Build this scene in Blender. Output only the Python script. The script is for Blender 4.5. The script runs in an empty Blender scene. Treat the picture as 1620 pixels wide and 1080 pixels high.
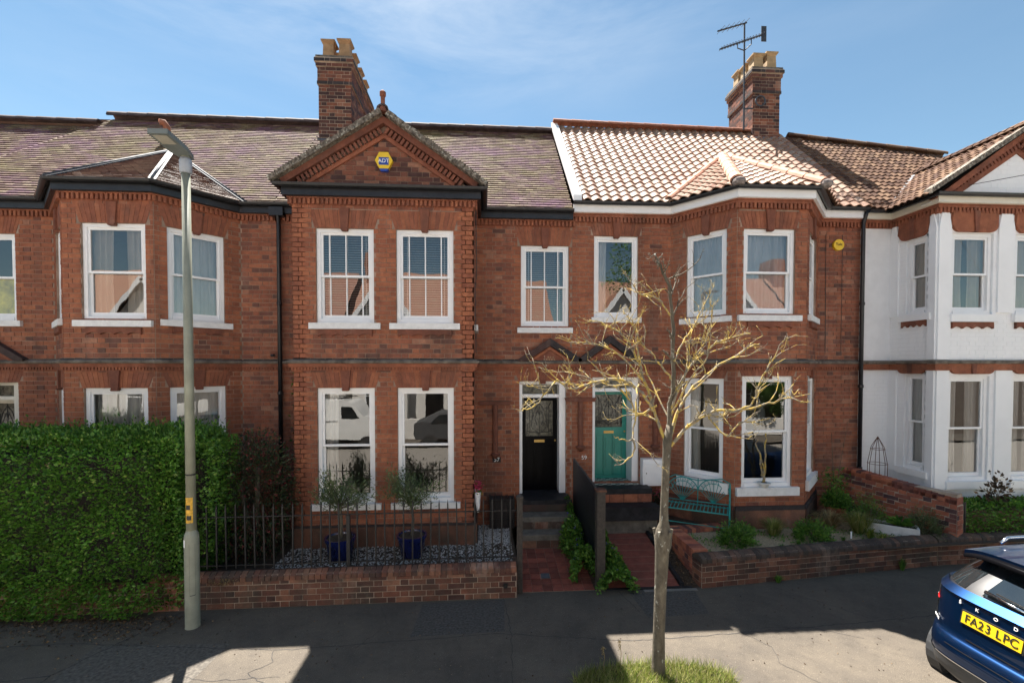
import bpy, math, random
import numpy as np
from mathutils import Vector, Matrix
rnd = random.Random(7)
PI = math.pi
V3 = Vector
scene = bpy.context.scene
C = scene.collection

# ------------------------------------------------------------------ camera
YAW, PITCH = math.radians(3.6), math.radians(1.26)
cam = bpy.data.cameras.new('camera'); camo = bpy.data.objects.new('camera', cam); C.objects.link(camo)
cam.sensor_width = 36; cam.lens = 16.0; cam.shift_y = 0.0345
cam.clip_start = 0.05; cam.clip_end = 3000
camo.location = (0, 0, 3.5); camo.rotation_euler = (PI / 2 - PITCH, 0, -YAW)
scene.camera = camo

# ------------------------------------------------------------------ light
SUN = V3((-1.53, 3.3, 6.7)).normalized()          # towards the sun (behind the houses, to the left)
SUN_EL = math.asin(SUN.z); SUN_AZ = math.atan2(SUN.x, SUN.y)
world = bpy.data.worlds.new('World'); scene.world = world; world.use_nodes = True
wn = world.node_tree; wn.nodes.clear()
def wnode(t, **k):
    n = wn.nodes.new(t)
    for a, b in k.items(): setattr(n, a, b)
    return n
sky = wnode('ShaderNodeTexSky', sky_type='NISHITA', sun_disc=False, sun_elevation=SUN_EL, sun_rotation=SUN_AZ,
            altitude=0, air_density=1.0, dust_density=0.0, ozone_density=4.0)
bg = wnode('ShaderNodeBackground'); bg.inputs['Strength'].default_value = 0.05
tc = wnode('ShaderNodeTexCoord'); mp = wnode('ShaderNodeMapping'); mp.inputs['Scale'].default_value = (1.1, 1.1, 5.0)
mp.inputs['Rotation'].default_value = (0.10, 0.12, 0.3); mp.inputs['Location'].default_value = (0.35, 0.0, 0.4)
nz = wnode('ShaderNodeTexNoise'); nz.inputs['Scale'].default_value = 2.2; nz.inputs['Detail'].default_value = 9; nz.inputs['Roughness'].default_value = 0.62
nz.inputs['Distortion'].default_value = 0.35
cr = wnode('ShaderNodeValToRGB'); cr.color_ramp.elements[0].position = 0.40; cr.color_ramp.elements[1].position = 0.84
sep = wnode('ShaderNodeSeparateXYZ')
el = wnode('ShaderNodeMapRange'); el.inputs[1].default_value = 0.47; el.inputs[2].default_value = 0.66; el.inputs[3].default_value = 0.10; el.inputs[4].default_value = 1.0
mul = wnode('ShaderNodeMath', operation='MULTIPLY')
mix = wnode('ShaderNodeMixRGB'); mix.inputs[2].default_value = (4.6, 5.1, 5.7, 1)
hs = wnode('ShaderNodeHueSaturation'); hs.inputs['Saturation'].default_value = 1.0
out = wnode('ShaderNodeOutputWorld'); L = wn.links.new
L(tc.outputs['Generated'], mp.inputs[0]); L(mp.outputs[0], nz.inputs['Vector']); L(nz.outputs['Fac'], cr.inputs[0])
L(tc.outputs['Generated'], sep.inputs[0]); L(sep.outputs['Z'], el.inputs[0]); side = wnode('ShaderNodeMapRange'); side.inputs[1].default_value = -0.25; side.inputs[2].default_value = 0.45; side.inputs[3].default_value = 1.25; side.inputs[4].default_value = 0.30
mul2 = wnode('ShaderNodeMath', operation='MULTIPLY'); L(sep.outputs['X'], side.inputs[0]); L(cr.outputs[0], mul2.inputs[0]); L(side.outputs[0], mul2.inputs[1])
L(mul2.outputs[0], mul.inputs[0]); L(el.outputs[0], mul.inputs[1])
wb = wnode('ShaderNodeMixRGB', blend_type='MULTIPLY'); wb.inputs[0].default_value = 1.0; wb.inputs[2].default_value = (0.98, 1.0, 0.84, 1)   # the photograph's white balance
L(sky.outputs[0], hs.inputs['Color']); L(hs.outputs[0], wb.inputs[1]); L(wb.outputs[0], mix.inputs[1]); L(mul.outputs[0], mix.inputs[0]); L(mix.outputs[0], bg.inputs[0]); L(bg.outputs[0], out.inputs[0])
sl = bpy.data.lights.new('sun', 'SUN'); sl.energy = 5.0; sl.angle = math.radians(0.53); sl.color = (1.0, 0.94, 0.86)
so = bpy.data.objects.new('sun', sl); C.objects.link(so); so.rotation_euler = SUN.to_track_quat('Z', 'Y').to_euler(); so.location = (-10, 20, 40)
vs = scene.view_settings; vs.view_transform = 'Standard'; vs.look = 'None'; vs.gamma = 1; vs.use_curve_mapping = False; vs.exposure = 1.96
scene.render.engine = 'CYCLES'; scene.cycles.max_bounces = 8; scene.cycles.transparent_max_bounces = 12
scene.cycles.caustics_reflective = False; scene.cycles.caustics_refractive = False

# ------------------------------------------------------------------ materials
def newmat(name):
    m = bpy.data.materials.new(name); m.use_nodes = True
    nt = m.node_tree; nt.nodes.clear()
    b = nt.nodes.new('ShaderNodeBsdfPrincipled'); o = nt.nodes.new('ShaderNodeOutputMaterial')
    nt.links.new(b.outputs[0], o.inputs[0]); return m, nt, b
def N(nt, t, ins={}, **k):
    n = nt.nodes.new(t)
    for a, b in k.items(): setattr(n, a, b)
    for a, b in ins.items():
        if isinstance(b, bpy.types.NodeSocket): nt.links.new(b, n.inputs[a])
        else: n.inputs[a].default_value = b
    return n
def c4(c): return (c[0], c[1], c[2], 1)
def ramp(nt, fac, stops, const=False):
    r = nt.nodes.new('ShaderNodeValToRGB'); r.color_ramp.interpolation = 'CONSTANT' if const else 'LINEAR'
    e = r.color_ramp.elements
    while len(e) < len(stops): e.new(0.5)
    for x, (p, c) in zip(e, stops): x.position = p; x.color = c4(c)
    nt.links.new(fac, r.inputs[0]); return r.outputs[0]
def mixc(nt, fac, a, b, mode='MIX'):
    m = nt.nodes.new('ShaderNodeMixRGB'); m.blend_type = mode
    for i, v in enumerate((fac, a, b)):
        if isinstance(v, bpy.types.NodeSocket): nt.links.new(v, m.inputs[i])
        elif i == 0: m.inputs[0].default_value = v
        else: m.inputs[i].default_value = c4(v)
    return m.outputs[0]
def math_(nt, op, a, b=None):
    m = nt.nodes.new('ShaderNodeMath'); m.operation = op
    for i, v in enumerate((a, b)):
        if v is None: continue
        if isinstance(v, bpy.types.NodeSocket): nt.links.new(v, m.inputs[i])
        else: m.inputs[i].default_value = v
    return m.outputs[0]
def noise(nt, scale, detail=4, rough=0.55, stretch=None, dist=0.0):
    g = nt.nodes.new('ShaderNodeNewGeometry'); v = g.outputs['Position']
    if stretch:
        mpn = nt.nodes.new('ShaderNodeMapping'); mpn.inputs['Scale'].default_value = stretch
        nt.links.new(v, mpn.inputs[0]); v = mpn.outputs[0]
    n = nt.nodes.new('ShaderNodeTexNoise'); n.inputs['Scale'].default_value = scale; n.inputs['Detail'].default_value = detail
    n.inputs['Roughness'].default_value = rough; n.inputs['Distortion'].default_value = dist
    nt.links.new(v, n.inputs['Vector']); return n.outputs['Fac']
def piece_random(nt):
    g = nt.nodes.new('ShaderNodeNewGeometry'); oi = nt.nodes.new('ShaderNodeObjectInfo')
    return math_(nt, 'FRACT', math_(nt, 'ADD', g.outputs['Random Per Island'], oi.outputs['Random']))
def bump(nt, b, h, strength=0.3, dist=0.01):
    n = nt.nodes.new('ShaderNodeBump'); n.inputs['Strength'].default_value = strength; n.inputs['Distance'].default_value = dist
    nt.links.new(h, n.inputs['Height']); nt.links.new(n.outputs[0], b.inputs['Normal'])
MATS = {}
def plain(name, col, rough=0.6, metal=0.0, var=0.12, vscale=6.0, bmp=0.0, bscale=60, spec=0.5, coat=0.0, dark=None):
    m, nt, b = newmat(name)
    f = noise(nt, vscale, 5, 0.6)
    d = tuple(x * (1 - var * 1.6) for x in col); l = tuple(min(1, x * (1 + var)) for x in col)
    c = ramp(nt, f, [(0.3, d), (0.7, l)])
    if dark:
        f2 = noise(nt, dark[0], 6, 0.7); c = mixc(nt, ramp(nt, f2, [(dark[1], (0, 0, 0)), (dark[2], (1, 1, 1))]), c, dark[3])
    nt.links.new(c, b.inputs['Base Color'])
    b.inputs['Roughness'].default_value = rough; b.inputs['Metallic'].default_value = metal
    b.inputs['Specular IOR Level'].default_value = spec; b.inputs['Coat Weight'].default_value = coat
    if bmp: bump(nt, b, noise(nt, bscale, 4), bmp, 0.004)
    MATS[name] = m; return m
def brickmat(name, stops, stain=(0.035, 0.028, 0.024), stain_amt=0.6, eff=0.25, rough=0.85, big=0.55, stain_at=(0.50, 0.75)):
    m, nt, b = newmat(name)
    c = ramp(nt, piece_random(nt), stops)
    c = mixc(nt, 0.35, c, ramp(nt, noise(nt, 60, 4, 0.7), [(0.3, (0.35, 0.35, 0.35)), (0.7, (1.35, 1.3, 1.25))]), 'MULTIPLY')
    c = mixc(nt, 0.75, c, ramp(nt, noise(nt, 7, 4, 0.65), [(0.35, (0.72, 0.68, 0.68)), (0.65, (1.22, 1.2, 1.15))]), 'MULTIPLY')
    s = ramp(nt, noise(nt, big, 6, 0.68, (1, 1, 0.7), 0.6), [(stain_at[0], (0, 0, 0)), (stain_at[1], (stain_amt,) * 3)])
    c = mixc(nt, s, c, stain)
    st = ramp(nt, noise(nt, 1.6, 6, 0.7, (1.6, 1.6, 0.22), 0.3), [(0.50, (0, 0, 0)), (0.72, (stain_amt * 0.75,) * 3)])
    c = mixc(nt, st, c, tuple(x * 1.6 for x in stain))
    e = ramp(nt, noise(nt, 1.7, 7, 0.75, (1, 1, 0.6)), [(0.56, (0, 0, 0)), (0.74, (eff,) * 3)])
    c = mixc(nt, e, c, (0.42, 0.33, 0.27))
    nt.links.new(c, b.inputs['Base Color']); b.inputs['Roughness'].default_value = rough
    b.inputs['Specular IOR Level'].default_value = 0.25
    bump(nt, b, noise(nt, 90, 4), 0.35, 0.004); MATS[name] = m; return m
RED = [(0.0, (0.133, 0.070, 0.056)), (0.07, (0.197, 0.083, 0.062)), (0.25, (0.268, 0.100, 0.062)), (0.6, (0.311, 0.114, 0.068)), (0.9, (0.364, 0.139, 0.078)), (1.0, (0.364, 0.183, 0.123))]
brickmat('red_brick', RED)
brickmat('orange_brick', [(0, (0.284, 0.103, 0.062)), (0.5, (0.342, 0.124, 0.068)), (1, (0.396, 0.149, 0.078))], stain_amt=0.55)
brickmat('rubbed_brick', [(0, (0.251, 0.094, 0.059)), (0.5, (0.304, 0.111, 0.065)), (1, (0.354, 0.134, 0.073))], stain_amt=0.6)
brickmat('terracotta', [(0, (0.182, 0.070, 0.048)), (1, (0.246, 0.094, 0.060))], stain_amt=0.6)
brickmat('dark_brick', [(0, (0.035, 0.032, 0.036)), (0.7, (0.06, 0.05, 0.05)), (1, (0.15, 0.06, 0.045))], eff=0.15)
brickmat('coping_brick', [(0, (0.050, 0.042, 0.038)), (0.6, (0.095, 0.070, 0.058)), (1, (0.15, 0.085, 0.062))], stain=(0.06, 0.055, 0.04), stain_amt=0.6, eff=0.3, big=1.3)
brickmat('chimney_brick', [(0, (0.05, 0.03, 0.03)), (0.4, (0.12, 0.055, 0.045)), (0.8, (0.24, 0.09, 0.055)), (1, (0.30, 0.15, 0.10))], stain_amt=0.5)
brickmat('wall_brick', [(0, (0.07, 0.04, 0.035)), (0.35, (0.14, 0.062, 0.045)), (0.7, (0.21, 0.085, 0.055)), (1, (0.28, 0.14, 0.09))], stain=(0.05, 0.045, 0.035), stain_amt=0.75, eff=0.5, big=1.3, stain_at=(0.42, 0.62))
brickmat('new_brick', [(0, (0.084, 0.054, 0.060)), (0.3, (0.228, 0.090, 0.072)), (0.7, (0.408, 0.138, 0.084)), (1, (0.504, 0.204, 0.120))], stain_amt=0.2, eff=0.1)
brickmat('path_tile', [(0, (0.13, 0.045, 0.035)), (0.5, (0.19, 0.06, 0.045)), (1, (0.27, 0.085, 0.06))], stain_amt=0.4, eff=0.1, rough=0.6, big=1.5)
plain('white_brick', (0.86, 0.865, 0.87), 0.6, var=0.03, vscale=1.2, bmp=0.25, bscale=50, dark=(2.2, 0.66, 0.85, (0.62, 0.61, 0.58)))
brickmat('dirty_white_brick', [(0, (0.35, 0.33, 0.30)), (1, (0.5, 0.47, 0.43))], stain_amt=0.5, eff=0.1)
plain('mortar', (0.31, 0.215, 0.16), 0.95, var=0.3, vscale=3, bmp=0.4)
plain('pale_mortar', (0.42, 0.335, 0.26), 0.95, var=0.3, vscale=3, bmp=0.4)
plain('white_mortar', (0.82, 0.825, 0.83), 0.7, var=0.05, vscale=3)
plain('white_paint', (0.85, 0.85, 0.85), 0.35, var=0.03, vscale=3)
plain('white_render', (0.86, 0.865, 0.87), 0.8, var=0.03, vscale=1.5)
plain('stone_sill', (0.76, 0.76, 0.75), 0.7, var=0.08, vscale=9, dark=(5, 0.62, 0.8, (0.35, 0.33, 0.30)))
plain('cream_paint', (0.72, 0.68, 0.58), 0.5, var=0.05)
plain('black_paint', (0.014, 0.015, 0.018), 0.38, var=0.3, vscale=9)
plain('iron', (0.008, 0.008, 0.009), 0.55, var=0.4, vscale=20, dark=(40, 0.6, 0.75, (0.035, 0.024, 0.018)))
plain('dark_wood', (0.045, 0.036, 0.030), 0.7, var=0.4, vscale=20)
plain('lead', (0.07, 0.08, 0.095), 0.7, var=0.2, metal=0.0, spec=0.3, vscale=8)
plain('bright_lead', (0.15, 0.155, 0.165), 0.65, metal=0.0, var=0.2, vscale=6)
plain('stone_band', (0.16, 0.135, 0.11), 0.9, var=0.5, vscale=5, bmp=0.3)
plain('verge_stone', (0.17, 0.14, 0.11), 0.95, var=0.6, vscale=16, bmp=0.6, dark=(22, 0.55, 0.62, (0.42, 0.40, 0.33)))
plain('step_stone', (0.13, 0.118, 0.098), 0.85, var=0.3, vscale=7)
plain('dark_slab', (0.022, 0.022, 0.025), 0.6, var=0.4, vscale=7, spec=0.2)
plain('room_wall', (0.13, 0.11, 0.09), 0.9, var=0.2, vscale=1)
plain('room_floor', (0.10, 0.07, 0.05), 0.6, var=0.2)
plain('black_door', (0.004, 0.004, 0.005), 0.22, var=0.1, spec=0.06)
plain('teal_paint', (0.018, 0.235, 0.185), 0.35, var=0.06, vscale=4)
plain('bench_paint', (0.02, 0.28, 0.27), 0.4, var=0.15, vscale=12)
plain('brass', (0.45, 0.30, 0.10), 0.35, metal=0.8)
plain('stained_glass', (0.10, 0.095, 0.07), 0.12, var=0.7, vscale=14)
plain('lead_came', (0.02, 0.02, 0.02), 0.5)
plain('clay_pot', (0.34, 0.205, 0.105), 0.8, var=0.2, vscale=7)
plain('pale_clay_pot', (0.42, 0.29, 0.155), 0.8, var=0.2, vscale=7)
plain('ridge_clay', (0.30, 0.115, 0.065), 0.8, var=0.2, vscale=9)
plain('ridge_dark', (0.075, 0.05, 0.048), 0.85, var=0.35, vscale=6)
plain('hip_clay', (0.50, 0.26, 0.17), 0.75, var=0.22, vscale=6, dark=(8, 0.6, 0.8, (0.35, 0.22, 0.17)))
plain('hip_mortar', (0.26, 0.22, 0.2), 0.95, var=0.3, vscale=20)
plain('underlay', (0.03, 0.024, 0.022), 0.95)
plain('pavement_kerb', (0.16, 0.15, 0.135), 0.85, var=0.2, vscale=4, bmp=0.3)
plain('gravel', (0.42, 0.41, 0.39), 0.85, var=0.5, vscale=30)
plain('soil', (0.06, 0.042, 0.028), 1.0, var=0.4, vscale=20, bmp=0.8, bscale=40)
plain('sand_gravel', (0.34, 0.27, 0.17), 1.0, var=0.35, vscale=30, bmp=0.8, bscale=80)
plain('blue_glaze', (0.008, 0.014, 0.09), 0.12, var=0.25, vscale=8, coat=0.5)
plain('galvanised', (0.26, 0.27, 0.21), 0.5, var=0.14, vscale=4, bmp=0.1, dark=(6, 0.55, 0.8, (0.24, 0.25, 0.20)))
plain('lamp_head', (0.16, 0.18, 0.17), 0.45, var=0.1)
plain('lamp_collar', (0.36, 0.40, 0.46), 0.5)
plain('led_glass', (0.42, 0.40, 0.33), 0.2, var=0.1)
plain('sticker_yellow', (0.75, 0.42, 0.04), 0.5, var=0.3, vscale=25)
plain('alarm_yellow', (0.80, 0.52, 0.02), 0.35, var=0.03)
plain('alarm_blue', (0.02, 0.06, 0.32), 0.35, var=0.03)
plain('white_print', (0.85, 0.85, 0.85), 0.5, var=0.02)
plain('black_print', (0.012, 0.012, 0.012), 0.5, var=0.02)
plain('red_paint', (0.5, 0.02, 0.02), 0.4)
plain('plate_yellow', (0.62, 0.42, 0.015), 0.3, var=0.02)
plain('plastic_grey', (0.045, 0.047, 0.05), 0.6, var=0.1, bmp=0.15, bscale=200)
plain('tyre', (0.02, 0.02, 0.02), 0.85)
plain('alloy', (0.45, 0.46, 0.48), 0.3, metal=0.9)
plain('chrome', (0.75, 0.76, 0.78), 0.12, metal=1.0, var=0.02)
plain('aerial_metal', (0.07, 0.07, 0.075), 0.5, metal=0.6)
plain('terracotta_pot', (0.30, 0.10, 0.05), 0.8, var=0.2)
plain('white_trough', (0.60, 0.60, 0.58), 0.7, var=0.12, vscale=9)
plain('rust', (0.12, 0.05, 0.03), 0.85, var=0.4, vscale=20)
plain('yellow_curtain', (0.80, 0.62, 0.08), 0.9, var=0.35, vscale=5)
plain('pink_cloth', (0.40, 0.03, 0.10), 0.9, var=0.2)
plain('van_paint', (0.70, 0.70, 0.68), 0.3, var=0.03, coat=0.3)
plain('headlight', (0.5, 0.5, 0.5), 0.1)

def carpaint():
    m, nt, b = newmat('navy_car_paint')
    b.inputs['Base Color'].default_value = (0.004, 0.028, 0.095, 1); b.inputs['Metallic'].default_value = 0.85
    b.inputs['Roughness'].default_value = 0.32; b.inputs['Coat Weight'].default_value = 0.8; b.inputs['Coat Roughness'].default_value = 0.03
    MATS['navy_car_paint'] = m
carpaint()
def lampglass():
    m, nt, b = newmat('red_lens'); b.inputs['Base Color'].default_value = (0.42, 0.01, 0.015, 1); b.inputs['Roughness'].default_value = 0.08
    b.inputs['Coat Weight'].default_value = 1; MATS['red_lens'] = m
lampglass()
def tilemat(name, stops, lich, lich_at, lich_amt, rough=0.6, purple=None, spec=0.5):
    m, nt, b = newmat(name)
    c = ramp(nt, piece_random(nt), stops)
    if purple:
        f = ramp(nt, noise(nt, 1.1, 5, 0.7, (0.8, 0.8, 1.6), 1.0), [(0.45, (0, 0, 0)), (0.62, (0.60,) * 3)])
        c = mixc(nt, f, c, purple)
    f = ramp(nt, noise(nt, 1.7, 7, 0.75, (0.7, 0.7, 1.3), 0.8), [(lich_at[0], (0, 0, 0)), (lich_at[1], (lich_amt,) * 3)])
    c = mixc(nt, f, c, lich)
    c = mixc(nt, 0.7, c, ramp(nt, noise(nt, 26, 4, 0.75), [(0.3, (0.6,) * 3), (0.7, (1.35,) * 3)]), 'MULTIPLY')
    nt.links.new(c, b.inputs['Base Color']); b.inputs['Roughness'].default_value = rough; b.inputs['Specular IOR Level'].default_value = spec
    bump(nt, b, noise(nt, 70, 4), 0.3, 0.004); MATS[name] = m
tilemat('purple_tile', [(0, (0.078, 0.043, 0.036)), (0.4, (0.129, 0.076, 0.059)), (0.8, (0.179, 0.127, 0.089)), (1, (0.268, 0.208, 0.143))], (0.167, 0.148, 0.057), (0.46, 0.64), 0.60, purple=(0.185, 0.088, 0.169), rough=0.85, spec=0.15)
tilemat('dark_red_tile', [(0, (0.075, 0.034, 0.028)), (0.6, (0.14, 0.07, 0.052)), (1, (0.22, 0.14, 0.10))], (0.20, 0.18, 0.13), (0.52, 0.72), 0.5, rough=0.4, spec=0.8)
tilemat('pantile', [(0, (0.235, 0.118, 0.075)), (0.4, (0.291, 0.168, 0.110)), (0.8, (0.329, 0.227, 0.163)), (1, (0.273, 0.136, 0.088))], (0.291, 0.237, 0.185), (0.5, 0.75), 0.5, rough=0.7)
tilemat('brown_tile', [(0, (0.068, 0.035, 0.024)), (0.5, (0.131, 0.071, 0.045)), (1, (0.198, 0.121, 0.075))], (0.158, 0.132, 0.085), (0.55, 0.75), 0.5, rough=0.85, spec=0.2)

def asphalt():
    m, nt, b = newmat('asphalt')
    c = ramp(nt, noise(nt, 110, 3, 0.8), [(0.3, (0.052, 0.044, 0.036)), (0.55, (0.105, 0.089, 0.069)), (0.75, (0.20, 0.165, 0.125))])
    c = mixc(nt, 1.0, c, ramp(nt, noise(nt, 1.1, 7, 0.7), [(0.3, (0.62, 0.62, 0.65)), (0.7, (1.18, 1.16, 1.12))]), 'MULTIPLY')
    c = mixc(nt, 0.8, c, ramp(nt, noise(nt, 9, 6, 0.8), [(0.25, (0.6,) * 3), (0.5, (1.02,) * 3)]), 'MULTIPLY')
    # grit fragments
    g = nt.nodes.new('ShaderNodeNewGeometry'); vo = nt.nodes.new('ShaderNodeTexVoronoi'); vo.inputs['Scale'].default_value = 26
    nt.links.new(g.outputs['Position'], vo.inputs['Vector'])
    sp = ramp(nt, vo.outputs['Distance'], [(0.06, (0.8,) * 3), (0.10, (0, 0, 0))])
    c = mixc(nt, sp, c, (0.30, 0.26, 0.21))
    nt.links.new(c, b.inputs['Base Color']); b.inputs['Roughness'].default_value = 0.92
    bump(nt, b, noise(nt, 130, 3), 0.7, 0.006); MATS['asphalt'] = m
asphalt()
plain('asphalt_patch', (0.075, 0.068, 0.060), 0.95, var=0.35, vscale=30, bmp=0.7, bscale=120)
plain('asphalt_old', (0.105, 0.093, 0.078), 0.95, var=0.35, vscale=25, bmp=0.7, bscale=120)
def road():
    m, nt, b = newmat('road_asphalt')
    c = ramp(nt, noise(nt, 90, 3, 0.8), [(0.3, (0.18, 0.165, 0.145)), (0.7, (0.28, 0.255, 0.22))])  # paler than plain asphalt, raised to bounce sunlight up at the house fronts
    nt.links.new(c, b.inputs['Base Color']); b.inputs['Roughness'].default_value = 0.9; MATS['road_asphalt'] = m
road()
def glass(name, refl=0.16, tint=(1, 1, 1)):
    m = bpy.data.materials.new(name); m.use_nodes = True; nt = m.node_tree; nt.nodes.clear()
    o = nt.nodes.new('ShaderNodeOutputMaterial'); t = N(nt, 'ShaderNodeBsdfTransparent', {'Color': c4(tint)}); g = N(nt, 'ShaderNodeBsdfGlossy', {'Roughness': 0.0})
    lw = N(nt, 'ShaderNodeFresnel', {'IOR': 1.5}); f = math_(nt, 'MINIMUM', math_(nt, 'ADD', math_(nt, 'MULTIPLY', lw.outputs[0], 1.3), refl), 0.95)
    bp = nt.nodes.new('ShaderNodeBump'); bp.inputs['Strength'].default_value = 0.06; bp.inputs['Distance'].default_value = 0.02
    nt.links.new(noise(nt, 1.6, 2), bp.inputs['Height']); nt.links.new(bp.outputs[0], g.inputs['Normal'])
    mx = nt.nodes.new('ShaderNodeMixShader'); nt.links.new(f, mx.inputs[0]); nt.links.new(t.outputs[0], mx.inputs[1]); nt.links.new(g.outputs[0], mx.inputs[2])
    nt.links.new(mx.outputs[0], o.inputs[0]); MATS[name] = m
glass('window_glass', 0.12, (0.96, 0.97, 0.97)); glass('car_glass', 0.12, (0.10, 0.13, 0.12))
def foliage(name, stops, rough=0.5, trans=0.35, spec=0.4):
    m, nt, b = newmat(name)
    g = nt.nodes.new('ShaderNodeNewGeometry')
    c = ramp(nt, g.outputs['Random Per Island'], stops)
    c = mixc(nt, 0.7, c, ramp(nt, noise(nt, 3.0, 4), [(0.3, (0.6,) * 3), (0.7, (1.3,) * 3)]), 'MULTIPLY')
    nt.links.new(c, b.inputs['Base Color']); b.inputs['Roughness'].default_value = rough; b.inputs['Specular IOR Level'].default_value = spec
    tr = nt.nodes.new('ShaderNodeBsdfTranslucent'); nt.links.new(c, tr.inputs[0]); mx = nt.nodes.new('ShaderNodeMixShader'); mx.inputs[0].default_value = trans
    o = [n for n in nt.nodes if n.type == 'OUTPUT_MATERIAL'][0]
    nt.links.new(b.outputs[0], mx.inputs[1]); nt.links.new(tr.outputs[0], mx.inputs[2]); nt.links.new(mx.outputs[0], o.inputs[0]); MATS[name] = m
foliage('hedge_leaf', [(0, (0.052, 0.133, 0.020)), (0.5, (0.104, 0.261, 0.032)), (0.88, (0.160, 0.342, 0.045)), (1, (0.336, 0.456, 0.100))], rough=0.4, spec=0.5)
foliage('dark_leaf', [(0, (0.02, 0.04, 0.016)), (0.6, (0.045, 0.075, 0.026)), (0.88, (0.10, 0.03, 0.03)), (1, (0.24, 0.03, 0.035))], trans=0.2)
foliage('olive_leaf', [(0, (0.06, 0.095, 0.03)), (0.5, (0.11, 0.155, 0.055)), (1, (0.20, 0.25, 0.12))], trans=0.2)
foliage('green_leaf', [(0, (0.045, 0.12, 0.02)), (0.5, (0.09, 0.22, 0.03)), (1, (0.18, 0.32, 0.05))])
foliage('lime_leaf', [(0, (0.08, 0.14, 0.02)), (0.5, (0.16, 0.22, 0.03)), (1, (0.34, 0.36, 0.07))])
foliage('grass_blade', [(0, (0.10, 0.16, 0.03)), (0.5, (0.22, 0.27, 0.05)), (0.85, (0.38, 0.36, 0.12)), (1, (0.50, 0.44, 0.24))])
foliage('straw', [(0, (0.18, 0.13, 0.06)), (0.6, (0.34, 0.26, 0.12)), (1, (0.45, 0.36, 0.18))])
foliage('dead_leaf', [(0, (0.03, 0.02, 0.012)), (0.7, (0.10, 0.06, 0.03)), (1, (0.24, 0.15, 0.07))], trans=0.1)
foliage('purple_flower', [(0, (0.12, 0.08, 0.45)), (1, (0.25, 0.2, 0.65))])
foliage('pink_flower', [(0, (0.5, 0.03, 0.10)), (1, (0.7, 0.12, 0.2))])
def curtain(name, col, trans=0.35):
    m, nt, b = newmat(name)
    c = ramp(nt, noise(nt, 5, 5, 0.6, (1, 1, 0.3)), [(0.3, tuple(x * 0.78 for x in col)), (0.7, col)])
    nt.links.new(c, b.inputs['Base Color']); b.inputs['Roughness'].default_value = 0.95
    tr = nt.nodes.new('ShaderNodeBsdfTranslucent'); nt.links.new(c, tr.inputs[0]); mx = nt.nodes.new('ShaderNodeMixShader'); mx.inputs[0].default_value = trans
    o = [n for n in nt.nodes if n.type == 'OUTPUT_MATERIAL'][0]
    nt.links.new(b.outputs[0], mx.inputs[1]); nt.links.new(tr.outputs[0], mx.inputs[2]); nt.links.new(mx.outputs[0], o.inputs[0]); MATS[name] = m
curtain('white_curtain', (0.85, 0.85, 0.82)); curtain('cream_curtain', (0.66, 0.58, 0.48)); curtain('blue_white_curtain', (0.72, 0.77, 0.82)); curtain('blind_slat', (0.72, 0.70, 0.64), 0.15)
def bark():
    m, nt, b = newmat('bark')
    c = ramp(nt, noise(nt, 14, 6, 0.7, (1, 1, 0.5)), [(0.3, (0.055, 0.045, 0.032)), (0.6, (0.13, 0.11, 0.078)), (0.8, (0.21, 0.19, 0.145))])
    f = ramp(nt, noise(nt, 20, 3, 0.6, (1, 1, 0.55)), [(0.63, (0, 0, 0)), (0.68, (0.8,) * 3)])
    c = mixc(nt, f, c, (0.36, 0.36, 0.31))
    nt.links.new(c, b.inputs['Base Color']); b.inputs['Roughness'].default_value = 0.9; bump(nt, b, noise(nt, 40, 5), 0.8, 0.01); MATS['bark'] = m
    m, nt, b = newmat('lichen_bark')
    c = ramp(nt, noise(nt, 12, 5, 0.7), [(0.3, (0.12, 0.10, 0.08)), (0.47, (0.24, 0.205, 0.15)), (0.50, (0.32, 0.255, 0.12)), (0.57, (0.45, 0.31, 0.065)), (0.75, (0.50, 0.38, 0.13))])
    nt.links.new(c, b.inputs['Base Color']); b.inputs['Roughness'].default_value = 0.95; bump(nt, b, noise(nt, 60, 4), 0.6, 0.006); MATS['lichen_bark'] = m
bark()
def checker():
    m, nt, b = newmat('checker_tile')
    g = nt.nodes.new('ShaderNodeNewGeometry'); ck = N(nt, 'ShaderNodeTexChecker', {'Vector': g.outputs['Position'], 'Color1': (0.42, 0.45, 0.40, 1), 'Color2': (0.03, 0.06, 0.05, 1), 'Scale': 11.0})
    nt.links.new(ck.outputs[0], b.inputs['Base Color']); b.inputs['Roughness'].default_value = 0.4; MATS['checker_tile'] = m
checker()

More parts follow.
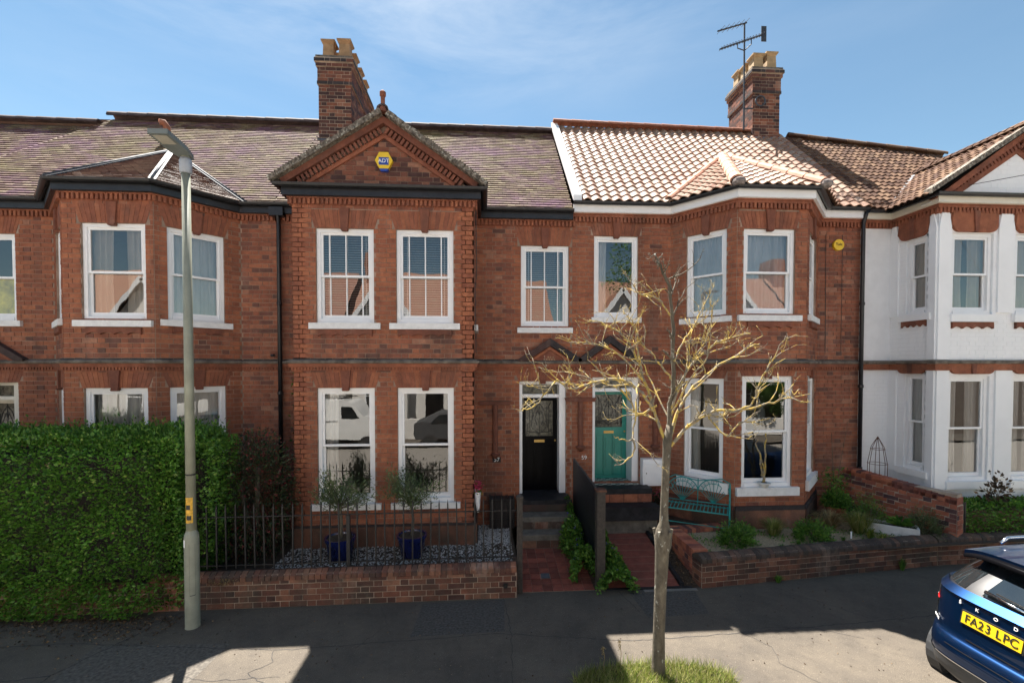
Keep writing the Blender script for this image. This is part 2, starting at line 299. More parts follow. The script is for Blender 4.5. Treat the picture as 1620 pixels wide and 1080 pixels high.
# ------------------------------------------------------------------ helpers
ORG = {}
class MB:
    def __init__(s): s.v = []; s.f = []
    def add(s, vs, fs):
        n = len(s.v); s.v.extend([tuple(p) for p in vs]); s.f.extend([tuple(i + n for i in f) for f in fs]); return s
    def hexa(s, p):   # 8 points: bottom 4 ccw, top 4
        return s.add(p, [(3, 2, 1, 0), (4, 5, 6, 7), (0, 1, 5, 4), (1, 2, 6, 5), (2, 3, 7, 6), (3, 0, 4, 7)])
    def box(s, x0, x1, y0, y1, z0, z1):
        return s.hexa([(x0, y0, z0), (x1, y0, z0), (x1, y1, z0), (x0, y1, z0), (x0, y0, z1), (x1, y0, z1), (x1, y1, z1), (x0, y1, z1)])
    def fbox(s, fr, u0, u1, z0, z1, d0, d1):
        P = fr.p
        return s.hexa([P(u0, z0, d1), P(u1, z0, d1), P(u1, z0, d0), P(u0, z0, d0), P(u0, z1, d1), P(u1, z1, d1), P(u1, z1, d0), P(u0, z1, d0)])
    def prism(s, fr, poly, d0, d1):   # poly of (u, z), extruded along normal
        n = len(poly)
        s.add([fr.p(u, z, d1) for u, z in poly] + [fr.p(u, z, d0) for u, z in poly],
              [tuple(range(n)), tuple(range(2 * n - 1, n - 1, -1))] + [(i, i + n, (i + 1) % n + n, (i + 1) % n) for i in range(n)]); return s
    def slab(s, poly, z0, z1):        # poly of (x, y)
        n = len(poly)
        return s.add([(x, y, z0) for x, y in poly] + [(x, y, z1) for x, y in poly],
              [tuple(range(n - 1, -1, -1)), tuple(range(n, 2 * n))] + [(i, (i + 1) % n, (i + 1) % n + n, i + n) for i in range(n)])
    def bar(s, a, b, w, h=None, up=(0, 0, 1)):
        a, b = V3(a), V3(b); h = h or w; d = (b - a).normalized(); up = V3(up)
        if abs(d.dot(up)) > 0.97: up = V3((0, 1, 0))
        r = d.cross(up).normalized() * (w / 2); t = r.cross(d).normalized() * (h / 2)
        return s.hexa([a - r - t, a + r - t, b + r - t, b - r - t, a - r + t, a + r + t, b + r + t, b - r + t])
    def tube(s, pts, rad, n=8, cap=True):
        pts = [V3(p) for p in pts]; m = len(pts)
        if not hasattr(rad, '__len__'): rad = [rad] * m
        base = len(s.v); prev = None
        for i, p in enumerate(pts):
            d = (pts[min(i + 1, m - 1)] - pts[max(i - 1, 0)])
            d = d.normalized() if d.length > 1e-9 else V3((0, 0, 1))
            if prev is None:
                a = d.cross(V3((0.31, 0.95, 0.05)) if abs(d.y) < 0.9 else V3((1, 0, 0))).normalized()
            else:
                a = (prev - d * prev.dot(d)); a = a.normalized() if a.length > 1e-6 else d.orthogonal().normalized()
            prev = a; b = d.cross(a)
            for k in range(n):
                t = 2 * PI * k / n; s.v.append(tuple(p + (a * math.cos(t) + b * math.sin(t)) * rad[i]))
        for i in range(m - 1):
            for k in range(n):
                q = base + i * n; k2 = (k + 1) % n; s.f.append((q + k, q + k2, q + n + k2, q + n + k))
        if cap:
            s.f.append(tuple(base + k for k in range(n - 1, -1, -1))); s.f.append(tuple(base + (m - 1) * n + k for k in range(n)))
        return s
    def lathe(s, c, prof, n=20, cap=True):   # prof of (r, z)
        base = len(s.v)
        for r, z in prof:
            for k in range(n): s.v.append((c[0] + r * math.cos(2 * PI * k / n), c[1] + r * math.sin(2 * PI * k / n), c[2] + z))
        for i in range(len(prof) - 1):
            for k in range(n):
                q = base + i * n; k2 = (k + 1) % n; s.f.append((q + k, q + k2, q + n + k2, q + n + k))
        if cap: s.f.append(tuple(base + k for k in range(n - 1, -1, -1))); s.f.append(tuple(base + (len(prof) - 1) * n + k for k in range(n)))
        return s
    def sweep(s, pts, prof):     # pts: plan polyline left to right (outward = towards the street), prof: closed (d, z)
        m = len(pts); offs = []
        for i in range(m):
            def nrm(a, b):
                d = V3((b[0] - a[0], b[1] - a[1], 0)).normalized(); return V3((d.y, -d.x, 0))
            n1 = nrm(pts[max(i - 1, 0)], pts[max(i, 1)]) if i > 0 else nrm(pts[0], pts[1])
            n2 = nrm(pts[i], pts[i + 1]) if i < m - 1 else n1
            b = (n1 + n2).normalized(); offs.append(b / max(0.3, b.dot(n1)))
        base = len(s.v); k = len(prof)
        for i in range(m):
            for d, z in prof: s.v.append((pts[i][0] + offs[i].x * d, pts[i][1] + offs[i].y * d, z))
        for i in range(m - 1):
            for j in range(k):
                a = base + i * k; j2 = (j + 1) % k; s.f.append((a + j, a + j2, a + k + j2, a + k + j))
        s.f.append(tuple(base + j for j in range(k))); s.f.append(tuple(base + (m - 1) * k + j for j in range(k - 1, -1, -1)))
        return s
    def build(s, name, mat, parent=None, smooth=False, **kw):
        me = bpy.data.meshes.new(name)
        o0 = ORG.get(parent.name, V3((0, 0, 0))) if parent else V3((0, 0, 0))
        org = kw.pop('org', None)
        if org is not None and parent is None: o0 = V3(org)
        vs = [(x - o0.x, y - o0.y, z - o0.z) for x, y, z in s.v]
        me.from_pydata(vs, [], s.f); me.materials.append(MATS[mat] if isinstance(mat, str) else mat)
        if smooth: me.polygons.foreach_set('use_smooth', [True] * len(me.polygons))
        o = bpy.data.objects.new(name, me); C.objects.link(o)
        if parent: o.parent = parent
        elif org is not None: o.location = o0
        ORG[o.name] = o0.copy()
        for k, v in kw.items(): o[k] = v
        return o
def fixn(o):
    import bmesh
    bm = bmesh.new(); bm.from_mesh(o.data); bmesh.ops.recalc_face_normals(bm, faces=bm.faces); bm.to_mesh(o.data); bm.free(); return o
class Fr:
    def __init__(s, a, b=None):
        s.o = V3((a[0], a[1], 0)); s.u = V3((1, 0, 0)) if b is None else V3((b[0] - a[0], b[1] - a[1], 0)).normalized()
        s.n = V3((s.u.y, -s.u.x, 0)); s.L = 0 if b is None else math.hypot(b[0] - a[0], b[1] - a[1])
    def p(s, u, z, d=0.0): return s.o + s.u * u + s.n * d + V3((0, 0, z))
    def mat(s):
        return Matrix((( s.u.x, s.n.x, 0), (s.u.y, s.n.y, 0), (0, 0, 1)))
def thing(name, label, cat, loc=(0, 0, 0), group=None):
    o = bpy.data.objects.new(name, None); C.objects.link(o); o.location = loc; ORG[o.name] = V3(loc)
    o.empty_display_size = 0.1
    o['label'] = label; o['category'] = cat
    if group: o['group'] = group
    return o
def inst(name, me, M, parent):
    o = bpy.data.objects.new(name, me); C.objects.link(o); o.parent = parent
    M = M.copy(); M.translation = M.translation - ORG[parent.name]; o.matrix_local = M
    return o
def copy_tree(o, off, label, parent=None):
    c = o.copy(); C.objects.link(c); c.parent = parent
    if parent is None: c.location = o.location + V3(off); c['label'] = label
    ORG[c.name] = ORG.get(o.name, V3((0, 0, 0))) + V3(off)
    for ch in list(o.children): copy_tree(ch, off, None, c)
    return c
def text_mesh(s, size, ext=0.002, align='CENTER'):
    cu = bpy.data.curves.new('t', 'FONT'); cu.body = s; cu.size = size; cu.extrude = ext; cu.align_x = align; cu.align_y = 'CENTER'
    o = bpy.data.objects.new('t', cu); C.objects.link(o); dg = bpy.context.evaluated_depsgraph_get()
    me = bpy.data.meshes.new_from_object(o.evaluated_get(dg)); bpy.data.objects.remove(o); return me
def text_on(name, s, size, pos, right, up, mat, parent, sx=1.0, bold=0.0):
    me = text_mesh(s, size); me.name = name; me.materials.clear(); me.materials.append(MATS[mat])
    r = V3(right).normalized(); u = V3(up); u = (u - r * u.dot(r)).normalized(); n = r.cross(u)
    o = bpy.data.objects.new(name, me); C.objects.link(o)
    M = Matrix(((r.x * sx, u.x, n.x, pos[0]), (r.y * sx, u.y, n.y, pos[1]), (r.z * sx, u.z, n.z, pos[2]), (0, 0, 0, 1)))
    if parent: M.translation = M.translation - ORG[parent.name]; o.parent = parent
    o.matrix_local = M; ORG[o.name] = ORG[parent.name] if parent else V3((0, 0, 0)); return o

# leaves: arrays -> quads
def leaves(name, mat, P, D, size, parent=None, aspect=0.5, fold=0.25, seed=1, **kw):
    g = np.random.default_rng(seed); P = np.asarray(P, float); n = len(P); D = np.asarray(D, float)
    D = D / np.maximum(np.linalg.norm(D, axis=1, keepdims=True), 1e-6)
    r = g.normal(size=(n, 3)); S = np.cross(D, r); S /= np.maximum(np.linalg.norm(S, axis=1, keepdims=True), 1e-6)
    Nn = np.cross(D, S); sz = (np.asarray(size) * np.ones(n))[:, None] if np.ndim(size) else size * g.uniform(0.6, 1.3, (n, 1))
    if np.ndim(size): sz = sz * 1.0
    o0 = ORG.get(parent.name, V3((0, 0, 0))) if parent else V3((0, 0, 0)); P = P - np.array(o0)
    a = P; b = P + D * sz * 0.45 + S * sz * aspect * 0.5 + Nn * sz * fold * 0.3; c = P + D * sz; d = P + D * sz * 0.45 - S * sz * aspect * 0.5 + Nn * sz * fold * 0.3
    v = np.stack([a, b, c, d], axis=1).reshape(-1, 3).astype(np.float32)
    me = bpy.data.meshes.new(name); me.vertices.add(4 * n); me.vertices.foreach_set('co', v.ravel())
    me.loops.add(4 * n); me.loops.foreach_set('vertex_index', np.arange(4 * n, dtype=np.int32)); me.polygons.add(n)
    me.polygons.foreach_set('loop_start', np.arange(0, 4 * n, 4, dtype=np.int32)); me.polygons.foreach_set('loop_total', np.full(n, 4, dtype=np.int32))
    me.update(calc_edges=True); me.materials.append(MATS[mat])
    o = bpy.data.objects.new(name, me); C.objects.link(o)
    if parent: o.parent = parent
    ORG[o.name] = o0.copy()
    for k, x in kw.items(): o[k] = x
    return o

# ------------------------------------------------------------------ brickwork
CH, SL, HD, JT = 0.085, 0.255, 0.128, 0.011
unit_bricks = {}
def unit_brick(mat):
    if mat not in unit_bricks:
        b = MB().box(-0.5, 0.5, -0.5, 0.5, -0.5, 0.5); me = bpy.data.meshes.new('brick'); me.from_pydata(b.v, [], b.f); me.materials.append(MATS[mat]); unit_bricks[mat] = me
    return unit_bricks[mat]
class Wall:
    """collects brick faces of one thing; finish() builds up to 300 single bricks and one joined rest"""
    def __init__(s, parent, mortar='mortar', ch=CH, sl=SL, hd=HD, jt=JT): s.par = parent; s.b = []; s.slab = MB(); s.mortar = mortar; s.proud = .007; s.ch, s.sl, s.hd, s.jt = ch, sl, hd, jt
    def face(s, fr, u0, u1, z0, z1, holes=(), mat='red_brick', thick=0.22, clip=None, edge=None, dark_rows=(), skip=()):
        us = sorted({u0, u1} | {h[0] - .0025 for h in holes} | {h[1] + .0025 for h in holes}); zs = sorted({z0, z1} | {h[2] - .0025 for h in holes} | {h[3] + .0025 for h in holes})
        us = [u for u in us if u0 <= u <= u1]; zs = [z for z in zs if z0 <= z <= z1]
        if clip is None:
            for i in range(len(us) - 1):
                run = None
                for j in range(len(zs) - 1):
                    cu, cz = (us[i] + us[i + 1]) / 2, (zs[j] + zs[j + 1]) / 2
                    hole = any(h[0] - .0025 < cu < h[1] + .0025 and h[2] - .0025 < cz < h[3] + .0025 for h in holes)
                    if hole:
                        if run is not None: s.slab.fbox(fr, us[i], us[i + 1], run, zs[j], -thick, 0); run = None
                    elif run is None: run = zs[j]
                if run is not None: s.slab.fbox(fr, us[i], us[i + 1], run, z1, -thick, 0)
        k0 = int(math.floor(z0 / s.ch)); k1 = int(math.ceil(z1 / s.ch))
        blocks = list(holes) + list(skip)
        for k in range(k0, k1):
            a, b = max(z0, k * s.ch + s.jt / 2), min(z1, (k + 1) * s.ch - s.jt / 2)
            if b - a < 0.02: continue
            zm = (a + b) / 2; lo, hi = (u0, u1) if clip is None else clip(zm)
            if hi - lo < 0.05: continue
            segs = [(lo, hi)]
            for h in blocks:
                if h[2] < b and h[3] > a:
                    if h[2] > a and h[2] - a > 0.5 * s.ch or h[3] < b and b - h[3] > 0.5 * s.ch: continue
                    ns = []
                    for p, q in segs:
                        if h[1] <= p or h[0] >= q: ns.append((p, q)); continue
                        if h[0] > p: ns.append((p, h[0]))
                        if h[1] < q: ns.append((h[1], q))
                    segs = ns
            per = s.sl + s.hd
            for p, q in segs:
                if q - p < 0.03: continue
                u = math.floor((p - (k % 2) * per / 2) / per) * per + (k % 2) * per / 2; st = True
                while u < q:
                    w = s.sl if st else s.hd; x0, x1 = max(u, p), min(u + w, q)
                    if x1 - x0 > 0.035:
                        m = mat
                        if k in dark_rows: m = 'dark_brick'
                        elif edge and (any(abs(x0 - h[1]) < 0.13 or abs(x1 - h[0]) < 0.13 for h in holes if h[2] - .3 < zm < h[3] + .3)): m = edge
                        elif edge and (x0 - u0 < 0.16 or u1 - x1 < 0.16): m = edge
                        j = s.jt / 2
                        s.b.append((fr, x0 + j, x1 - j, a, b, -0.10, s.proud + rnd.uniform(-0.002, 0.003) * s.proud / .007, m))
                    u += w; st = not st
    def one(s, fr, u0, u1, z0, z1, d0, d1, mat): s.b.append((fr, u0, u1, z0, z1, d0, d1, mat))
    def finish(s, maxn=300, minz=0.0, name='brick', score=None):
        if s.slab.v: s.slab.build('wall', s.mortar, s.par)
        def sc(b):
            c = b[0].p((b[1] + b[2]) / 2, (b[3] + b[4]) / 2, b[6]); x, y = to_px(c)
            if not (4 < x < 1616 and 4 < y < 1076) or c.z < minz: return 0
            x0, _ = to_px(b[0].p(b[1], b[3], b[6])); x1, _ = to_px(b[0].p(b[2], b[3], b[6]))
            dist = (c - V3((0, 0, 3.5))).length
            return abs(x1 - x0) / dist
        order = sorted(range(len(s.b)), key=lambda i: -sc(s.b[i])); single = set(i for i in order[:maxn] if sc(s.b[i]) > 0)
        joined = {}
        for i, (fr, u0, u1, z0, z1, d0, d1, m) in enumerate(s.b):
            if i in single:
                R = fr.mat().to_4x4(); M = R @ Matrix.Diagonal((u1 - u0, d1 - d0, z1 - z0, 1)); M.translation = fr.p((u0 + u1) / 2, (z0 + z1) / 2, (d0 + d1) / 2)
                inst(name, unit_brick(m), M, s.par)
            else: joined.setdefault(m, MB()).fbox(fr, u0, u1, z0, z1, d0, d1)
        for m, b in joined.items(): b.build('brickwork', m, s.par, kind='stuff')
# picture projection, only used to rank which bricks show largest
def to_px(c):
    cy, sy, cp, sp = math.cos(YAW), math.sin(YAW), math.cos(PITCH), math.sin(PITCH)
    F = V3((sy * cp, cy * cp, -sp)); R = V3((cy, -sy, 0)); U = V3((sy * sp, cy * sp, cp)); v = c - V3((0, 0, 3.5)); d = v.dot(F)
    if d < 0.1: return (-1, -1)
    return 810 + 720 * v.dot(R) / d, 595.8 - 720 * v.dot(U) / d

# ------------------------------------------------------------------ roofs
def make_pantile(w, g, amp, seg=8):
    vs = []; fs = []
    def prof(t): return amp * (0.5 - 0.5 * math.cos(2 * PI * t)) - amp * 0.25 * math.sin(2 * PI * t)
    n = seg + 1
    for i in range(n): t = i / seg; vs.append((t * w * 1.06, -0.03, prof(t) + 0.030))
    for i in range(n): t = i / seg; vs.append((t * w * 1.06, g + 0.01, prof(t) + 0.004))
    for i in range(n): t = i / seg; vs.append((t * w * 1.06, -0.03, prof(t) + 0.008))
    for i in range(seg): fs.append((i, i + 1, n + i + 1, n + i)); fs.append((2 * n + i, 2 * n + i + 1, i + 1, i))
    return vs, fs
def roof_plane(parent, pts, mat, tw=0.165, g=0.10, style='plain', singles=0, amp=0.05, under=True, jit=0.004):
    P = [V3(p) for p in pts]; U = (P[1] - P[0]).normalized(); Nn = (P[1] - P[0]).cross(P[2] - P[0]).normalized()
    if Nn.z < 0: Nn = -Nn
    Vv = Nn.cross(U).normalized()
    if Vv.z < 0: U = -U; Vv = Nn.cross(U).normalized()
    o = P[0]; q = [((p - o).dot(U), (p - o).dot(Vv)) for p in P]
    if under: MB().add([p - Nn * 0.012 for p in P] + [p - Nn * 0.06 for p in P], [tuple(range(len(P))), tuple(range(2 * len(P) - 1, len(P) - 1, -1))]).build('roof_deck', 'underlay', parent)
    vmin = min(b for a, b in q); vmax = max(b for a, b in q); umin = min(a for a, b in q)
    mb = MB(); made = 0; shared = None; pv, pf = make_pantile(tw, g, amp)
    k = 0; v = vmin
    while v < vmax - 0.02:
        vm = min(v + g * 0.5, vmax - 0.005); xs = []
        for i in range(len(q)):
            (a0, b0), (a1, b1) = q[i], q[(i + 1) % len(q)]
            if (b0 - vm) * (b1 - vm) < 0: xs.append(a0 + (a1 - a0) * (vm - b0) / (b1 - b0))
        if len(xs) >= 2:
            lo, hi = min(xs), max(xs)
            if style == 'plain':
                u = umin + (k % 2) * tw / 2 - tw
                while u < hi:
                    x0, x1 = max(u, lo), min(u + tw, hi)
                    if x1 - x0 > 0.02:
                        l = rnd.uniform(0, jit) + 0.024; sk = rnd.uniform(-0.004, 0.004)
                        def W(a, b, h): return o + U * a + Vv * b + Nn * h
                        t = min(v + g + 0.01, vmax)
                        vs = [W(x0 + .002, v - 0.01 + sk, l), W(x1 - .002, v - 0.01 - sk, l), W(x1 - .002, t, 0.003), W(x0 + .002, t, 0.003), W(x0 + .002, v - 0.01 + sk, l - 0.021), W(x1 - .002, v - 0.01 - sk, l - 0.021)]
                        mb.add(vs, [(0, 1, 2, 3), (4, 5, 1, 0)])
                    u += tw
            else:
                u = umin
                while u < hi:
                    if u + tw > lo + tw * 0.35 and u < hi - tw * 0.35:
                        c = o + U * u + Vv * v
                        M = Matrix(((U.x, Vv.x, Nn.x, c.x), (U.y, Vv.y, Nn.y, c.y), (U.z, Vv.z, Nn.z, c.z), (0, 0, 0, 1))) @ Matrix.Translation((0, rnd.gauss(0, .005), rnd.uniform(0, .006))) @ Matrix.Rotation(rnd.gauss(0, .010), 4, 'Z')
                        if made < singles:
                            if shared is None: shared = bpy.data.meshes.new('roof_tile'); shared.from_pydata(pv, [], pf); shared.materials.append(MATS[mat]); shared.polygons.foreach_set('use_smooth', [True] * len(shared.polygons)); shared.set_sharp_from_angle(angle=0.7)
                            inst('roof_tile', shared, M, parent); made += 1
                        else: mb.add([M @ V3(p) for p in pv], pf)
                    u += tw
        k += 1; v += g
    if mb.v:
        ob = mb.build('roof_tiling', mat, parent, kind='stuff', smooth=(style != 'plain'))
        if style != 'plain': ob.data.set_sharp_from_angle(angle=0.7)
    return U, Vv, Nn
def ridge(parent, a, b, mat, r=0.11, name='ridge_tile', step=0.45, n=6, piece=True, up=0.02):
    a, b = V3(a), V3(b); L_ = (b - a).length; k = max(1, int(L_ / step)); d = (b - a) / L_
    s = d.cross(V3((0, 0, 1))).normalized(); t = s.cross(d).normalized()
    for i in range(k):
        m = MB(); p0 = a + d * (L_ * i / k); p1 = a + d * (L_ * (i + 1) / k + 0.01); base = []
        for j, (p, rr) in enumerate(((p0, r * 1.05), (p1, r * 0.97))):
            for q in range(n + 1):
                an = PI * q / n; base.append(p + s * rr * math.cos(an) + t * (rr * math.sin(an) * 0.9 + up))
        for j, (p, rr) in enumerate(((p0, r * 0.85), (p1, r * 0.78))):
            for q in range(n + 1):
                an = PI * q / n; base.append(p + s * rr * math.cos(an) + t * (rr * math.sin(an) * 0.9 + up - 0.01))
        n1 = n + 1; fs = [(q, q + 1, n1 + q + 1, n1 + q) for q in range(n)] + [(2 * n1 + q + 1, 2 * n1 + q, 3 * n1 + q, 3 * n1 + q + 1) for q in range(n)]
        fs += [(q + 1, q, 2 * n1 + q, 2 * n1 + q + 1) for q in range(n)] + [(n1 + q, n1 + q + 1, 3 * n1 + q + 1, 3 * n1 + q) for q in range(n)]
        m.add(base, fs).build(name, mat, parent, smooth=False)

# ------------------------------------------------------------------ windows, arches, bands
def curtain_mesh(fr, u0, u1, z0, z1, d, waves=6, amp=0.02, gather=0.0, seed=0):
    r = random.Random(seed); n = max(12, int((u1 - u0) * 60)); m = MB(); vs = []; ph = r.uniform(0, 6)
    for j, z in enumerate((z0, z0 + (z1 - z0) * .4, z1)):
        for i in range(n + 1):
            t = i / n; g = (u0 + u1) / 2 + (t - 0.5) * (u1 - u0) * (1 - gather * (1 if j == 1 else 0))
            a = amp * math.sin(t * waves * 2 * PI + ph) + amp * 0.5 * math.sin(t * waves * 3.7 * PI + ph * 2)
            vs.append(fr.p(g, z, d + a * (1.15 - 0.15 * j)))
    m.add(vs, [(j * (n + 1) + i, j * (n + 1) + i + 1, (j + 1) * (n + 1) + i + 1, (j + 1) * (n + 1) + i) for j in range(2) for i in range(n)])
    return m
WIN_N = [0]
def window(par, fr, u0, u1, z0, z1, rail=True, bars=False, cover='white', sill=True, sill_ext=0.12, mat='white_paint', rail_at=0.5, sill_h=0.11, seed=None, sill_mat='stone_sill'):
    WIN_N[0] += 1; seed = seed or WIN_N[0]
    D0, D1 = -0.13, -0.035; fw = 0.065
    m = MB().fbox(fr, u0, u0 + fw, z0, z1, D0, D1).fbox(fr, u1 - fw, u1, z0, z1, D0, D1).fbox(fr, u0 + fw, u1 - fw, z1 - fw, z1, D0, D1).fbox(fr, u0 + fw, u1 - fw, z0, z0 + 0.07, D0, D1 + 0.015)
    w = m.build('window', mat, par)
    a, b, c, d = u0 + fw, u1 - fw, z0 + 0.07, z1 - fw; s = 0.042
    def sash(z_0, z_1, dd, nm, top=s, bot=s):
        q = MB().fbox(fr, a, a + s, z_0, z_1, dd - .035, dd).fbox(fr, b - s, b, z_0, z_1, dd - .035, dd).fbox(fr, a + s, b - s, z_1 - top, z_1, dd - .035, dd).fbox(fr, a + s, b - s, z_0, z_0 + bot, dd - .035, dd)
        q.build(nm, mat, w)
        MB().add([fr.p(a + s, z_0 + bot, dd - .018), fr.p(b - s, z_0 + bot, dd - .018), fr.p(b - s, z_1 - top, dd - .018), fr.p(a + s, z_1 - top, dd - .018)], [(0, 1, 2, 3)]).build('pane', 'window_glass', w)
        if bars:
            for t in (0.14, 0.5, 0.86): 
                x = a + s + (b - a - 2 * s) * t; MB().fbox(fr, x - .010, x + .010, z_0 + bot, z_1 - top, dd - .026, dd - .003).build('glazing_bar', mat, w)
    if rail:
        zm = c + (d - c) * rail_at
        sash(zm - s / 2, d, -0.055, 'upper_sash', bot=0.04); sash(c, zm + s / 2, -0.093, 'lower_sash', bot=0.075, top=0.04)
    else: sash(c, d, -0.06, 'sash')
    if sill:
        MB().fbox(fr, u0 - sill_ext, u1 + sill_ext, z0 - sill_h, z0 - 0.002, -0.10, 0.07).build('sill', sill_mat, w)
    cd = -0.18
    if cover == 'blind':
        q = MB(); z = c + 0.05
        while z < d:
            q.hexa([fr.p(a, z, cd + .018), fr.p(b, z, cd + .018), fr.p(b, z + .012, cd - .018), fr.p(a, z + .012, cd - .018), fr.p(a, z + .003, cd + .018), fr.p(b, z + .003, cd + .018), fr.p(b, z + .015, cd - .018), fr.p(a, z + .015, cd - .018)]); z += 0.043
        for t in (0.12, 0.5, 0.88): x = a + (b - a) * t; q.fbox(fr, x - .006, x + .006, c, d, cd + .02, cd + .022)
        q.build('blind', 'blind_slat', w, kind='stuff')
    elif cover in ('white', 'cream', 'bluewhite'):
        mt = {'white': 'white_curtain', 'cream': 'cream_curtain', 'bluewhite': 'blue_white_curtain'}[cover]
        curtain_mesh(fr, a - .05, b + .05, c - .05, d + .05, cd, 7, 0.022, 0, seed).build('curtain', mt, w, smooth=True)
    elif cover in ('pair', 'creampair'):
        mt = 'white_curtain' if cover == 'pair' else 'cream_curtain'; g = 0.38 + 0.05 * (seed % 3)
        curtain_mesh(fr, a - .05, a + (b - a) * g, c - .05, d + .05, cd, 4, 0.028, 0.12, seed).build('curtain', mt, w, smooth=True)
        curtain_mesh(fr, b - (b - a) * g, b + .05, c - .05, d + .05, cd, 4, 0.028, 0.12, seed + 9).build('curtain', mt, w, smooth=True)
    elif cover == 'left':
        curtain_mesh(fr, a - .05, a + (b - a) * .3, c - .05, d + .05, cd, 3, 0.028, 0.1, seed).build('curtain', 'white_curtain', w, smooth=True)
    elif cover == 'yellow':
        curtain_mesh(fr, a - .05, b + .05, c - .05, (c + d) / 2, -.14, 2, 0.004, 0, seed).build('curtain', 'yellow_curtain', w, smooth=True)
    return w
def arch(W, fr, u0, u1, z, h=0.30, key=True, mat='rubbed_brick'):
    n = 15; c = (u0 + u1) / 2; e0, e1 = u0 - 0.02, u1 + 0.02; sp = 0.10
    kw = 0.07
    par = W.par
    for i in range(n):
        t0, t1 = i / n, (i + 1) / n
        b0, b1 = e0 + (e1 - e0) * t0, e0 + (e1 - e0) * t1; a0, a1 = (e0 - sp) + (e1 - e0 + 2 * sp) * t0, (e0 - sp) + (e1 - e0 + 2 * sp) * t1; g = 0.0025
        MB().prism(fr, [(b0 + g, z + .003), (b1 - g, z + .003), (a1 - g, z + h - .004), (a0 + g, z + h - .004)], -0.09, 0.008).build('arch_brick', mat, par)
    if key:
        MB().prism(fr, [(c - kw * .8, z - .025), (c + kw * .8, z - .025), (c + kw * 1.25, z + h + .02), (c - kw * 1.25, z + h + .02)], -0.02, 0.045).build('keystone', 'terracotta', par)
        MB().prism(fr, [(c - kw * .65, z - .05), (c + kw * .65, z - .05), (c + kw * .9, z - .02), (c - kw * .9, z - .02)], -0.02, 0.06).build('keystone', 'terracotta', par)
    return (e0 - sp * .5, e1 + sp * .5, z, z + h)
def apron(par, fr, u0, u1, z, mat='terracotta'):
    n = 48; pts = [(u1, z), (u0, z)]
    for i in range(n + 1):
        t = i / n; x = u0 + (u1 - u0) * t; s = abs(math.sin(t * PI * 4)) ** 0.7
        pts.append((x, z - 0.085 - 0.04 * (1 - s) * (1 if 0.02 < t < 0.98 else 1)))
    MB().prism(fr, pts[::-1], -0.01, 0.048).build('sill_apron', mat, par)
def dentils(par, pts, z0, z1, mat, step=0.078, w=0.042, d=0.05, base=0.02):
    m = MB()
    for a, b in zip(pts[:-1], pts[1:]):
        fr = Fr(a, b); u = step * .5 - d
        while u < fr.L + d:
            if -d < u and u + w < fr.L + d: m.fbox(fr, u, u + w, z0, z1, base, d)
            u += step
    m.build('dentil_course', mat, par, kind='stuff')
def cornice(par, pts, zt=6.62, mat='rubbed_brick'):
    z = zt
    MB().sweep(pts, [(-.03, z - .27), (.02, z - .27), (.02, z - .17), (.065, z - .165), (.065, z - .125), (.085, z - .12), (.10, z - .075), (.12, z - .07), (.12, z), (-.03, z)]).build('cornice', mat, par)
    dentils(par, pts, z - .262, z - .168, mat, d=0.062)
def string_course(par, pts, zc=3.58):
    z = zc
    MB().sweep(pts, [(-.02, z - .02), (.085, z - .02), (.10, z), (.10, z + .022), (.05, z + .05), (-.02, z + .055)]).build('string_moulding', 'stone_band', par)
    MB().sweep(pts, [(-.02, z - .15), (.025, z - .15), (.025, z - .09), (.055, z - .085), (.07, z - .023), (-.02, z - .023)]).build('string_course', 'rubbed_brick', par)
    dentils(par, pts, z - .135, z - .086, 'rubbed_brick', step=0.055, w=0.028, d=0.045, base=.02)
def gutter(par, pts, z, mat='black_paint', fascia='black_paint', out=0.13, fh=0.12):
    o = out
    MB().sweep(pts, [(o - .025, z - fh), (o, z - fh), (o, z + .02), (o - .025, z + .02)]).build('fascia', fascia, par)
    MB().sweep(pts, [(-.05, z - fh - .005), (o - .027, z - fh - .005), (o - .027, z - fh + .015), (-.05, z - fh + .015)]).build('soffit', fascia, par)
    a = []
    for i in range(9): t = PI + PI * i / 8; a.append((o + .062 + .058 * math.cos(t), z + .055 + .058 * math.sin(t)))
    for i in range(8, -1, -1): t = PI + PI * i / 8; a.append((o + .062 + .050 * math.cos(t), z + .057 + .050 * math.sin(t)))
    MB().sweep(pts, a).build('gutter', mat, par)
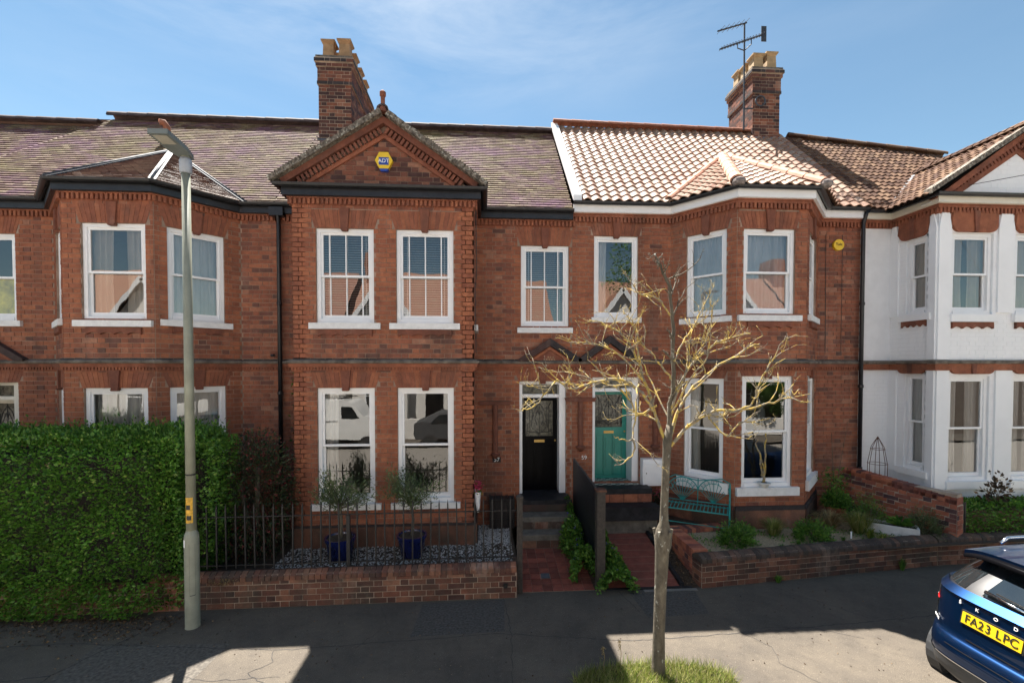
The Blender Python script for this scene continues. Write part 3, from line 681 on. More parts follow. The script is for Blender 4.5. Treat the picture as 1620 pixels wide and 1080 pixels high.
def shell(par, pts, xl, xr, rl, zr=9.66, yr=12.1, ze=6.65):
    """rooms and rear of a house: floors, partition, side and rear walls, rear roof slope"""
    ins = []
    for i, p in enumerate(pts): ins.append(p)
    poly = [(p[0], p[1] + 0.16) for p in pts]
    poly = [(max(xl + .05, min(xr - .05, x)), y) for x, y in poly]
    poly2 = poly + [(xr - .05, 16.0), (xl + .05, 16.0)]
    m = MB()
    for z in (0.72, 3.45, 6.32): m.slab(poly2, z, z + .05)
    m.build('floor', 'room_floor', par)
    m = MB(); m.box(xl + .06, xr - .06, 11.0, 11.08, .78, 6.31).box(xl + .06, xl + .1, 9.55, 10.99, .78, 6.3).box(xr - .1, xr - .06, 9.55, 10.99, .78, 6.3)
    m.build('partition', 'room_wall', par)
    m = MB(); m.box(xl, xl + .05, 9.53, 16.2, 0, 6.6).box(xr - .05, xr, 9.53, 16.2, 0, 6.6).box(xl + .05, xr - .05, 16.01, 16.2, 0, 6.6); m.build('rear_wall', 'rubbed_brick', par)
    MB().add([(xl, yr, zr), (xr, yr, zr), (xr, 16.4, 6.4), (xl, 16.4, 6.4), (xl, yr, zr - .08), (xr, yr, zr - .08), (xr, 16.4, 6.3), (xl, 16.4, 6.3)], [(0, 1, 2, 3), (7, 6, 5, 4), (2, 3, 7, 6), (0, 3, 7, 4), (1, 2, 6, 5)]).build('rear_roof', 'dark_red_tile', par)
    MB().add([(xl + .01, 9.3, 6.5), (xl + .01, yr, zr - .1), (xl + .01, 16.1, 6.5)], [(0, 1, 2)]).add([(xr - .01, 9.3, 6.5), (xr - .01, yr, zr - .1), (xr - .01, 16.1, 6.5)], [(0, 1, 2)]).build('side_gable', 'rubbed_brick', par)
def pipe(par, x, y, z0, z1, r=0.04, mat='black_paint', swan=None):
    m = MB(); pts = [(x, y, z0), (x, y, z1)]
    if swan: pts += [(x, y, z1 + .05), (x + swan[0] * .6, y + swan[1] * .6, z1 + .18), (x + swan[0], y + swan[1], z1 + .27)]
    m.tube(pts, r, 10)
    d = m.build('downpipe', mat, par, smooth=True)
    z = z0 + .9
    while z < z1: MB().lathe((x, y, z), [(r + .004, 0), (r + .012, .01), (r + .012, .06), (r + .004, .07)], 10).build('pipe_collar', mat, d); z += 1.75
    return d
def chimney(par, x0, x1, y0, y1, zb, zt, rows, pot='clay_pot', ped=False):
    st = MB(); ch = .085
    ctr = thing  # unused
    W = Wall(par, 'pale_mortar')
    P = [(x0, y0), (x1, y0), (x1, y1), (x0, y1)]
    bands = [(zb, zt - .62, 0.0), (zt - .62, zt - .54, .03), (zt - .54, zt - .2, 0.02), (zt - .2, zt - .1, .05), (zt - .1, zt, .08)]
    for a, b, e in bands:
        mt = 'dark_brick' if b - a < .09 or b == zt else 'chimney_brick'
        Q = [(x0 - e, y0 - e), (x1 + e, y0 - e), (x1 + e, y1 + e), (x0 - e, y1 + e)]
        st.slab([(Q[0][0] + .008, Q[0][1] + .008), (Q[1][0] - .008, Q[1][1] + .008), (Q[2][0] - .008, Q[2][1] - .008), (Q[3][0] + .008, Q[3][1] - .008)], a, b - .001)
        for i in (0, 1, 3):
            A, B = (Q[i], Q[(i + 1) % 4])
            fr = Fr(A, B); per = SL + HD; k = 0; z = a + .004
            while z < b - .03:
                u = -(k % 2) * per / 2; s = True
                while u < fr.L:
                    w = SL if s else HD; p, q = max(0, u), min(fr.L, u + w)
                    if q - p > .03: W.one(fr, p + .005, q - .005, z, min(z + ch - .012, b), -.05, -.002, mt)
                    u += w; s = not s
                z += ch; k += 1
    s = st.build('chimney_core', 'pale_mortar', par)
    MB().slab([(x0 - .05, y0 - .05), (x1 + .05, y0 - .05), (x1 + .05, y1 + .05), (x0 - .05, y1 + .05)], zt + .001, zt + .06).build('flaunching', 'stone_band', par)
    xs = [x0 + (x1 - x0) * .27, x0 + (x1 - x0) * .76]; n = rows
    for j in range(n):
        y = y0 + .22 + (y1 - y0 - .44) * j / max(1, n - 1)
        for x in xs:
            hh = .46 + rnd.uniform(-.04, .04)
            o = MB()
            def fr4(r0, r1, z_0, z_1):
                z_0 += zt + .055; z_1 += zt + .055
                o.hexa([(x - r0, y - r0, z_0), (x + r0, y - r0, z_0), (x + r0, y + r0, z_0), (x - r0, y + r0, z_0), (x - r1, y - r1, z_1), (x + r1, y - r1, z_1), (x + r1, y + r1, z_1), (x - r1, y + r1, z_1)])
            fr4(.135, .12, 0, hh * .8); fr4(.12, .165, hh * .802, hh * .93); fr4(.168, .168, hh * .932, hh)
            o.build('chimney_pot', pot, par)
    MB().slab([(x0 - .03, y0 - .03), (x1 + .03, y0 - .03), (x1 + .03, y0 + .05), (x0 - .03, y0 + .05)], zb, zb + .13).build('flashing', 'lead', par)
    return W

# ================================================================== SETTING
def slabby(name, poly, z, mat, **kw): return MB().add([(x, y, z) for x, y in poly], [tuple(range(len(poly)))]).build(name, mat, kind='structure', **kw)
slabby('ground', [(-1500, -1500), (1500, -1500), (1500, 1500), (-1500, 1500)], -0.30, 'soil')
slabby('road', [(-200, -3.6), (200, -3.6), (200, 5.6), (-200, 5.6)], -0.12, 'road_asphalt')
KY = 4.25
pv = MB().slab([(-60, KY + .13), (5.5, KY + .13), (5.62, 5.2), (60, 5.8), (60, 7.9), (8.2, 7.6), (3.35, 6.95), (1.85, 6.97), (-60, 6.97)], -0.2, 0.0).build('pavement', 'asphalt', kind='structure')
def kerb_run(a, b):
    a, b = V3((a[0], a[1], 0)), V3((b[0], b[1], 0)); n = max(1, int((b - a).length / .9)); d = (b - a) / n
    for i in range(n):
        p, q = a + d * (i + .006), a + d * (i + .994); s = d.cross(V3((0, 0, 1))).normalized() * .126
        MB().slab([(p.x, p.y), (q.x, q.y), (q.x - s.x, q.y - s.y), (p.x - s.x, p.y - s.y)][::1], -.2, .006).build('kerb_stone', 'pavement_kerb', KERB)
KERB = MB().slab([(-18, KY + .02), (5.4, KY + .02), (5.4, KY + .10), (-18, KY + .10)], -.2, -.05).build('kerb', 'pavement_kerb', kind='structure')
kerb_run((-18, KY), (5.45, KY)); kerb_run((5.45, KY), (5.6, 5.06)); kerb_run((5.6, 5.06), (14, 5.16))
slabby('far_pavement', [(-60, -3.6), (60, -3.6), (60, -5.6), (-60, -5.6)], -0.02, 'asphalt')
# dark resurfacing seams and cracks in the asphalt: thin sunk strips of darker filler
def crack(pts, w, name='pavement_crack', mat='black_print'):
    r = random.Random(len(pts) + int(pts[0][0] * 10)); P = [V3((x, y, 0)) for x, y in pts]; m = MB(); prev = None
    fine = []
    for a, b in zip(P[:-1], P[1:]):
        k = max(1, int((b - a).length / .07))
        for i in range(k): fine.append(a + (b - a) * i / k + V3((r.uniform(-.014, .014), r.uniform(-.014, .014), 0)))
    fine.append(P[-1])
    for i in range(len(fine) - 1):
        d = (fine[i + 1] - fine[i]).normalized(); s = V3((-d.y, d.x, 0)) * w * r.uniform(.3, 1.0) / 2; s2 = V3((-d.y, d.x, 0)) * w * .4
        m.add([fine[i] - s, fine[i] + s, fine[i + 1] + s2, fine[i + 1] - s2], [(0, 1, 2, 3)])
    m.v = [(x, y, .0025) for x, y, z in m.v]
    return m.build(name, 'asphalt_seam', pv)
plain('asphalt_seam', (0.045, 0.042, 0.04), 0.95, var=0.3, vscale=20)
for pts, w in [([(-8, 5.98), (-5.2, 6.02), (-2.5, 5.72), (.2, 5.9), (1.9, 5.64), (3.4, 5.72), (5.3, 5.86), (8, 6.1)], .014), ([(.3, 6.95), (.36, 5.9), (.30, 4.5)], .012), ([(2.1, 6.95), (2.22, 6.3), (2.5, 6.1)], .012),
               ([(-2.6, 5.72), (-2.5, 5.5), (-2.7, 5.3), (-2.4, 5.1)], .010), ([(3.4, 5.72), (3.6, 5.4), (3.5, 5.1), (3.75, 4.7)], .010), ([(-4.3, 6.7), (-4.9, 5.4), (-4.9, 4.6)], .02), ([(-1.5, 6.7), (-1.3, 6.2), (-1.6, 5.7)], .008),
               ([(4.5, 7.0), (5.1, 6.3), (5.4, 5.9)], .010), ([(-7.5, 5.3), (-5.2, 5.35), (-4.9, 5.4)], .02), ([(3.45, 5.7), (3.62, 5.82), (4.4, 5.78), (4.9, 5.5)], .008), ([(-3.4, 5.3), (-3.1, 5.2), (-2.3, 5.22)], .008)]: crack(pts, w)
for k, (poly, mt) in enumerate([([(-.9, 6.72), (.3, 6.78), (.28, 5.95), (-.95, 5.9)], 'asphalt_patch'), ([(2.25, 6.9), (3.3, 6.9), (3.2, 6.2), (2.3, 6.15)], 'asphalt_patch'), ([(-4.85, 5.95), (-3.2, 5.9), (-3.3, 4.6), (-4.8, 4.6)], 'asphalt_old')]): MB().add([(x, y, .0018) for x, y in poly], [(3, 2, 1, 0)]).build('tarmac_patch', mt, pv)
# (service cover) frame at the left of the pavement
mc = MB().slab([(-6.2, 4.75), (-4.95, 4.75), (-4.85, 5.25), (-6.1, 5.25)], -.02, .003).build('utility_cover', 'galvanised_plate' if 'galvanised_plate' in MATS else 'step_stone', pv)

slabby('front_garden', [(-10.3, 6.99), (.56, 6.99), (.56, 9.35), (-10.3, 9.35)], 0.26, 'soil')
# garden 57 gravel
rg = np.random.default_rng(3); gm = MB()
for i in range(5200):
    x, y = rg.uniform(-3.4, .5), rg.uniform(7.05, 8.28) if rg.random() < .75 else rg.uniform(8.28, 9.25)
    if y > 8.28 and x < -.1: x = rg.uniform(-.1, .5)
    r = rg.uniform(.008, .019); z = .262 + rg.uniform(0, .012); a = rg.uniform(0, 6.28); c, s = math.cos(a), math.sin(a)
    p = [(x + (c * u - s * v) * r, y + (s * u + c * v) * r) for u, v in ((-1, -.7), (1, -.6), (.8, .8), (-.9, .7))]
    gm.add([(p[0][0], p[0][1], z), (p[1][0], p[1][1], z), (p[2][0], p[2][1], z), (p[3][0], p[3][1], z), (x, y, z + r * .9)], [(0, 1, 4), (1, 2, 4), (2, 3, 4), (3, 0, 4)])
gm.build('gravel', 'gravel', kind='stuff', label='pale grey gravel covering the small front garden behind the railings', category='gravel')

# paths
p57 = MB().add([(.60, 6.98, 0.0), (1.74, 6.98, 0.0), (1.74, 8.35, .20), (.60, 8.35, .20), (.60, 6.98, -.2), (1.74, 6.98, -.2), (1.74, 8.35, -.2), (.60, 8.35, -.2)], [(0, 1, 2, 3), (0, 4, 5, 1)]).build('tiled_path', 'mortar', kind='structure')
tme = {}
rows = 9; cols = 7
for j in range(rows):
    y0 = 6.98 + j * .1525; z0 = .0 + (y0 - 6.98) * .146
    for i in range(cols):
        x0 = .605 + i * .1625 - (0.08 if j % 2 and 0 else 0)
        if j in (1, 2) and i in (2,) and j == 2: continue
        me = unit_brick('path_tile'); M = Matrix.Rotation(math.atan(.146), 4, 'X') @ Matrix.Diagonal((.156, .147, .02, 1)); M.translation = V3((x0 + .08, y0 + .075, z0 + .012 + rnd.uniform(-.001, .001)))
        inst('paving_tile', me, M, p57)
MB().add([(.94, 7.29, .062), (1.08, 7.29, .062), (1.08, 7.43, .082), (.94, 7.43, .082)], [(0, 1, 2, 3)]).build('drain_cover', 'lead', p57)
p59 = MB().add([(1.90, 6.99, 0.01), (3.12, 6.99, 0.01), (3.12, 8.6, .30), (1.90, 8.6, .30), (1.90, 6.99, -.2), (3.12, 6.99, -.2)], [(0, 1, 2, 3), (0, 4, 5, 1)]).build('garden_path', 'path_concrete' if 'path_concrete' in MATS else 'path_tile', kind='structure')
for j in range(1, 8):
    y = 6.99 + j * .2; z = .01 + (y - 6.99) * .18 + .003
    for q in (0,): MB().add([(1.9, y, z), (3.12, y, z), (3.12, y + .008, z + .001), (1.9, y + .008, z + .001)], [(0, 1, 2, 3)]).build('path_joint', 'mortar', p59)
for j in range(8):
    y = 7.0 + j * .2; MB().hexa([(3.13, y + .004, -.05), (3.19, y + .004, -.05), (3.19, y + .196, -.05), (3.13, y + .196, -.05), (3.13, y + .004, .06 + (y - 7) * .18), (3.19, y + .004, .06 + (y - 7) * .18), (3.19, y + .196, .09 + (y - 7) * .18), (3.13, y + .196, .09 + (y - 7) * .18)]).build('edging_stone', 'dark_slab', p59)
MB().slab([(1.9, 6.93), (3.3, 6.93), (3.3, 6.985), (1.9, 6.985)], -.05, .02).build('threshold_kerb', 'dark_slab', p59)
MB().slab([(2.5, 6.86), (3.35, 6.86), (3.35, 6.925), (2.5, 6.925)], -.05, .008).build('threshold_kerb', 'pavement_kerb', p59)
slabby('terrace', [(3.5, 7.05), (14.2, 7.75), (14.2, 9.35), (3.19, 9.35), (3.19, 8.36), (3.5, 8.36)], 0.40, 'soil')
slabby('garden_bed', [(3.6, 7.05), (7.9, 7.55), (7.75, 8.6), (3.6, 8.1)], 0.43, 'sand_gravel')

MB().add([(3.19, 6.96, .0), (3.5, 6.96, .0), (3.5, 8.7, .30), (3.19, 8.7, .30)], [(0, 1, 2, 3)]).add([(-10.4, 6.7, -.003), (-10.4, 6.7, -.003)], []).build('path_border', 'soil', kind='structure')
MB().add([(1.74, 6.98, .0), (1.90, 6.98, .0), (1.90, 8.9, .28), (1.74, 8.9, .28)], [(0, 1, 2, 3)]).build('border_soil', 'soil', kind='structure')
# ================================================================== HOUSE, dark door (centre)
YM, YB = 9.3, 8.3
ZC = 3.58
mainfr = Fr((0, YM)); bayfr = Fr((0, YB))
def scene_house(label, x, name='terraced_house'): return thing(name, label, 'house', (x, YM, 0), 'terraced houses in the row')
H57 = scene_house('red brick house with black front door and square bay under a pointed brick gable', -1.1)
pl57 = [(-4.05, 9.3), (-3.36, 9.3), (-3.36, 8.3), (-.17, 8.3), (-.17, 9.3), (1.82, 9.3)]
W = Wall(H57)
zt = 6.35; DR = {42}
up = [(-2.95, -1.95, 4.28, 5.95), (-1.55, -.54, 4.28, 5.95)]; lo = [(-2.95, -1.95, 1.05, 3.12), (-1.54, -.54, 1.05, 3.12)]
def arches(W, fr, holes, h_up=.33, h_lo=.29, key=True):
    out = []
    for h in holes: out.append(arch(W, fr, h[0], h[1], h[3], h_up if h[3] > 4 else h_lo, key))
    return out
sk = arches(W, bayfr, up + lo)
W.face(bayfr, -3.36, -.17, .2, zt, up + lo, dark_rows=DR, skip=sk, edge='orange_brick')
for h in up: window(H57, bayfr, *h, bars=True, cover='blind', seed=3)
window(H57, bayfr, *lo[0], cover='left', seed=4); window(H57, bayfr, *lo[1], cover='none', seed=5)
for h in up: apron(H57, bayfr, h[0] + .03, h[1] - .03, h[2] - .115)
# returns
rl = Fr((-3.36, 9.3), (-3.36, 8.3)); rr = Fr((-.17, 8.3), (-.17, 9.3))
W.face(rl, 0, 1, .2, zt, dark_rows=DR); rh = [(.28, .78, 4.28, 5.95), (.28, .78, 1.05, 3.12)]
W.face(rr, 0, 1, .2, zt, rh, dark_rows=DR)
for h in rh: window(H57, rr, *h, cover='none')
um = [(.77, 1.75, 4.30, 5.97)]; dr = (.74, 1.70, .88, 3.2)
sk = arches(W, mainfr, um) + [arch(W, mainfr, dr[0], dr[1], dr[3], .26, True)]
W.face(mainfr, -4.05, -3.36, .2, zt, dark_rows=DR); W.face(mainfr, -.17, 1.82, .2, zt, um + [dr], dark_rows=DR, skip=sk, edge='orange_brick')
window(H57, mainfr, *um[0], bars=True, cover='blind', sill_ext=.08)
for fr, a, b in ((bayfr, -3.36, -.17), (rr, 0, 1)):    # plinth
    W.one(fr, a, b, .2, .62, -.05, .05, 'wall_brick'); MB().prism(fr, [(a, .62), (b, .62), (b, .66), (a, .66)], -.02, .03).build('plinth_course', 'dark_brick', H57)
cornice(H57, pl57); string_course(H57, pl57)
W.finish(300, 1.2)
gutter(H57, pl57, 6.60)
pipe(H57, -3.98, 9.2, .3, 6.28, swan=(0, -.06)); MB().box(-4.12, -3.86, 9.1, 9.26, 6.42, 6.58).build('rainwater_hopper', 'black_paint', H57)
shell(H57, pl57, -4.05, 1.82, 0)
EAVE = 9.17; ZE = 6.66; SL57 = (9.66 - ZE) / (12.1 - EAVE)
def zmain(y): return ZE + (y - EAVE) * SL57
roof_plane(H57, [(-4.05, EAVE, ZE), (1.82, EAVE, ZE), (1.82, 12.1, 9.66), (-4.05, 12.1, 9.66)], 'purple_tile')
ridge(H57, (-3.2, 12.08, 9.66), (1.82, 12.08, 9.65), 'ridge_dark', .15)
# gable over the bay
GX, GZ = -1.74, 7.92; gl, gr = -3.66, .06; gy = 8.10
sl = (GZ - 6.70) / (GX - gl); yb = EAVE + (GZ - ZE) / SL57
clip = lambda z: ((GX - (GZ - .10 - z) / sl), (GX + (GZ - .10 - z) / sl)) if z < GZ - .1 else (0, 0)
gw = Wall(H57); gw.face(bayfr, -3.4, 0, 6.64, 7.86, clip=lambda z: (lambda a: (a[0] + .34, a[1] - .34))(clip(z)), mat='chimney_brick')
MB().prism(bayfr, [(gl + .2, 6.62), (gr - .2, 6.62), (GX, GZ - .06)], -.2, -.002).build('wall', 'mortar', H57)
gw.finish(0)
for sgn in (-1, 1):
    e = gl if sgn < 0 else gr
    ang = V3((GX - e, 0, GZ - 6.70)).normalized(); Ls = math.hypot(GX - e, GZ - 6.70); nrm = V3((-ang.z * (1 if sgn < 0 else -1), 0, ang.x * (1 if sgn < 0 else -1)))
    if nrm.z < 0: nrm = -nrm
    a = V3((e, 0, 6.70))
    def strip(o0, o1, d0, d1, name, mat, L0=0.1, L1=0.0):
        p = [a + ang * L0 + nrm * o0, a + ang * (Ls + L1 * 0) + nrm * o0, a + ang * (Ls) + nrm * o1, a + ang * L0 + nrm * o1]
        # close at the apex on the vertical mid line
        for q in (1, 2):
            t = (GX - p[q].x) / ang.x; p[q] = p[q] + ang * t
        MB().prism(bayfr, [(v.x, v.z) for v in (p if sgn < 0 else p[::-1])], d0, d1).build(name, mat, H57)
    strip(-.13, -.03, -.02, .12, 'raking_cornice', 'terracotta', .15); strip(-.32, -.25, -.02, .045, 'raking_band', 'rubbed_brick', .5)
    m = MB(); k = int((Ls - .5) / .082)
    for i in range(k):
        c = a + ang * (.42 + i * .082) + nrm * -.20; w = .024; h = .055
        m.hexa([(c + ang * su * w + nrm * sv * h + V3((0, YB + dd, 0))) for sv in (-1, 1) for (su, dd) in ((-1, -.09), (1, -.09), (1, -.01), (-1, -.01))])
    m.build('raking_dentils', 'terracotta', H57, kind='stuff')
    for i in range(int(Ls / .16)):   # verge tiles
        c0 = a + ang * (i * .16); c1 = a + ang * (i * .16 + .17); th = .06
        c1x = c1 if (c1.x - GX) * sgn > 0 else V3((GX, 0, GZ))
        MB().hexa([tuple(V3((p.x, y, p.z)) + nrm * o) for o in (-.03, th + rnd.uniform(-.012, .012)) for p, y in ((c0, gy - .04), (c1x, gy - .04), (c1x, gy + .22), (c0, gy + .22))]).build('verge_tile', 'verge_stone', H57)
    ze = (e, EAVE + (6.70 - ZE) / SL57, 6.70)
    roof_plane(H57, [(e, gy + .1, 6.70), ze, (GX, yb, GZ), (GX, gy + .1, GZ)], 'purple_tile')
ridge(H57, (GX, gy, GZ + .02), (GX, yb, GZ + .02), 'ridge_dark', .10)
MB().lathe((GX, gy + .05, GZ), [(.08, 0), (.06, .08), (.038, .11), (.038, .27), (.055, .29), (.055, .35), (.025, .38)], 10).build('finial', 'terracotta', H57)
CW = chimney(H57, -3.98, -3.2, 11.45, 13.4, 8.9, 10.95, 4); CW.finish(300)
MB().add([(-3.05, 11.4, 9.05), (-2.95, 11.4, 9.05), (-2.95, 11.9, 9.58), (-3.05, 11.9, 9.58)], [(0, 1, 2, 3)]).build('flashing', 'lead', H57)
# cable from eaves to string course
MB().tube([(-.13, 8.27, 6.3), (-.12, 8.27, 5.2), (-.145, 8.27, 4.9), (-.13, 8.27, 3.75)], .006, 5).build('cable', 'black_print', H57)

def pediment(par, x0, x1, zb, zap):
    c = (x0 + x1) / 2; fr = mainfr
    MB().prism(fr, [(x0 + .06, zb), (x1 - .06, zb), (c, zap - .06)], -.02, .03).build('pediment_panel', 'terracotta', par)
    for s in (-1, 1):
        e = x0 if s < 0 else x1; p = [(e, zb + .01), (e + .13 * -s, zb + .01), (c, zap - .13), (c, zap + .02), (e - s * -.02, zb + .05)]
        MB().prism(fr, p if s < 0 else p[::-1], -.02, .12).build('pediment_coping', 'dark_brick', par)
        p = [(e - s * .19, zb + .012), (e - s * .27, zb + .012), (c, zap - .21), (c, zap - .15)]
        MB().prism(fr, p if s < 0 else p[::-1], -.02, .07).build('pediment_moulding', 'rubbed_brick', par)
    k = 0
    for j in range(5):
        for i in range(12):
            x = c - .27 + i * .052 + (j % 2) * .026; z = zb + .05 + j * .045
            if abs(x - c) < (zap - .27 - z) / (zap - zb) * (x1 - x0) / 2 - .06:
                MB().prism(fr, [(x - .022, z), (x, z - .02), (x + .022, z), (x, z + .02)], .02, .042).build('diaper_tile', 'diaper_tile', par); k += 1
brickmat('diaper_tile', [(0, (0.30, 0.19, 0.11)), (1, (0.40, 0.26, 0.16))], stain_amt=.3)
pediment(H57, .72, 2.0, 3.60, 4.06)
W2 = W
# pilaster ornaments beside the doors
def pendant(par, x, zt_=2.72, zb_=1.72, y=9.3):
    fr = Fr((0, y))
    MB().prism(fr, [(x - .30, zt_), (x + .30, zt_), (x + .33, zt_ + .08), (x - .33, zt_ + .08)], -.02, .05).build('capital', 'terracotta', par)
    MB().lathe((x, y - .03, zb_), [(.055, 0), (.055, zt_ - zb_)], 10).build('shaft', 'terracotta', par)
    MB().lathe((x, y - .035, zb_ - .1), [(.02, 0), (.05, .03), (.09, .07), (.10, .10), (.06, .13)], 12).build('corbel', 'terracotta', par)
pendant(H57, .24)
# central door pier (shared) belongs to the dark-door house
def door(par, fr, u0, u1, z0, z1, mat, panels, ztr, side, post='white_paint', dd=-.30):
    """recessed front door with transom light; side: which reveal carries the wide post"""
    dfr = fr
    f = MB().fbox(fr, u0, u0 + .06, z0, z1, dd - .08, -.04).fbox(fr, u1 - .13, u1, z0, z1, dd - .08, -.05).fbox(fr, u0 + .06, u1 - .13, z1 - .06, z1, dd - .08, -.10).fbox(fr, u0 + .06, u1 - .13, ztr, ztr + .07, dd - .08, -.10)
    f.build('door_frame', post, par)
    a, b = u0 + .065, u1 - .135
    MB().fbox(fr, a, b, ztr + .07, z1 - .06, dd - .03, dd - .015).build('transom_light', 'stained_glass', par)
    d = MB().fbox(fr, a, b, z0, z0 + .06, dd - .04, dd + .012).fbox(fr, a, a + .09, z0 + .06, ztr, dd - .04, dd).fbox(fr, b - .09, b, z0 + .06, ztr, dd - .04, dd)
    mid = z0 + (ztr - z0) * .50; d.fbox(fr, a + .09, b - .09, mid, mid + .16, dd - .04, dd).fbox(fr, a + .09, b - .09, ztr - .08, ztr, dd - .04, dd).fbox(fr, a + .09, b - .09, z0 + .06, mid, dd - .04, dd - .02)
    d = d.build('door', mat, par)
    n = 3; w = (b - a - .18) / n
    for i in range(n):
        x = a + .09 + w * i; MB().fbox(fr, x + .035, x + w - .035, z0 + .20, mid - .05, dd - .02, dd - .006).build('door_panel', mat, d)
        if i: MB().fbox(fr, x - .012, x + .012, z0 + .1, mid, dd - .02, dd + .006).build('muntin', mat, d)
    g = MB(); g.fbox(fr, a + .09, b - .09, mid + .16, ztr - .08, dd - .025, dd - .015); g = g.build('leaded_light', 'stained_glass', d)
    # came lines
    c = (a + b) / 2; za, zb2 = mid + .18, ztr - .10; m = MB(); wv = (b - a - .2) / 2
    def came(pts, r=.006): m.tube([fr.p(c + x * wv, za + (zb2 - za) * y, dd - .012) for x, y in pts], r, 5)
    for s in (-1, 1):
        came([(s * .95, .0), (s * .9, .3), (s * .55, .45), (s * .3, .8), (0, .95)]); came([(s * .9, 1), (s * .5, .7), (s * .62, .25), (s * .2, .1), (0, .05)]); came([(s * .15, .3), (s * .35, .5), (s * .1, .75), (0, .6)]); came([(s * .7, .05), (s * .75, .95)])
    came([(0, 0), (0, 1)]); came([(-.95, .12), (0, .06), (.95, .12)])
    m.build('lead_came', 'lead_came', d, smooth=True)
    MB().fbox(fr, c - .11, c + .11, mid + .03, mid + .085, dd + .001, dd + .014).build('letter_box', 'brass', d)
    MB().lathe(tuple(fr.p(b - .045, mid + .05, dd + .02)), [(.01, 0), (.02, .01), (.02, .03), (.01, .04)], 10).build('door_knob', 'brass', d)
    MB().fbox(fr, u0 - .02, u0 + .0, z0, z1, -.40, -.10).fbox(fr, u1, u1 + .02, z0, z1, -.4, -.1).build('reveal', 'rubbed_brick', par)
door(H57, mainfr, dr[0], dr[1], dr[2], dr[3], 'black_door', 3, 2.86, 1)
st = MB().box(.70, 1.74, 8.82, 9.72, .60, .88).build('doorstep', 'dark_slab', H57)
MB().box(.70, 1.74, 8.50, 8.815, .40, .66).build('step', 'step_stone', H57); MB().box(.70, 1.74, 8.20, 8.495, .05, .43).build('step', 'step_stone', H57)
MB().box(.72, 1.72, 8.812, 8.818, .665, .80).build('step_riser', 'wall_brick', H57)
for y, z in ((8.493, .44), (8.193, .2)):
    for i in range(4): MB().box(.71 + i * .257, .71 + i * .257 + .25, y, y + .004, z, z + .13).build('step_brick', 'wall_brick', H57)

# ================================================================== HOUSE, left (canted bay behind the hedge)
H55 = scene_house('red brick terraced house behind the tall hedge, its canted bay under a lead-hipped roof', -7)
XL = -10.4
pl55 = [(XL, 9.3), (-8.2, 9.3), (-7.19, 8.3), (-5.69, 8.3), (-4.75, 9.3), (-4.05, 9.3)]
W = Wall(H55)
c1 = Fr(pl55[1], pl55[2]); c2 = Fr(pl55[3], pl55[4])
up = [(-6.88, -5.83, 4.3, 5.97)]; lo = [(-6.88, -5.83, 1.05, 3.13)]; cu = [(.19, 1.08, 4.33, 5.97), (.2, 1.08, 1.05, 3.13)]; cl = [(.32, 1.2, 4.33, 5.97), (.32, 1.2, 1.05, 3.13)]
sk = arches(W, bayfr, up + lo); W.face(bayfr, -7.19, -5.69, .2, zt, up + lo, dark_rows=DR, skip=sk, edge='orange_brick')
sk = arches(W, c2, cu); W.face(c2, 0, c2.L, .2, zt, cu, dark_rows=DR, skip=sk, edge='orange_brick')
sk = arches(W, c1, cl); W.face(c1, 0, c1.L, .2, zt, cl, dark_rows=DR, skip=sk, edge='orange_brick')
window(H55, bayfr, *up[0], cover='creampair', seed=12); window(H55, c2, *cu[0], cover='white', seed=8); window(H55, bayfr, *lo[0], cover='white'); window(H55, c2, *cu[1], cover='white'); window(H55, c1, *cl[0], cover='white'); window(H55, c1, *cl[1], cover='white')
apron(H55, bayfr, -6.8, -5.9, 4.18); apron(H55, c2, .25, 1.02, 4.21); apron(H55, c1, .36, 1.15, 4.21)
um = [(-9.75, -8.9, 4.38, 6.03)]; dr = (-9.85, -8.9, .88, 3.2)
sk = arches(W, mainfr, um) + [arch(W, mainfr, dr[0], dr[1], dr[3], .26, True)]
W.face(mainfr, XL, -8.2, .2, zt, um + [dr], dark_rows=DR, skip=sk, edge='orange_brick'); W.face(mainfr, -4.75, -4.05, .2, zt, dark_rows=DR)
window(H55, mainfr, *um[0], cover='yellow'); door(H55, mainfr, *dr[:3], dr[3], 'cream_paint', 3, 2.86, 1, post='cream_paint')
pediment(H55, -10.02, -8.72, 3.60, 4.06)
cornice(H55, pl55); string_course(H55, pl55); W.finish(300, 2.0); gutter(H55, pl55, 6.60)
shell(H55, pl55, XL, -4.05, 0)
roof_plane(H55, [(-11.0, EAVE, ZE), (-4.05, EAVE, ZE), (-4.05, 12.1, 9.66), (-9.2, 12.1, 9.68)], 'purple_tile')
ridge(H55, (-9.25, 12.08, 9.68), (-4.05, 12.08, 9.66), 'ridge_dark', .15)
def bay_roof(par, pts, ap, mat, style, tw, g, singles=(0, 0, 0), amp=.03):
    for i in range(3): roof_plane(par, [pts[i], pts[i + 1], ap], mat, tw, g, style, singles[i], amp)
b55 = [(-8.42, EAVE, 6.64), (-7.30, 8.12, 6.64), (-5.58, 8.12, 6.64), (-4.58, EAVE, 6.64)]; ap = (-6.95, 10.75, 8.30)
bay_roof(H55, b55, ap, 'dark_red_tile', 'plain', .165, .1)
def hip_strip(par, a, b, mat, w=.11, name='hip_flashing', h=.05):
    a, b = V3(a) + V3((0, 0, .03)), V3(b) + V3((0, 0, .03)); MB().bar(a, b, w, .02).build(name, mat, par); MB().tube([a + V3((0, 0, .02)), b + V3((0, 0, .02))], .024, 8).build('hip_roll', mat, par, smooth=True)
hip_strip(H55, b55[1], ap, 'lead'); hip_strip(H55, b55[2], ap, 'bright_lead'); hip_strip(H55, b55[3], ap, 'lead')
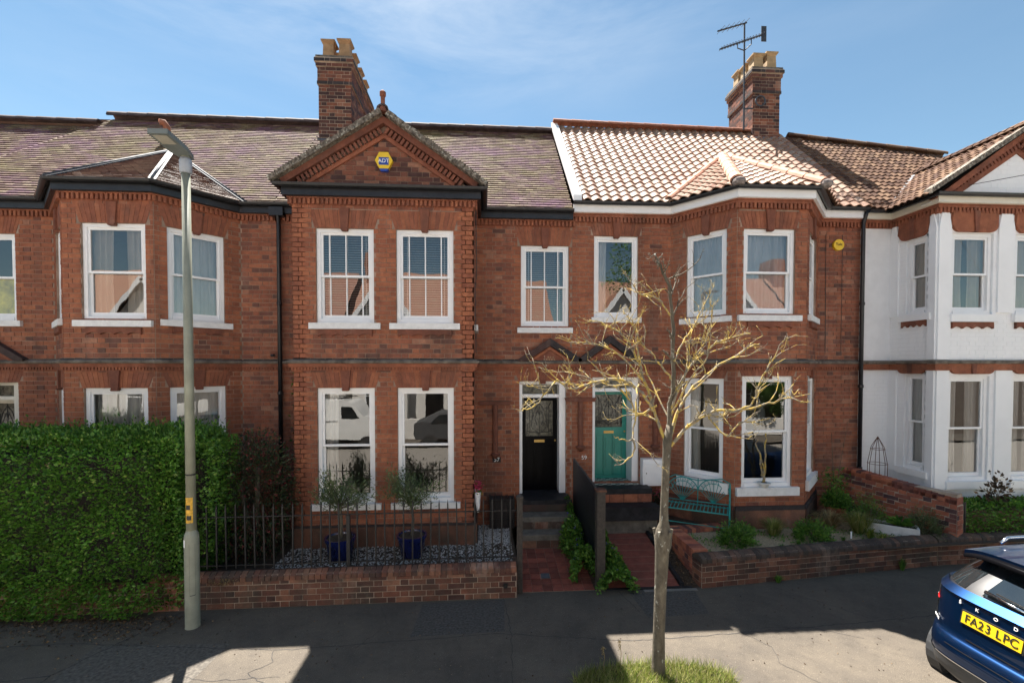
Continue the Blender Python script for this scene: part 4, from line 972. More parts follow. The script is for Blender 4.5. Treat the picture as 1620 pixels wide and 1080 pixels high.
MB().tube([(-7.41, 11.32, 8.85), (-7.41, 11.30, 9.12), (-7.45, 11.25, 9.2), (-7.5, 11.2, 9.18)], .075, 10).build('soil_vent', 'ridge_clay', H55, smooth=True)
pipe(H55, -4.12, 9.2, 3.7, 3.75)

# ================================================================== HOUSE, far left sliver
H53 = scene_house('farthest left house of the row, only its tiled roof seen', -13)
W = Wall(H53); pl53 = [(-17, 9.3), (XL, 9.3)]
h53 = [(-15.5, -14.5, 4.3, 5.95), (-13, -12, 4.3, 5.95), (-15.5, -14.5, 1.1, 3.1)]
W.face(mainfr, -17, XL, .2, zt, h53)
for h in h53: window(H53, mainfr, *h, cover='white')
W.finish(0); cornice(H53, pl53); gutter(H53, pl53, 6.55)
roof_plane(H53, [(-17, EAVE, 6.4), (-9.6, EAVE, 6.4), (-8.6, 11.8, 9.32), (-17, 11.8, 9.38)], 'purple_tile')
ridge(H53, (-17, 11.8, 9.42), (-9.3, 11.8, 9.38), 'ridge_dark', .12)
MB().add([(-17, 11.8, 9.4), (-9.2, 11.8, 9.38), (-9.2, 16, 6), (-17, 16, 6)], [(0, 1, 2, 3)]).build('rear_roof', 'dark_red_tile', H53)
MB().box(-17, -16.9, 9.55, 16, 0, 6.4).box(-17, XL - .01, 15.9, 16, 0, 6.4).build('rear_wall', 'rubbed_brick', H53)

# ================================================================== HOUSE, teal door (right of centre)
H59 = scene_house('red brick terraced house with teal front door and pale pantiled roof over a canted bay', 5)
pl59 = [(1.82, 9.3), (3.9, 9.3), (4.75, 8.3), (6.12, 8.3), (7.1, 9.3), (8.05, 9.3)]
W = Wall(H59); zt9 = 6.45
c1 = Fr(pl59[1], pl59[2]); c2 = Fr(pl59[3], pl59[4])
up = [(4.88, 5.88, 4.47, 6.09)]; lo = [(4.88, 5.87, 1.22, 3.32)]; cl = [(.34, 1.12, 4.47, 6.13), (.31, 1.09, 1.27, 3.27)]; cu = [(.26, 1.15, 4.50, 6.11), (.26, 1.15, 1.3, 3.32)]
sk = arches(W, bayfr, up + lo); W.face(bayfr, 4.75, 6.12, .2, zt9, up + lo, dark_rows=DR, skip=sk, edge='orange_brick')
sk = arches(W, c1, cl); W.face(c1, 0, c1.L, .2, zt9, cl, dark_rows=DR, skip=sk, edge='orange_brick')
sk = arches(W, c2, cu); W.face(c2, 0, c2.L, .2, zt9, cu, dark_rows=DR, skip=sk, edge='orange_brick')
window(H59, bayfr, *up[0], cover='bluewhite', seed=21); window(H59, c1, *cl[0], cover='bluewhite', seed=22); window(H59, c2, *cu[0], cover='bluewhite', seed=23)
window(H59, bayfr, *lo[0], cover='none', seed=25, sill_h=.16); window(H59, c1, *cl[1], cover='left', seed=24, sill_h=.2); window(H59, c2, *cu[1], cover='none', seed=26, sill_h=.2)
apron(H59, bayfr, 4.95, 5.82, 4.35); apron(H59, c2, .32, 1.1, 4.38)
um = [(2.28, 3.20, 4.52, 6.19)]; dr9 = (2.26, 3.24, 1.08, 3.28)
sk = arches(W, mainfr, um) + [arch(W, mainfr, dr9[0], dr9[1], dr9[3], .22, False)]
W.face(mainfr, 1.82, 3.9, .2, zt9, um + [dr9], dark_rows=DR, skip=sk, edge='orange_brick'); W.face(mainfr, 7.1, 8.05, .2, zt9, dark_rows=DR)
window(H59, mainfr, *um[0], rail=False, cover='left', sill_ext=.06, seed=31)
for fr, a, b in ((bayfr, 4.75, 6.12), (c1, 0, c1.L), (c2, 0, c2.L)): W.one(fr, a, b, .3, .78, -.05, .05, 'wall_brick'); W.one(fr, a + .004, b - .004, .78, .86, -.05, .04, 'dark_brick')
cornice(H59, pl59, 6.72); string_course(H59, pl59); W.finish(300, 1.0)
gutter(H59, pl59, 6.76, 'black_paint', 'white_paint', .14, .13)
shell(H59, pl59, 1.82, 8.05, 0, zr=9.80)
door(H59, mainfr, *dr9[:3], dr9[3], 'teal_paint', 3, 2.98, 1, dd=-.42)
pediment(H59, 1.95, 3.25, 3.60, 4.12)
for fr_, x in ((mainfr, 2.0), (mainfr, 3.58)): pendant(H59, x, 2.78, 1.85)
MB().box(2.28, 3.22, 9.16, 9.75, .95, 1.078).build('porch_floor', 'checker_tile', H59)
MB().box(2.2, 3.36, 8.84, 9.155, .80, 1.075).build('doorstep', 'dark_slab', H59); MB().box(2.15, 3.42, 8.50, 8.835, .55, .80).build('step', 'dark_slab', H59); MB().box(2.2, 3.36, 8.56, 8.83, .2, .548).build('step_base', 'step_stone', H59)
for i in range(4): MB().box(2.22 + i * .285, 2.22 + i * .285 + .275, 8.835, 8.842, .81, .97).build('step_brick', 'rubbed_brick', H59)
MB().fbox(mainfr, 3.2, 3.25, 1.08, 2.2, -.40, -.06).build('reveal', 'teal_paint', H59)
E9 = 9.13; Z9 = 6.84; S9 = (9.82 - Z9) / (12.1 - E9)
roof_plane(H59, [(1.96, E9, Z9), (8.05, E9, Z9), (8.05, 12.1, 9.80), (1.96, 12.1, 9.82)], 'pantile', .212, .215, 'pan', 300, .045)
MB().hexa([(1.80, E9 - .06, Z9 - .02), (1.97, E9 - .06, Z9 - .02), (1.97, 12.12, 9.84), (1.80, 12.12, 9.84), (1.80, E9 - .06, Z9 + .10), (1.97, E9 - .06, Z9 + .10), (1.97, 12.12, 9.96), (1.80, 12.12, 9.96)]).build('party_verge', 'white_paint', H59)
ridge(H59, (1.85, 12.1, 9.92), (7.2, 12.1, 9.84), 'ridge_clay', .12)
b59 = [(3.78, E9, Z9 - .01), (4.62, 8.10, 6.82), (6.28, 8.10, 6.82), (7.36, E9, Z9 - .01)]; ap = (6.28, 11.1, 8.85)
ap = (5.75, 10.75, 8.52)
bay_roof(H59, b59, ap, 'pantile', 'pan', .212, .215, (0, 0, 0), .045)
for q, r in ((0, .085), (1, .12), (2, .10), (3, .10)):
    ridge(H59, V3(b59[q]) + V3((0, 0, .05)), V3(ap) + V3((0, 0, .03)), 'hip_clay', r, 'hip_tile', .42)
MB().lathe(tuple(V3(b59[1]) + V3((.02, -.03, -.02))), [(.09, 0), (.12, .05), (.11, .1), (.05, .14)], 10).build('hip_end', 'hip_mortar', H59)
MB().lathe(tuple(V3(b59[2]) + V3((.02, -.02, -.02))), [(.09, 0), (.12, .05), (.11, .1), (.05, .14)], 10).build('hip_end', 'hip_mortar', H59)
CW = chimney(H59, 7.2, 7.95, 11.9, 13.1, 9.3, 11.42, 3, 'pale_clay_pot'); CW.finish(300)
MB().hexa([(7.05, 11.78, 9.42), (8.1, 11.78, 9.42), (8.1, 11.9, 9.62), (7.05, 11.9, 9.62), (7.05, 11.78, 9.46), (8.1, 11.78, 9.46), (8.1, 11.9, 9.66), (7.05, 11.9, 9.66)]).build('flashing', 'bright_lead', H59)
MB().tube([(7.35 + .13 * math.cos(t / 16 * 2 * PI), 11.8, 10.55 + .13 * math.sin(t / 16 * 2 * PI)) for t in range(17)], .02, 6).build('aerial_bracket', 'lead', H59)
pipe(H59, 8.02, 9.2, .4, 6.48, swan=(0, -.08))
MB().tube([(7.25, 9.27, 6.3), (7.27, 9.27, 3.8)], .006, 5).tube([(7.62, 9.27, 6.3), (7.62, 9.27, 3.8)], .005, 5).build('cable', 'black_print', H59)

# ================================================================== HOUSE, white painted (right)
H61 = scene_house('white painted brick terraced house with terracotta lintels and a brown tiled gable', 11)
pl61 = [(8.05, 9.3), (8.75, 9.3), (8.75, 8.3), (11.95, 8.3), (11.95, 9.3), (14.2, 9.3)]
W = Wall(H61, 'white_mortar', jt=.008); W.proud = .0025
up = [(9.05, 9.90, 4.52, 6.08), (10.37, 11.22, 4.52, 6.08)]; lo = [(9.03, 9.88, 1.27, 3.32), (10.36, 11.2, 1.27, 3.32)]
W.face(bayfr, 8.75, 11.95, .3, 6.45, up + lo, 'white_brick'); ret = Fr((8.75, 9.3), (8.75, 8.3)); rh = [(.36, .80, 4.56, 6.08), (.36, .80, 1.42, 3.36)]
W.face(ret, 0, 1, .3, 6.45, rh, 'white_brick')
W.face(mainfr, 8.05, 8.75, .3, 3.45, (), 'white_brick'); W.slab.fbox(mainfr, 8.05, 8.75, 3.45, 6.45, -.2, .004)
W.face(mainfr, 11.95, 14.2, .3, 6.45, (), 'white_brick')
W.face(Fr((11.95, 8.3), (11.95, 9.3)), 0, 1, .3, 6.45, (), 'white_brick')
for i, h in enumerate(up + lo): window(H61, bayfr, *h, cover='creampair' if i in (0,) else ('pair' if i > 1 else 'cream'), seed=40 + i, sill_ext=.06, sill_h=.15, sill_mat='white_paint')
for h in rh: window(H61, ret, *h, cover='cream' if h[2] > 4 else 'white', sill_ext=.12, sill_h=.13, sill_mat='white_paint')
for h in up: apron(H61, bayfr, h[0], h[1], h[2] - .155)
apron(H61, ret, .3, .82, 4.43)
for z, zh in ((6.10, .40), (3.36, .22)):
    spans = [(bayfr, 9.02, 9.95), (bayfr, 10.34, 11.27), (ret, .22, .84)]
    for fr, a, b in spans:
        c = (a + b) / 2; P = []
        for s in (0, 1):
            for i in range(7):
                t = PI / 2 * i / 6; r = .14
                P.append((a + r - r * math.cos(t) - (.03 if i == 0 else 0), z + r - r * math.sin(t)) if s == 0 else (b - r + r * math.sin(t), z + r - r * math.cos(t)))
        P = [(b, z + zh), (a, z + zh)] + P
        MB().prism(fr, P[::-1], -.03, .05).build('lintel', 'rubbed_brick', H61)
        MB().prism(fr, [(c - .035, z), (c + .035, z), (c + .06, z + zh), (c - .06, z + zh)], -.02, .075).build('keystone', 'terracotta', H61)
    for fr, a, b in ((bayfr, 8.75, 9.0), (bayfr, 9.98, 10.31), (bayfr, 11.3, 11.95), (ret, .85, 1.0), (ret, 0, .2)):
        zl = 3.70 if z > 4 else .9
        for (z0_, z1_) in ((z - 1.55 - (.5 if z < 4 else 0), z + .30),):
            if (fr is bayfr and a == 8.75) or (fr is ret and a == .85): z0_ = 3.64 if z > 4 else .95
            q = .05; MB().prism(fr, [(a, z0_), (b, z0_), (b, z1_ - .2), (b - q, z1_ + (.06 if z > 4 else -.1)), (a + q, z1_ + (.06 if z > 4 else -.1)), (a, z1_ - .2)], -.01, .035).build('pier', 'white_render', H61)
MB().fbox(bayfr, 8.76, 11.94, .3, .92, -.05, .03).build('plinth', 'black_paint', H61)
cornice(H61, pl61, 6.72)
MB().sweep(pl61, [(-.02, ZC - .15), (.05, ZC - .15), (.07, ZC - .023), (-.02, ZC - .023)]).build('string_course', 'rubbed_brick', H61)
MB().sweep(pl61, [(-.02, ZC - .02), (.085, ZC - .02), (.10, ZC + .01), (.10, ZC + .035), (-.02, ZC + .06)]).build('string_moulding', 'stone_band', H61)
W.finish(300, 1.2)
gutter(H61, pl61, 6.72, 'black_paint', 'cream_paint', .14, .10)
shell(H61, pl61, 8.05, 14.2, 0, zr=8.9)
E6, Z6 = 9.13, 6.82; S6 = .985
def z6(y): return Z6 + (y - E6) * S6
roof_plane(H61, [(8.05, E6, Z6), (14.2, E6, Z6), (14.2, E6 + (8.75 - Z6) / S6, 8.75), (12.1, E6 + (9.0 - Z6) / S6, 9.0), (8.4, 12.1, z6(12.1)), (8.05, 12.1, z6(12.1))], 'brown_tile', .15, .19, 'pan', 0, .028)
ridge(H61, (8.3, 12.1, z6(12.1) + .03), (12.1, E6 + (9.0 - Z6) / S6, 9.03), 'brown_tile', .11)
GX, GZ, gl = 10.33, 8.06, 8.38; gy = 8.12; gr = 2 * GX - gl; yb = E6 + (GZ - Z6) / S6  # eave overhang lengthened to shade the bay return from a sun patch
for e in (gl, gr):
    ze = (e, E6 + (6.74 - Z6) / S6, 6.74)
    roof_plane(H61, [(e, gy, 6.74), ze, (GX, yb, GZ), (GX, gy, GZ)], 'brown_tile', .15, .19, 'pan', 0, .028)
    s = 1 if e < GX else -1
    for i in range(14):
        t0, t1 = i / 14, (i + 1) / 14; P0 = V3((e + (GX - e) * t0, 0, 6.8 + (GZ - 6.8) * t0)); P1 = V3((e + (GX - e) * t1, 0, 6.8 + (GZ - 6.8) * t1))
        MB().hexa([(P0.x, gy - .05, P0.z - .05), (P1.x, gy - .05, P1.z - .05), (P1.x, gy + .12, P1.z - .05), (P0.x, gy + .12, P0.z - .05), (P0.x, gy - .05, P0.z + .05), (P1.x, gy - .05, P1.z + .05), (P1.x, gy + .12, P1.z + .05), (P0.x, gy + .12, P0.z + .05)]).build('verge_tile', 'verge_stone', H61)
    sl = (GZ - 6.8) / abs(GX - e)
    def rk(o0, o1, d, nm, mat):
        k = math.sqrt(1 + sl * sl); P = [(e + s * (.12 + o0 * .9), 6.70), (GX, GZ - o0 * k), (GX, GZ - o1 * k), (e + s * (.12 + o1 * 1.3), 6.70)]
        MB().prism(bayfr, P if s < 0 else P[::-1], -.02, d).build(nm, mat, H61)
    rk(.06, .17, .12, 'raking_cornice', 'rubbed_brick'); rk(.17, .36, .03, 'raking_band', 'rubbed_brick')
    m = MB(); ang = V3((GX - e, 0, GZ - 6.8)).normalized(); nrm = V3((-ang.z * s, 0, ang.x * s)); Ls = math.hypot(GX - e, GZ - 6.8)
    for i in range(int((Ls - .5) / .082)):
        c = V3((e, 0, 6.8)) + ang * (.4 + i * .082) - nrm * .23
        m.hexa([(c + ang * su * .024 + nrm * sv * .055 + V3((0, YB + dd, 0))) for sv in (-1, 1) for (su, dd) in ((-1, -.08), (1, -.08), (1, -.01), (-1, -.01))])
    m.build('raking_dentils', 'terracotta', H61, kind='stuff')
MB().prism(bayfr, [(gl + .2, 6.66), (gr - .2, 6.66), (GX, GZ - .1)], -.2, 0).build('gable_wall', 'white_mortar', H61)
gw = Wall(H61, 'white_mortar', jt=.008); gw.proud = .0025; gw.face(bayfr, 9, 12, 6.66, 8.0, mat='white_brick', clip=lambda z: (GX - (GZ - .42 - z) / .82, GX + (GZ - .42 - z) / .82) if z < GZ - .5 else (0, 0)); gw.finish(0)
ridge(H61, (GX, gy - .02, GZ + .02), (GX, yb, GZ + .02), 'brown_tile', .10)
MB().bar((8.62, 9.2, 6.92), (10.28, yb - .02, GZ + .03), .10, .03).build('valley_lead', 'bright_lead', H61)

# ================================================================== WALLS, RAILINGS, GATES
def garden_wall(name, label, a, b, th, z0, z1, mat='wall_brick', coping='round', singles=300, ends=(False, False), cop_mat=None, cat='wall', slope=0.0, side='front'):
    t = thing(name, label, cat, ((a[0] + b[0]) / 2, (a[1] + b[1]) / 2, 0)); W = Wall(t, 'pale_mortar'); fr = Fr(a, b); Ln = fr.L
    cm = cop_mat or mat; zc = z1 - .11
    if slope == 0:
        W.face(fr, 0, Ln, z0, zc, (), mat, thick=th)
    else:
        MB().prism(fr, [(0, z0), (Ln, z0), (Ln, z1 - .13 + slope), (0, z1 - .13)], -th, 0).build('wall', 'pale_mortar', t)
        k = 0; z = z0
        while z < z1 - .12:
            u = -(k % 2) * .19; s = True
            while u < Ln:
                w = SL if s else HD; p, q = max(0, u), min(Ln, u + w); c = (p + q) / 2
                zz = z + slope * c / Ln
                if q - p > .04: W.one(fr, p + .005, q - .005, zz + .005, zz + CH - .006, -.09, .006, mat)
                u += w; s = not s
            z += CH; k += 1
    if ends[0]: W.face(Fr((a[0] - fr.n.x * th * -1 * -1, a[1] - fr.n.y * th), a), 0, th, z0, zc if slope == 0 else z1 - .13, (), mat, thick=.02)
    if ends[1]: W.face(Fr(b, (b[0] - fr.n.x * th, b[1] - fr.n.y * th)), 0, th, z0, (zc if slope == 0 else z1 - .13 + slope), (), mat, thick=.02)
    n = int(Ln / .0865)
    for i in range(n):
        u0, u1 = i * Ln / n + .004, (i + 1) * Ln / n - .004; zz = slope * (i + .5) / n
        if coping == 'round':
            P = [(-th - .02, zc + .003), (-th - .02, z1 - .06), (-th * .75, z1 - .01), (-th * .4, z1 + .01), (-.04, z1 - .015), (.008, z1 - .05), (.012, zc + .003)]
        else: P = [(-th - .004, z1 - .125), (-th - .004, z1), (.006, z1), (.006, z1 - .125)]
        dz = rnd.uniform(-.003, .003); q = len(P); m = MB()
        m.add([fr.p(u0, z + zz + dz, d) for d, z in P] + [fr.p(u1, z + zz + dz, d) for d, z in P], [tuple(range(q))[::-1], tuple(range(q, 2 * q))] + [(j, (j + 1) % q, (j + 1) % q + q, j + q) for j in range(q)])
        fixn(m.build('coping_brick', cm, t))
    MB().fbox(fr, .01, Ln - .01, z0, z1 - .03 if slope == 0 else z1 - .13, -th + .02, -.02).build('core', 'pale_mortar', t)
    W.finish(singles if side == 'front' else 0); return t, fr
w57, f57 = garden_wall('garden_wall', 'low old brick wall with rounded coping carrying the black iron railings', (-4.75, 6.74), (.50, 6.82), .24, -.05, .50, ends=(False, True))
MB().box(.30, .36, 6.795, 6.815, .16, .23).build('weep_hole', 'black_print', w57)
leaves('wall_lichen', 'straw', [(-3.75 + rnd.gauss(0, .12), 6.738, .40 + rnd.gauss(0, .035)) for i in range(160)], [(rnd.gauss(0, 1), -1.2, rnd.gauss(0, 1)) for i in range(160)], .022, w57, .5, seed=4, kind='stuff')
w55, _ = garden_wall('garden_wall', 'low brick wall with a few pale bricks, mostly buried under the tall green hedge', (-10.5, 6.70), (-4.78, 6.74), .24, -.05, .38)
for i in range(6): MB().box(-8.62 + (i % 3) * .25 + (i // 3) * .1, -8.40 + (i % 3) * .25 + (i // 3) * .1, 6.46, 6.60, .08 + (i // 3) * .085, .155 + (i // 3) * .085).build('pale_brick', 'dirty_white_brick', w55)
MB().box(-8.66, -7.78, 6.48, 6.75, -.02, .08).build('pale_footing', 'dirty_white_brick', w55)
w59, f59 = garden_wall('garden_wall', 'long dark weathered brick wall with black rounded coping in front of the planted bed', (3.44, 6.92), (7.98, 7.47), .26, -.05, .50, cop_mat='coping_brick', ends=(True, False))
w59b, _ = garden_wall('garden_wall', 'dark weathered brick wall with rounded coping passing behind the parked blue car', (8.0, 7.475), (13.5, 7.72), .26, -.05, .50, cop_mat='coping_brick')
wl, _ = garden_wall('planter_wall', 'low brick wall with brick-on-edge top running back beside the red path', (3.42, 8.35), (3.44, 7.19), .23, -.05, .50, mat='new_brick', coping='flat', cop_mat='new_brick')
wbk, _ = garden_wall('planter_wall', 'brick-on-edge planter rim in front of the bay, beside the teal bench', (3.68, 8.12), (7.55, 8.58), .23, .36, .50, mat='new_brick', coping='flat', cop_mat='new_brick')
wp, _ = garden_wall('boundary_wall', 'sloping new red brick wall dividing the planted bed from the white house', (7.70, 9.28), (8.40, 7.52), .22, .30, 1.36, mat='new_brick', coping='flat', cop_mat='new_brick', slope=-.20, ends=(False, True))

rail = thing('iron_railing', 'black iron railings with pointed bars along the low front wall', 'railing', (-2, 6.93, .5))
bm_ = MB().box(-.010, .010, -.010, .010, 0, .90).add([(-.010, -.010, .90), (.010, -.010, .90), (.010, .010, .90), (-.010, .010, .90), (0, 0, .98)], [(0, 1, 4), (1, 2, 4), (2, 3, 4), (3, 0, 4)])
bme = bpy.data.meshes.new('baluster'); bme.from_pydata(bm_.v, [], bm_.f); bme.materials.append(MATS['iron'])
x = -4.62
while x < .5:
    M = Matrix.Rotation(rnd.uniform(-.012, .012), 4, 'Y'); M.translation = V3((x, 6.93 + (x + 4.6) * .012, .505 + rnd.uniform(-.01, .008))); inst('baluster', bme, M, rail); x += .136
MB().bar((-4.7, 6.93, 1.28), (.52, 6.99, 1.28), .03, .012).build('top_rail', 'iron', rail); MB().bar((-4.7, 6.93, .56), (.52, 6.99, .56), .03, .012).build('bottom_rail', 'iron', rail)
MB().box(-2.06, -2.01, 6.93, 6.98, .48, 1.27).build('rail_post', 'iron', rail)
MB().bar((-2.04, 6.98, 1.2), (-2.04, 7.4, .3), .012).build('rail_stay', 'iron', rail)
gp = thing('gate_post', 'weathered dark square post standing where the railings end at the path', 'post', (.555, 7.0, 0))
MB().box(.515, .60, 6.93, 7.02, -.02, 1.46).build('post', 'dark_wood', gp); MB().box(.505, .61, 6.92, 7.03, 1.46, 1.50).add([(.505, 6.92, 1.50), (.61, 6.92, 1.50), (.61, 7.03, 1.50), (.505, 7.03, 1.50), (.557, 6.975, 1.54)], [(0, 1, 4), (1, 2, 4), (2, 3, 4), (3, 0, 4)]).build('post_cap', 'dark_wood', gp)
MB().box(.60, .615, 6.95, 6.97, 1.05, 1.12).build('hinge', 'iron', gp)
fn = thing('picket_fence', 'tall black picket fence running from its rusty post back to the brick pier between the doors', 'fence', (1.83, 8, 0))
fn['label'] = 'black picket fence running back between the two front paths from its thick square post'
MB().box(1.77, 1.90, 6.95, 7.08, -.02, 1.55).build('post', 'dark_wood', fn); MB().box(1.755, 1.915, 6.935, 7.095, 1.55, 1.58).build('post_cap', 'rust', fn)
y = 7.12; i = 0
while y < 9.15:
    h = 1.50 + (y - 7.1) * .05 + rnd.uniform(-.01, .01)
    MB().hexa([(1.822, y, .12), (1.85, y, .12), (1.85, y + .05, .12), (1.822, y + .05, .12), (1.822, y, h), (1.85, y, h), (1.85, y + .05, h), (1.822, y + .05, h)]).add([(1.822, y, h), (1.85, y, h), (1.85, y + .05, h), (1.822, y + .05, h), (1.836, y + .025, h + .07)], [(0, 1, 4), (1, 2, 4), (2, 3, 4), (3, 0, 4)]).build('picket', 'black_paint', fn); y += .082
for z in (.35, .95, 1.38): MB().bar((1.862, 7.08, z), (1.862, 9.2, z + .08), .02, .05).build('fence_rail', 'black_paint', fn)

# ================================================================== STREET LAMP
lp = thing('street_lamp', 'tall grey-green steel street lamp with a flat LED head, in front of the hedge', 'street lamp', (-3.92, 6.33, 0))
MB().lathe((-3.92, 6.33, 0), [(.092, 0), (.088, .02), (.088, 1.22), (.082, 1.26), (.058, 1.31)], 20).build('base_column', 'galvanised', lp, smooth=True).data.set_sharp_from_angle(angle=.6)
MB().lathe((-3.92, 6.33, 1.31), [(.060, 0), (.050, 4.75)], 18).build('pole', 'galvanised', lp, smooth=True)
MB().lathe((-3.92, 6.33, 6.05), [(.052, 0), (.072, .01), (.072, .16), (.060, .20)], 18).build('collar', 'lamp_collar', lp, smooth=True)
hd = V3((-3.92, 6.33, 6.23))
hfr = [(-.07, .06), (-.12, -.14), (-.12, -.52), (.12, -.52), (.12, -.14), (.07, .06)]
MB().add([hd + V3((x, y, .03 - y * .10)) for x, y in hfr] + [hd + V3((x * .96, y, .09 - y * .10)) for x, y in hfr], [(0, 1, 2, 3, 4, 5), (11, 10, 9, 8, 7, 6)] + [(i, (i + 1) % 6, (i + 1) % 6 + 6, i + 6) for i in range(6)]).build('lamp_head', 'lamp_head', lp)
MB().add([hd + V3((x, y, .026 - y * .10)) for x, y in ((-.085, -.30), (-.085, -.49), (.085, -.49), (.085, -.30))], [(0, 1, 2, 3)]).build('led_panel', 'led_glass', lp)
MB().lathe(tuple(hd + V3((0, 0, -.06))), [(.052, 0), (.058, .02), (.055, .10), (.07, .12)], 14).build('spigot', 'galvanised', lp)
MB().lathe((-3.92, 6.33, 2.05), [(.0585, 0), (.0605, .005), (.0605, .02), (.0585, .025)], 14).build('band', 'black_print', lp)
def wrap(z0, z1, a0, a1, r, name, mat):
    m = MB(); n = 8; m.add([(-3.92 + r * math.cos(a0 + (a1 - a0) * i / n), 6.33 + r * math.sin(a0 + (a1 - a0) * i / n), z) for z in (z0, z1) for i in range(n + 1)], [(i, i + 1, n + 2 + i, n + 1 + i) for i in range(n)]); return m.build(name, mat, lp)
wrap(1.42, 1.76, -2.3, -.7, .0610, 'sticker', 'sticker_yellow'); wrap(1.46, 1.52, -2.0, -1.0, .0622, 'sticker_print', 'black_print'); wrap(1.60, 1.66, -2.1, -1.2, .0622, 'sticker_print', 'black_print')
wrap(1.10, 1.20, -2.5, -2.0, .0892, 'sticker', 'white_print'); wrap(.45, 1.14, -1.35, -1.33, .0892, 'door_seam', 'black_print'); wrap(.45, 1.14, -.62, -.60, .0892, 'door_seam', 'black_print'); wrap(.45, .46, -1.35, -.6, .0892, 'door_seam', 'black_print')

# ================================================================== FOLIAGE
def box_shell(x0, x1, y0, y1, z0, z1, n, r, lump=.10, depth=.16, front=.6, seed=1):
    """points spread over the front, top and sides of a clipped hedge, with uneven depth"""
    g = np.random.default_rng(seed); P = []; D = []
    aF = (x1 - x0) * (z1 - z0); aT = (x1 - x0) * (y1 - y0); aS = (y1 - y0) * (z1 - z0); tot = aF + aT + 2 * aS
    ph = g.uniform(0, 6, 12)
    def lumpf(a, b): return lump * (math.sin(a * 2.3 + ph[0]) * math.sin(b * 2.9 + ph[1]) * .6 + .4 * math.sin(a * 6.1 + ph[2]) * math.sin(b * 5.3 + ph[3]) + .25 * math.sin(a * 13 + ph[4]) * math.sin(b * 12 + ph[5]))
    for i in range(n):
        q = g.uniform(0, tot); dd = abs(g.normal(0, depth * .5))
        if q < aF: a, b = g.uniform(x0, x1), g.uniform(z0, z1); rr = max(0, b - (z1 - r)); off = r - math.sqrt(max(0, r * r - rr * rr)) if rr > 0 else 0; low =  max(0, a - (x1 - .6)) ** 2 * .9; P.append((a, y0 + off + lumpf(a, b) + dd + low, b)); D.append((g.normal(0, .6), -1, g.normal(.35, .6)))
        elif q < aF + aT: a, b = g.uniform(x0, x1), g.uniform(y0 + r * .5, y1); P.append((a, b, z1 + lumpf(a, b) * .8 - dd)); D.append((g.normal(0, .6), g.normal(-.2, .6), 1))
        elif q < aF + aT + aS: a, b = g.uniform(y0 + r * .4, y1), g.uniform(z0, z1 - r * .2); P.append((x1 + lumpf(a, b) - dd, a, b)); D.append((1, g.normal(0, .6), g.normal(.3, .6)))
        else: a, b = g.uniform(y0, y1), g.uniform(z0, z1); P.append((x0 - lumpf(a, b) + dd, a, b)); D.append((-1, g.normal(0, .6), g.normal(.3, .6)))
    return P, D
hg = thing('hedge', 'tall dense clipped green hedge filling the left foreground beside the street lamp', 'hedge', (-7, 7.3, 0))
P, D = box_shell(-10.2, -4.32, 6.48, 8.0, .06, 2.50, 105000, .5, .10, .17, seed=11)
P2, D2 = box_shell(-4.75, -4.02, 6.72, 7.8, .75, 2.40, 8000, .4, .07, .2, seed=12)
keep = [i for i, p in enumerate(P) if math.sin(p[0] * 5.1 + math.sin(p[2] * 3) * 2) * math.sin(p[2] * 6.3 + p[0]) > -.80 or i % 3 == 0]
P = [P[i] for i in keep]; D = [D[i] for i in keep]
leaves('leaves', 'hedge_leaf', P + P2, D + D2, .047, hg, .62, .35, 5, kind='stuff')
MB().box(-10.2, -4.62, 6.97, 7.9, .2, 2.2).box(-4.62, -4.25, 7.15, 7.7, .6, 2.1).build('branches', 'underlay', hg)  # solid dark blocks standing in for the shade deep inside the hedge
g = np.random.default_rng(5)
P = [(g.uniform(-6.2, -4.1), g.uniform(6.75, 7.6), 2.42 + abs(g.normal(0, .09))) for i in range(1500)] + [(g.uniform(-10, -4.2), g.uniform(6.7, 7.9), 2.50 + abs(g.normal(0, .07))) for i in range(1600)]
leaves('shoots', 'green_leaf', P, [(g.normal(0, .5), g.normal(-.3, .5), 1) for i in P], .055, hg, .5, .3, 6, kind='stuff')
P = [(g.uniform(-10, -4.3), g.uniform(6.43, 6.5), g.uniform(.6, 2.3)) for i in range(46)]; P = [(a + g.normal(0, .02), b, c + g.normal(0, .02)) for a, b, c in P for k in range(3)]
leaves('blossom', 'straw', P, [(g.normal(0, .5), -1, g.normal(0, .5)) for i in P], .028, hg, .8, .3, 7, kind='stuff')
lit = [(g.uniform(-9.5, -4.2), 6.70 - abs(g.normal(0, .28)), .006 + g.uniform(0, .012)) for i in range(2600)]
lit = [(a, b - .12 * math.sin(a), c) for a, b, c in lit]
leaves('leaf_litter', 'dead_leaf', lit, [(g.normal(), g.normal(), .12) for i in lit], .032, None, .6, .3, 8, kind='stuff', label='brown leaf litter gathered on the pavement along the foot of the hedge', category='leaf litter')
gb = [(g.uniform(-6, 6), 6.85 - abs(g.normal(0, .5)), .004) for i in range(260)] + [(g.uniform(-5, 5.2), g.uniform(4.7, 6.8), .004) for i in range(420)]
leaves('litter', 'dead_leaf', gb, [(g.normal(), g.normal(), .1) for i in gb], .022, None, .6, .3, 18, kind='stuff', label='scattered dry leaf fragments and grit over the pavement', category='litter')
sh = thing('shrub', 'dark reddish fuchsia-like shrub between the hedge and the square bay', 'shrub', (-3.9, 8.0, .26))
sh['label'] = 'dark shrub with small red flowers between the hedge and the square bay'
P = []; D = []
for i in range(11000):
    v = g.normal(size=3); v /= np.linalg.norm(v); r = g.uniform(.55, 1.06)
    p = (-3.85 + v[0] * .62 * r, 7.95 + v[1] * .65 * r, 1.30 + v[2] * 1.12 * r); P.append(p); D.append(v + g.normal(0, .5, 3))
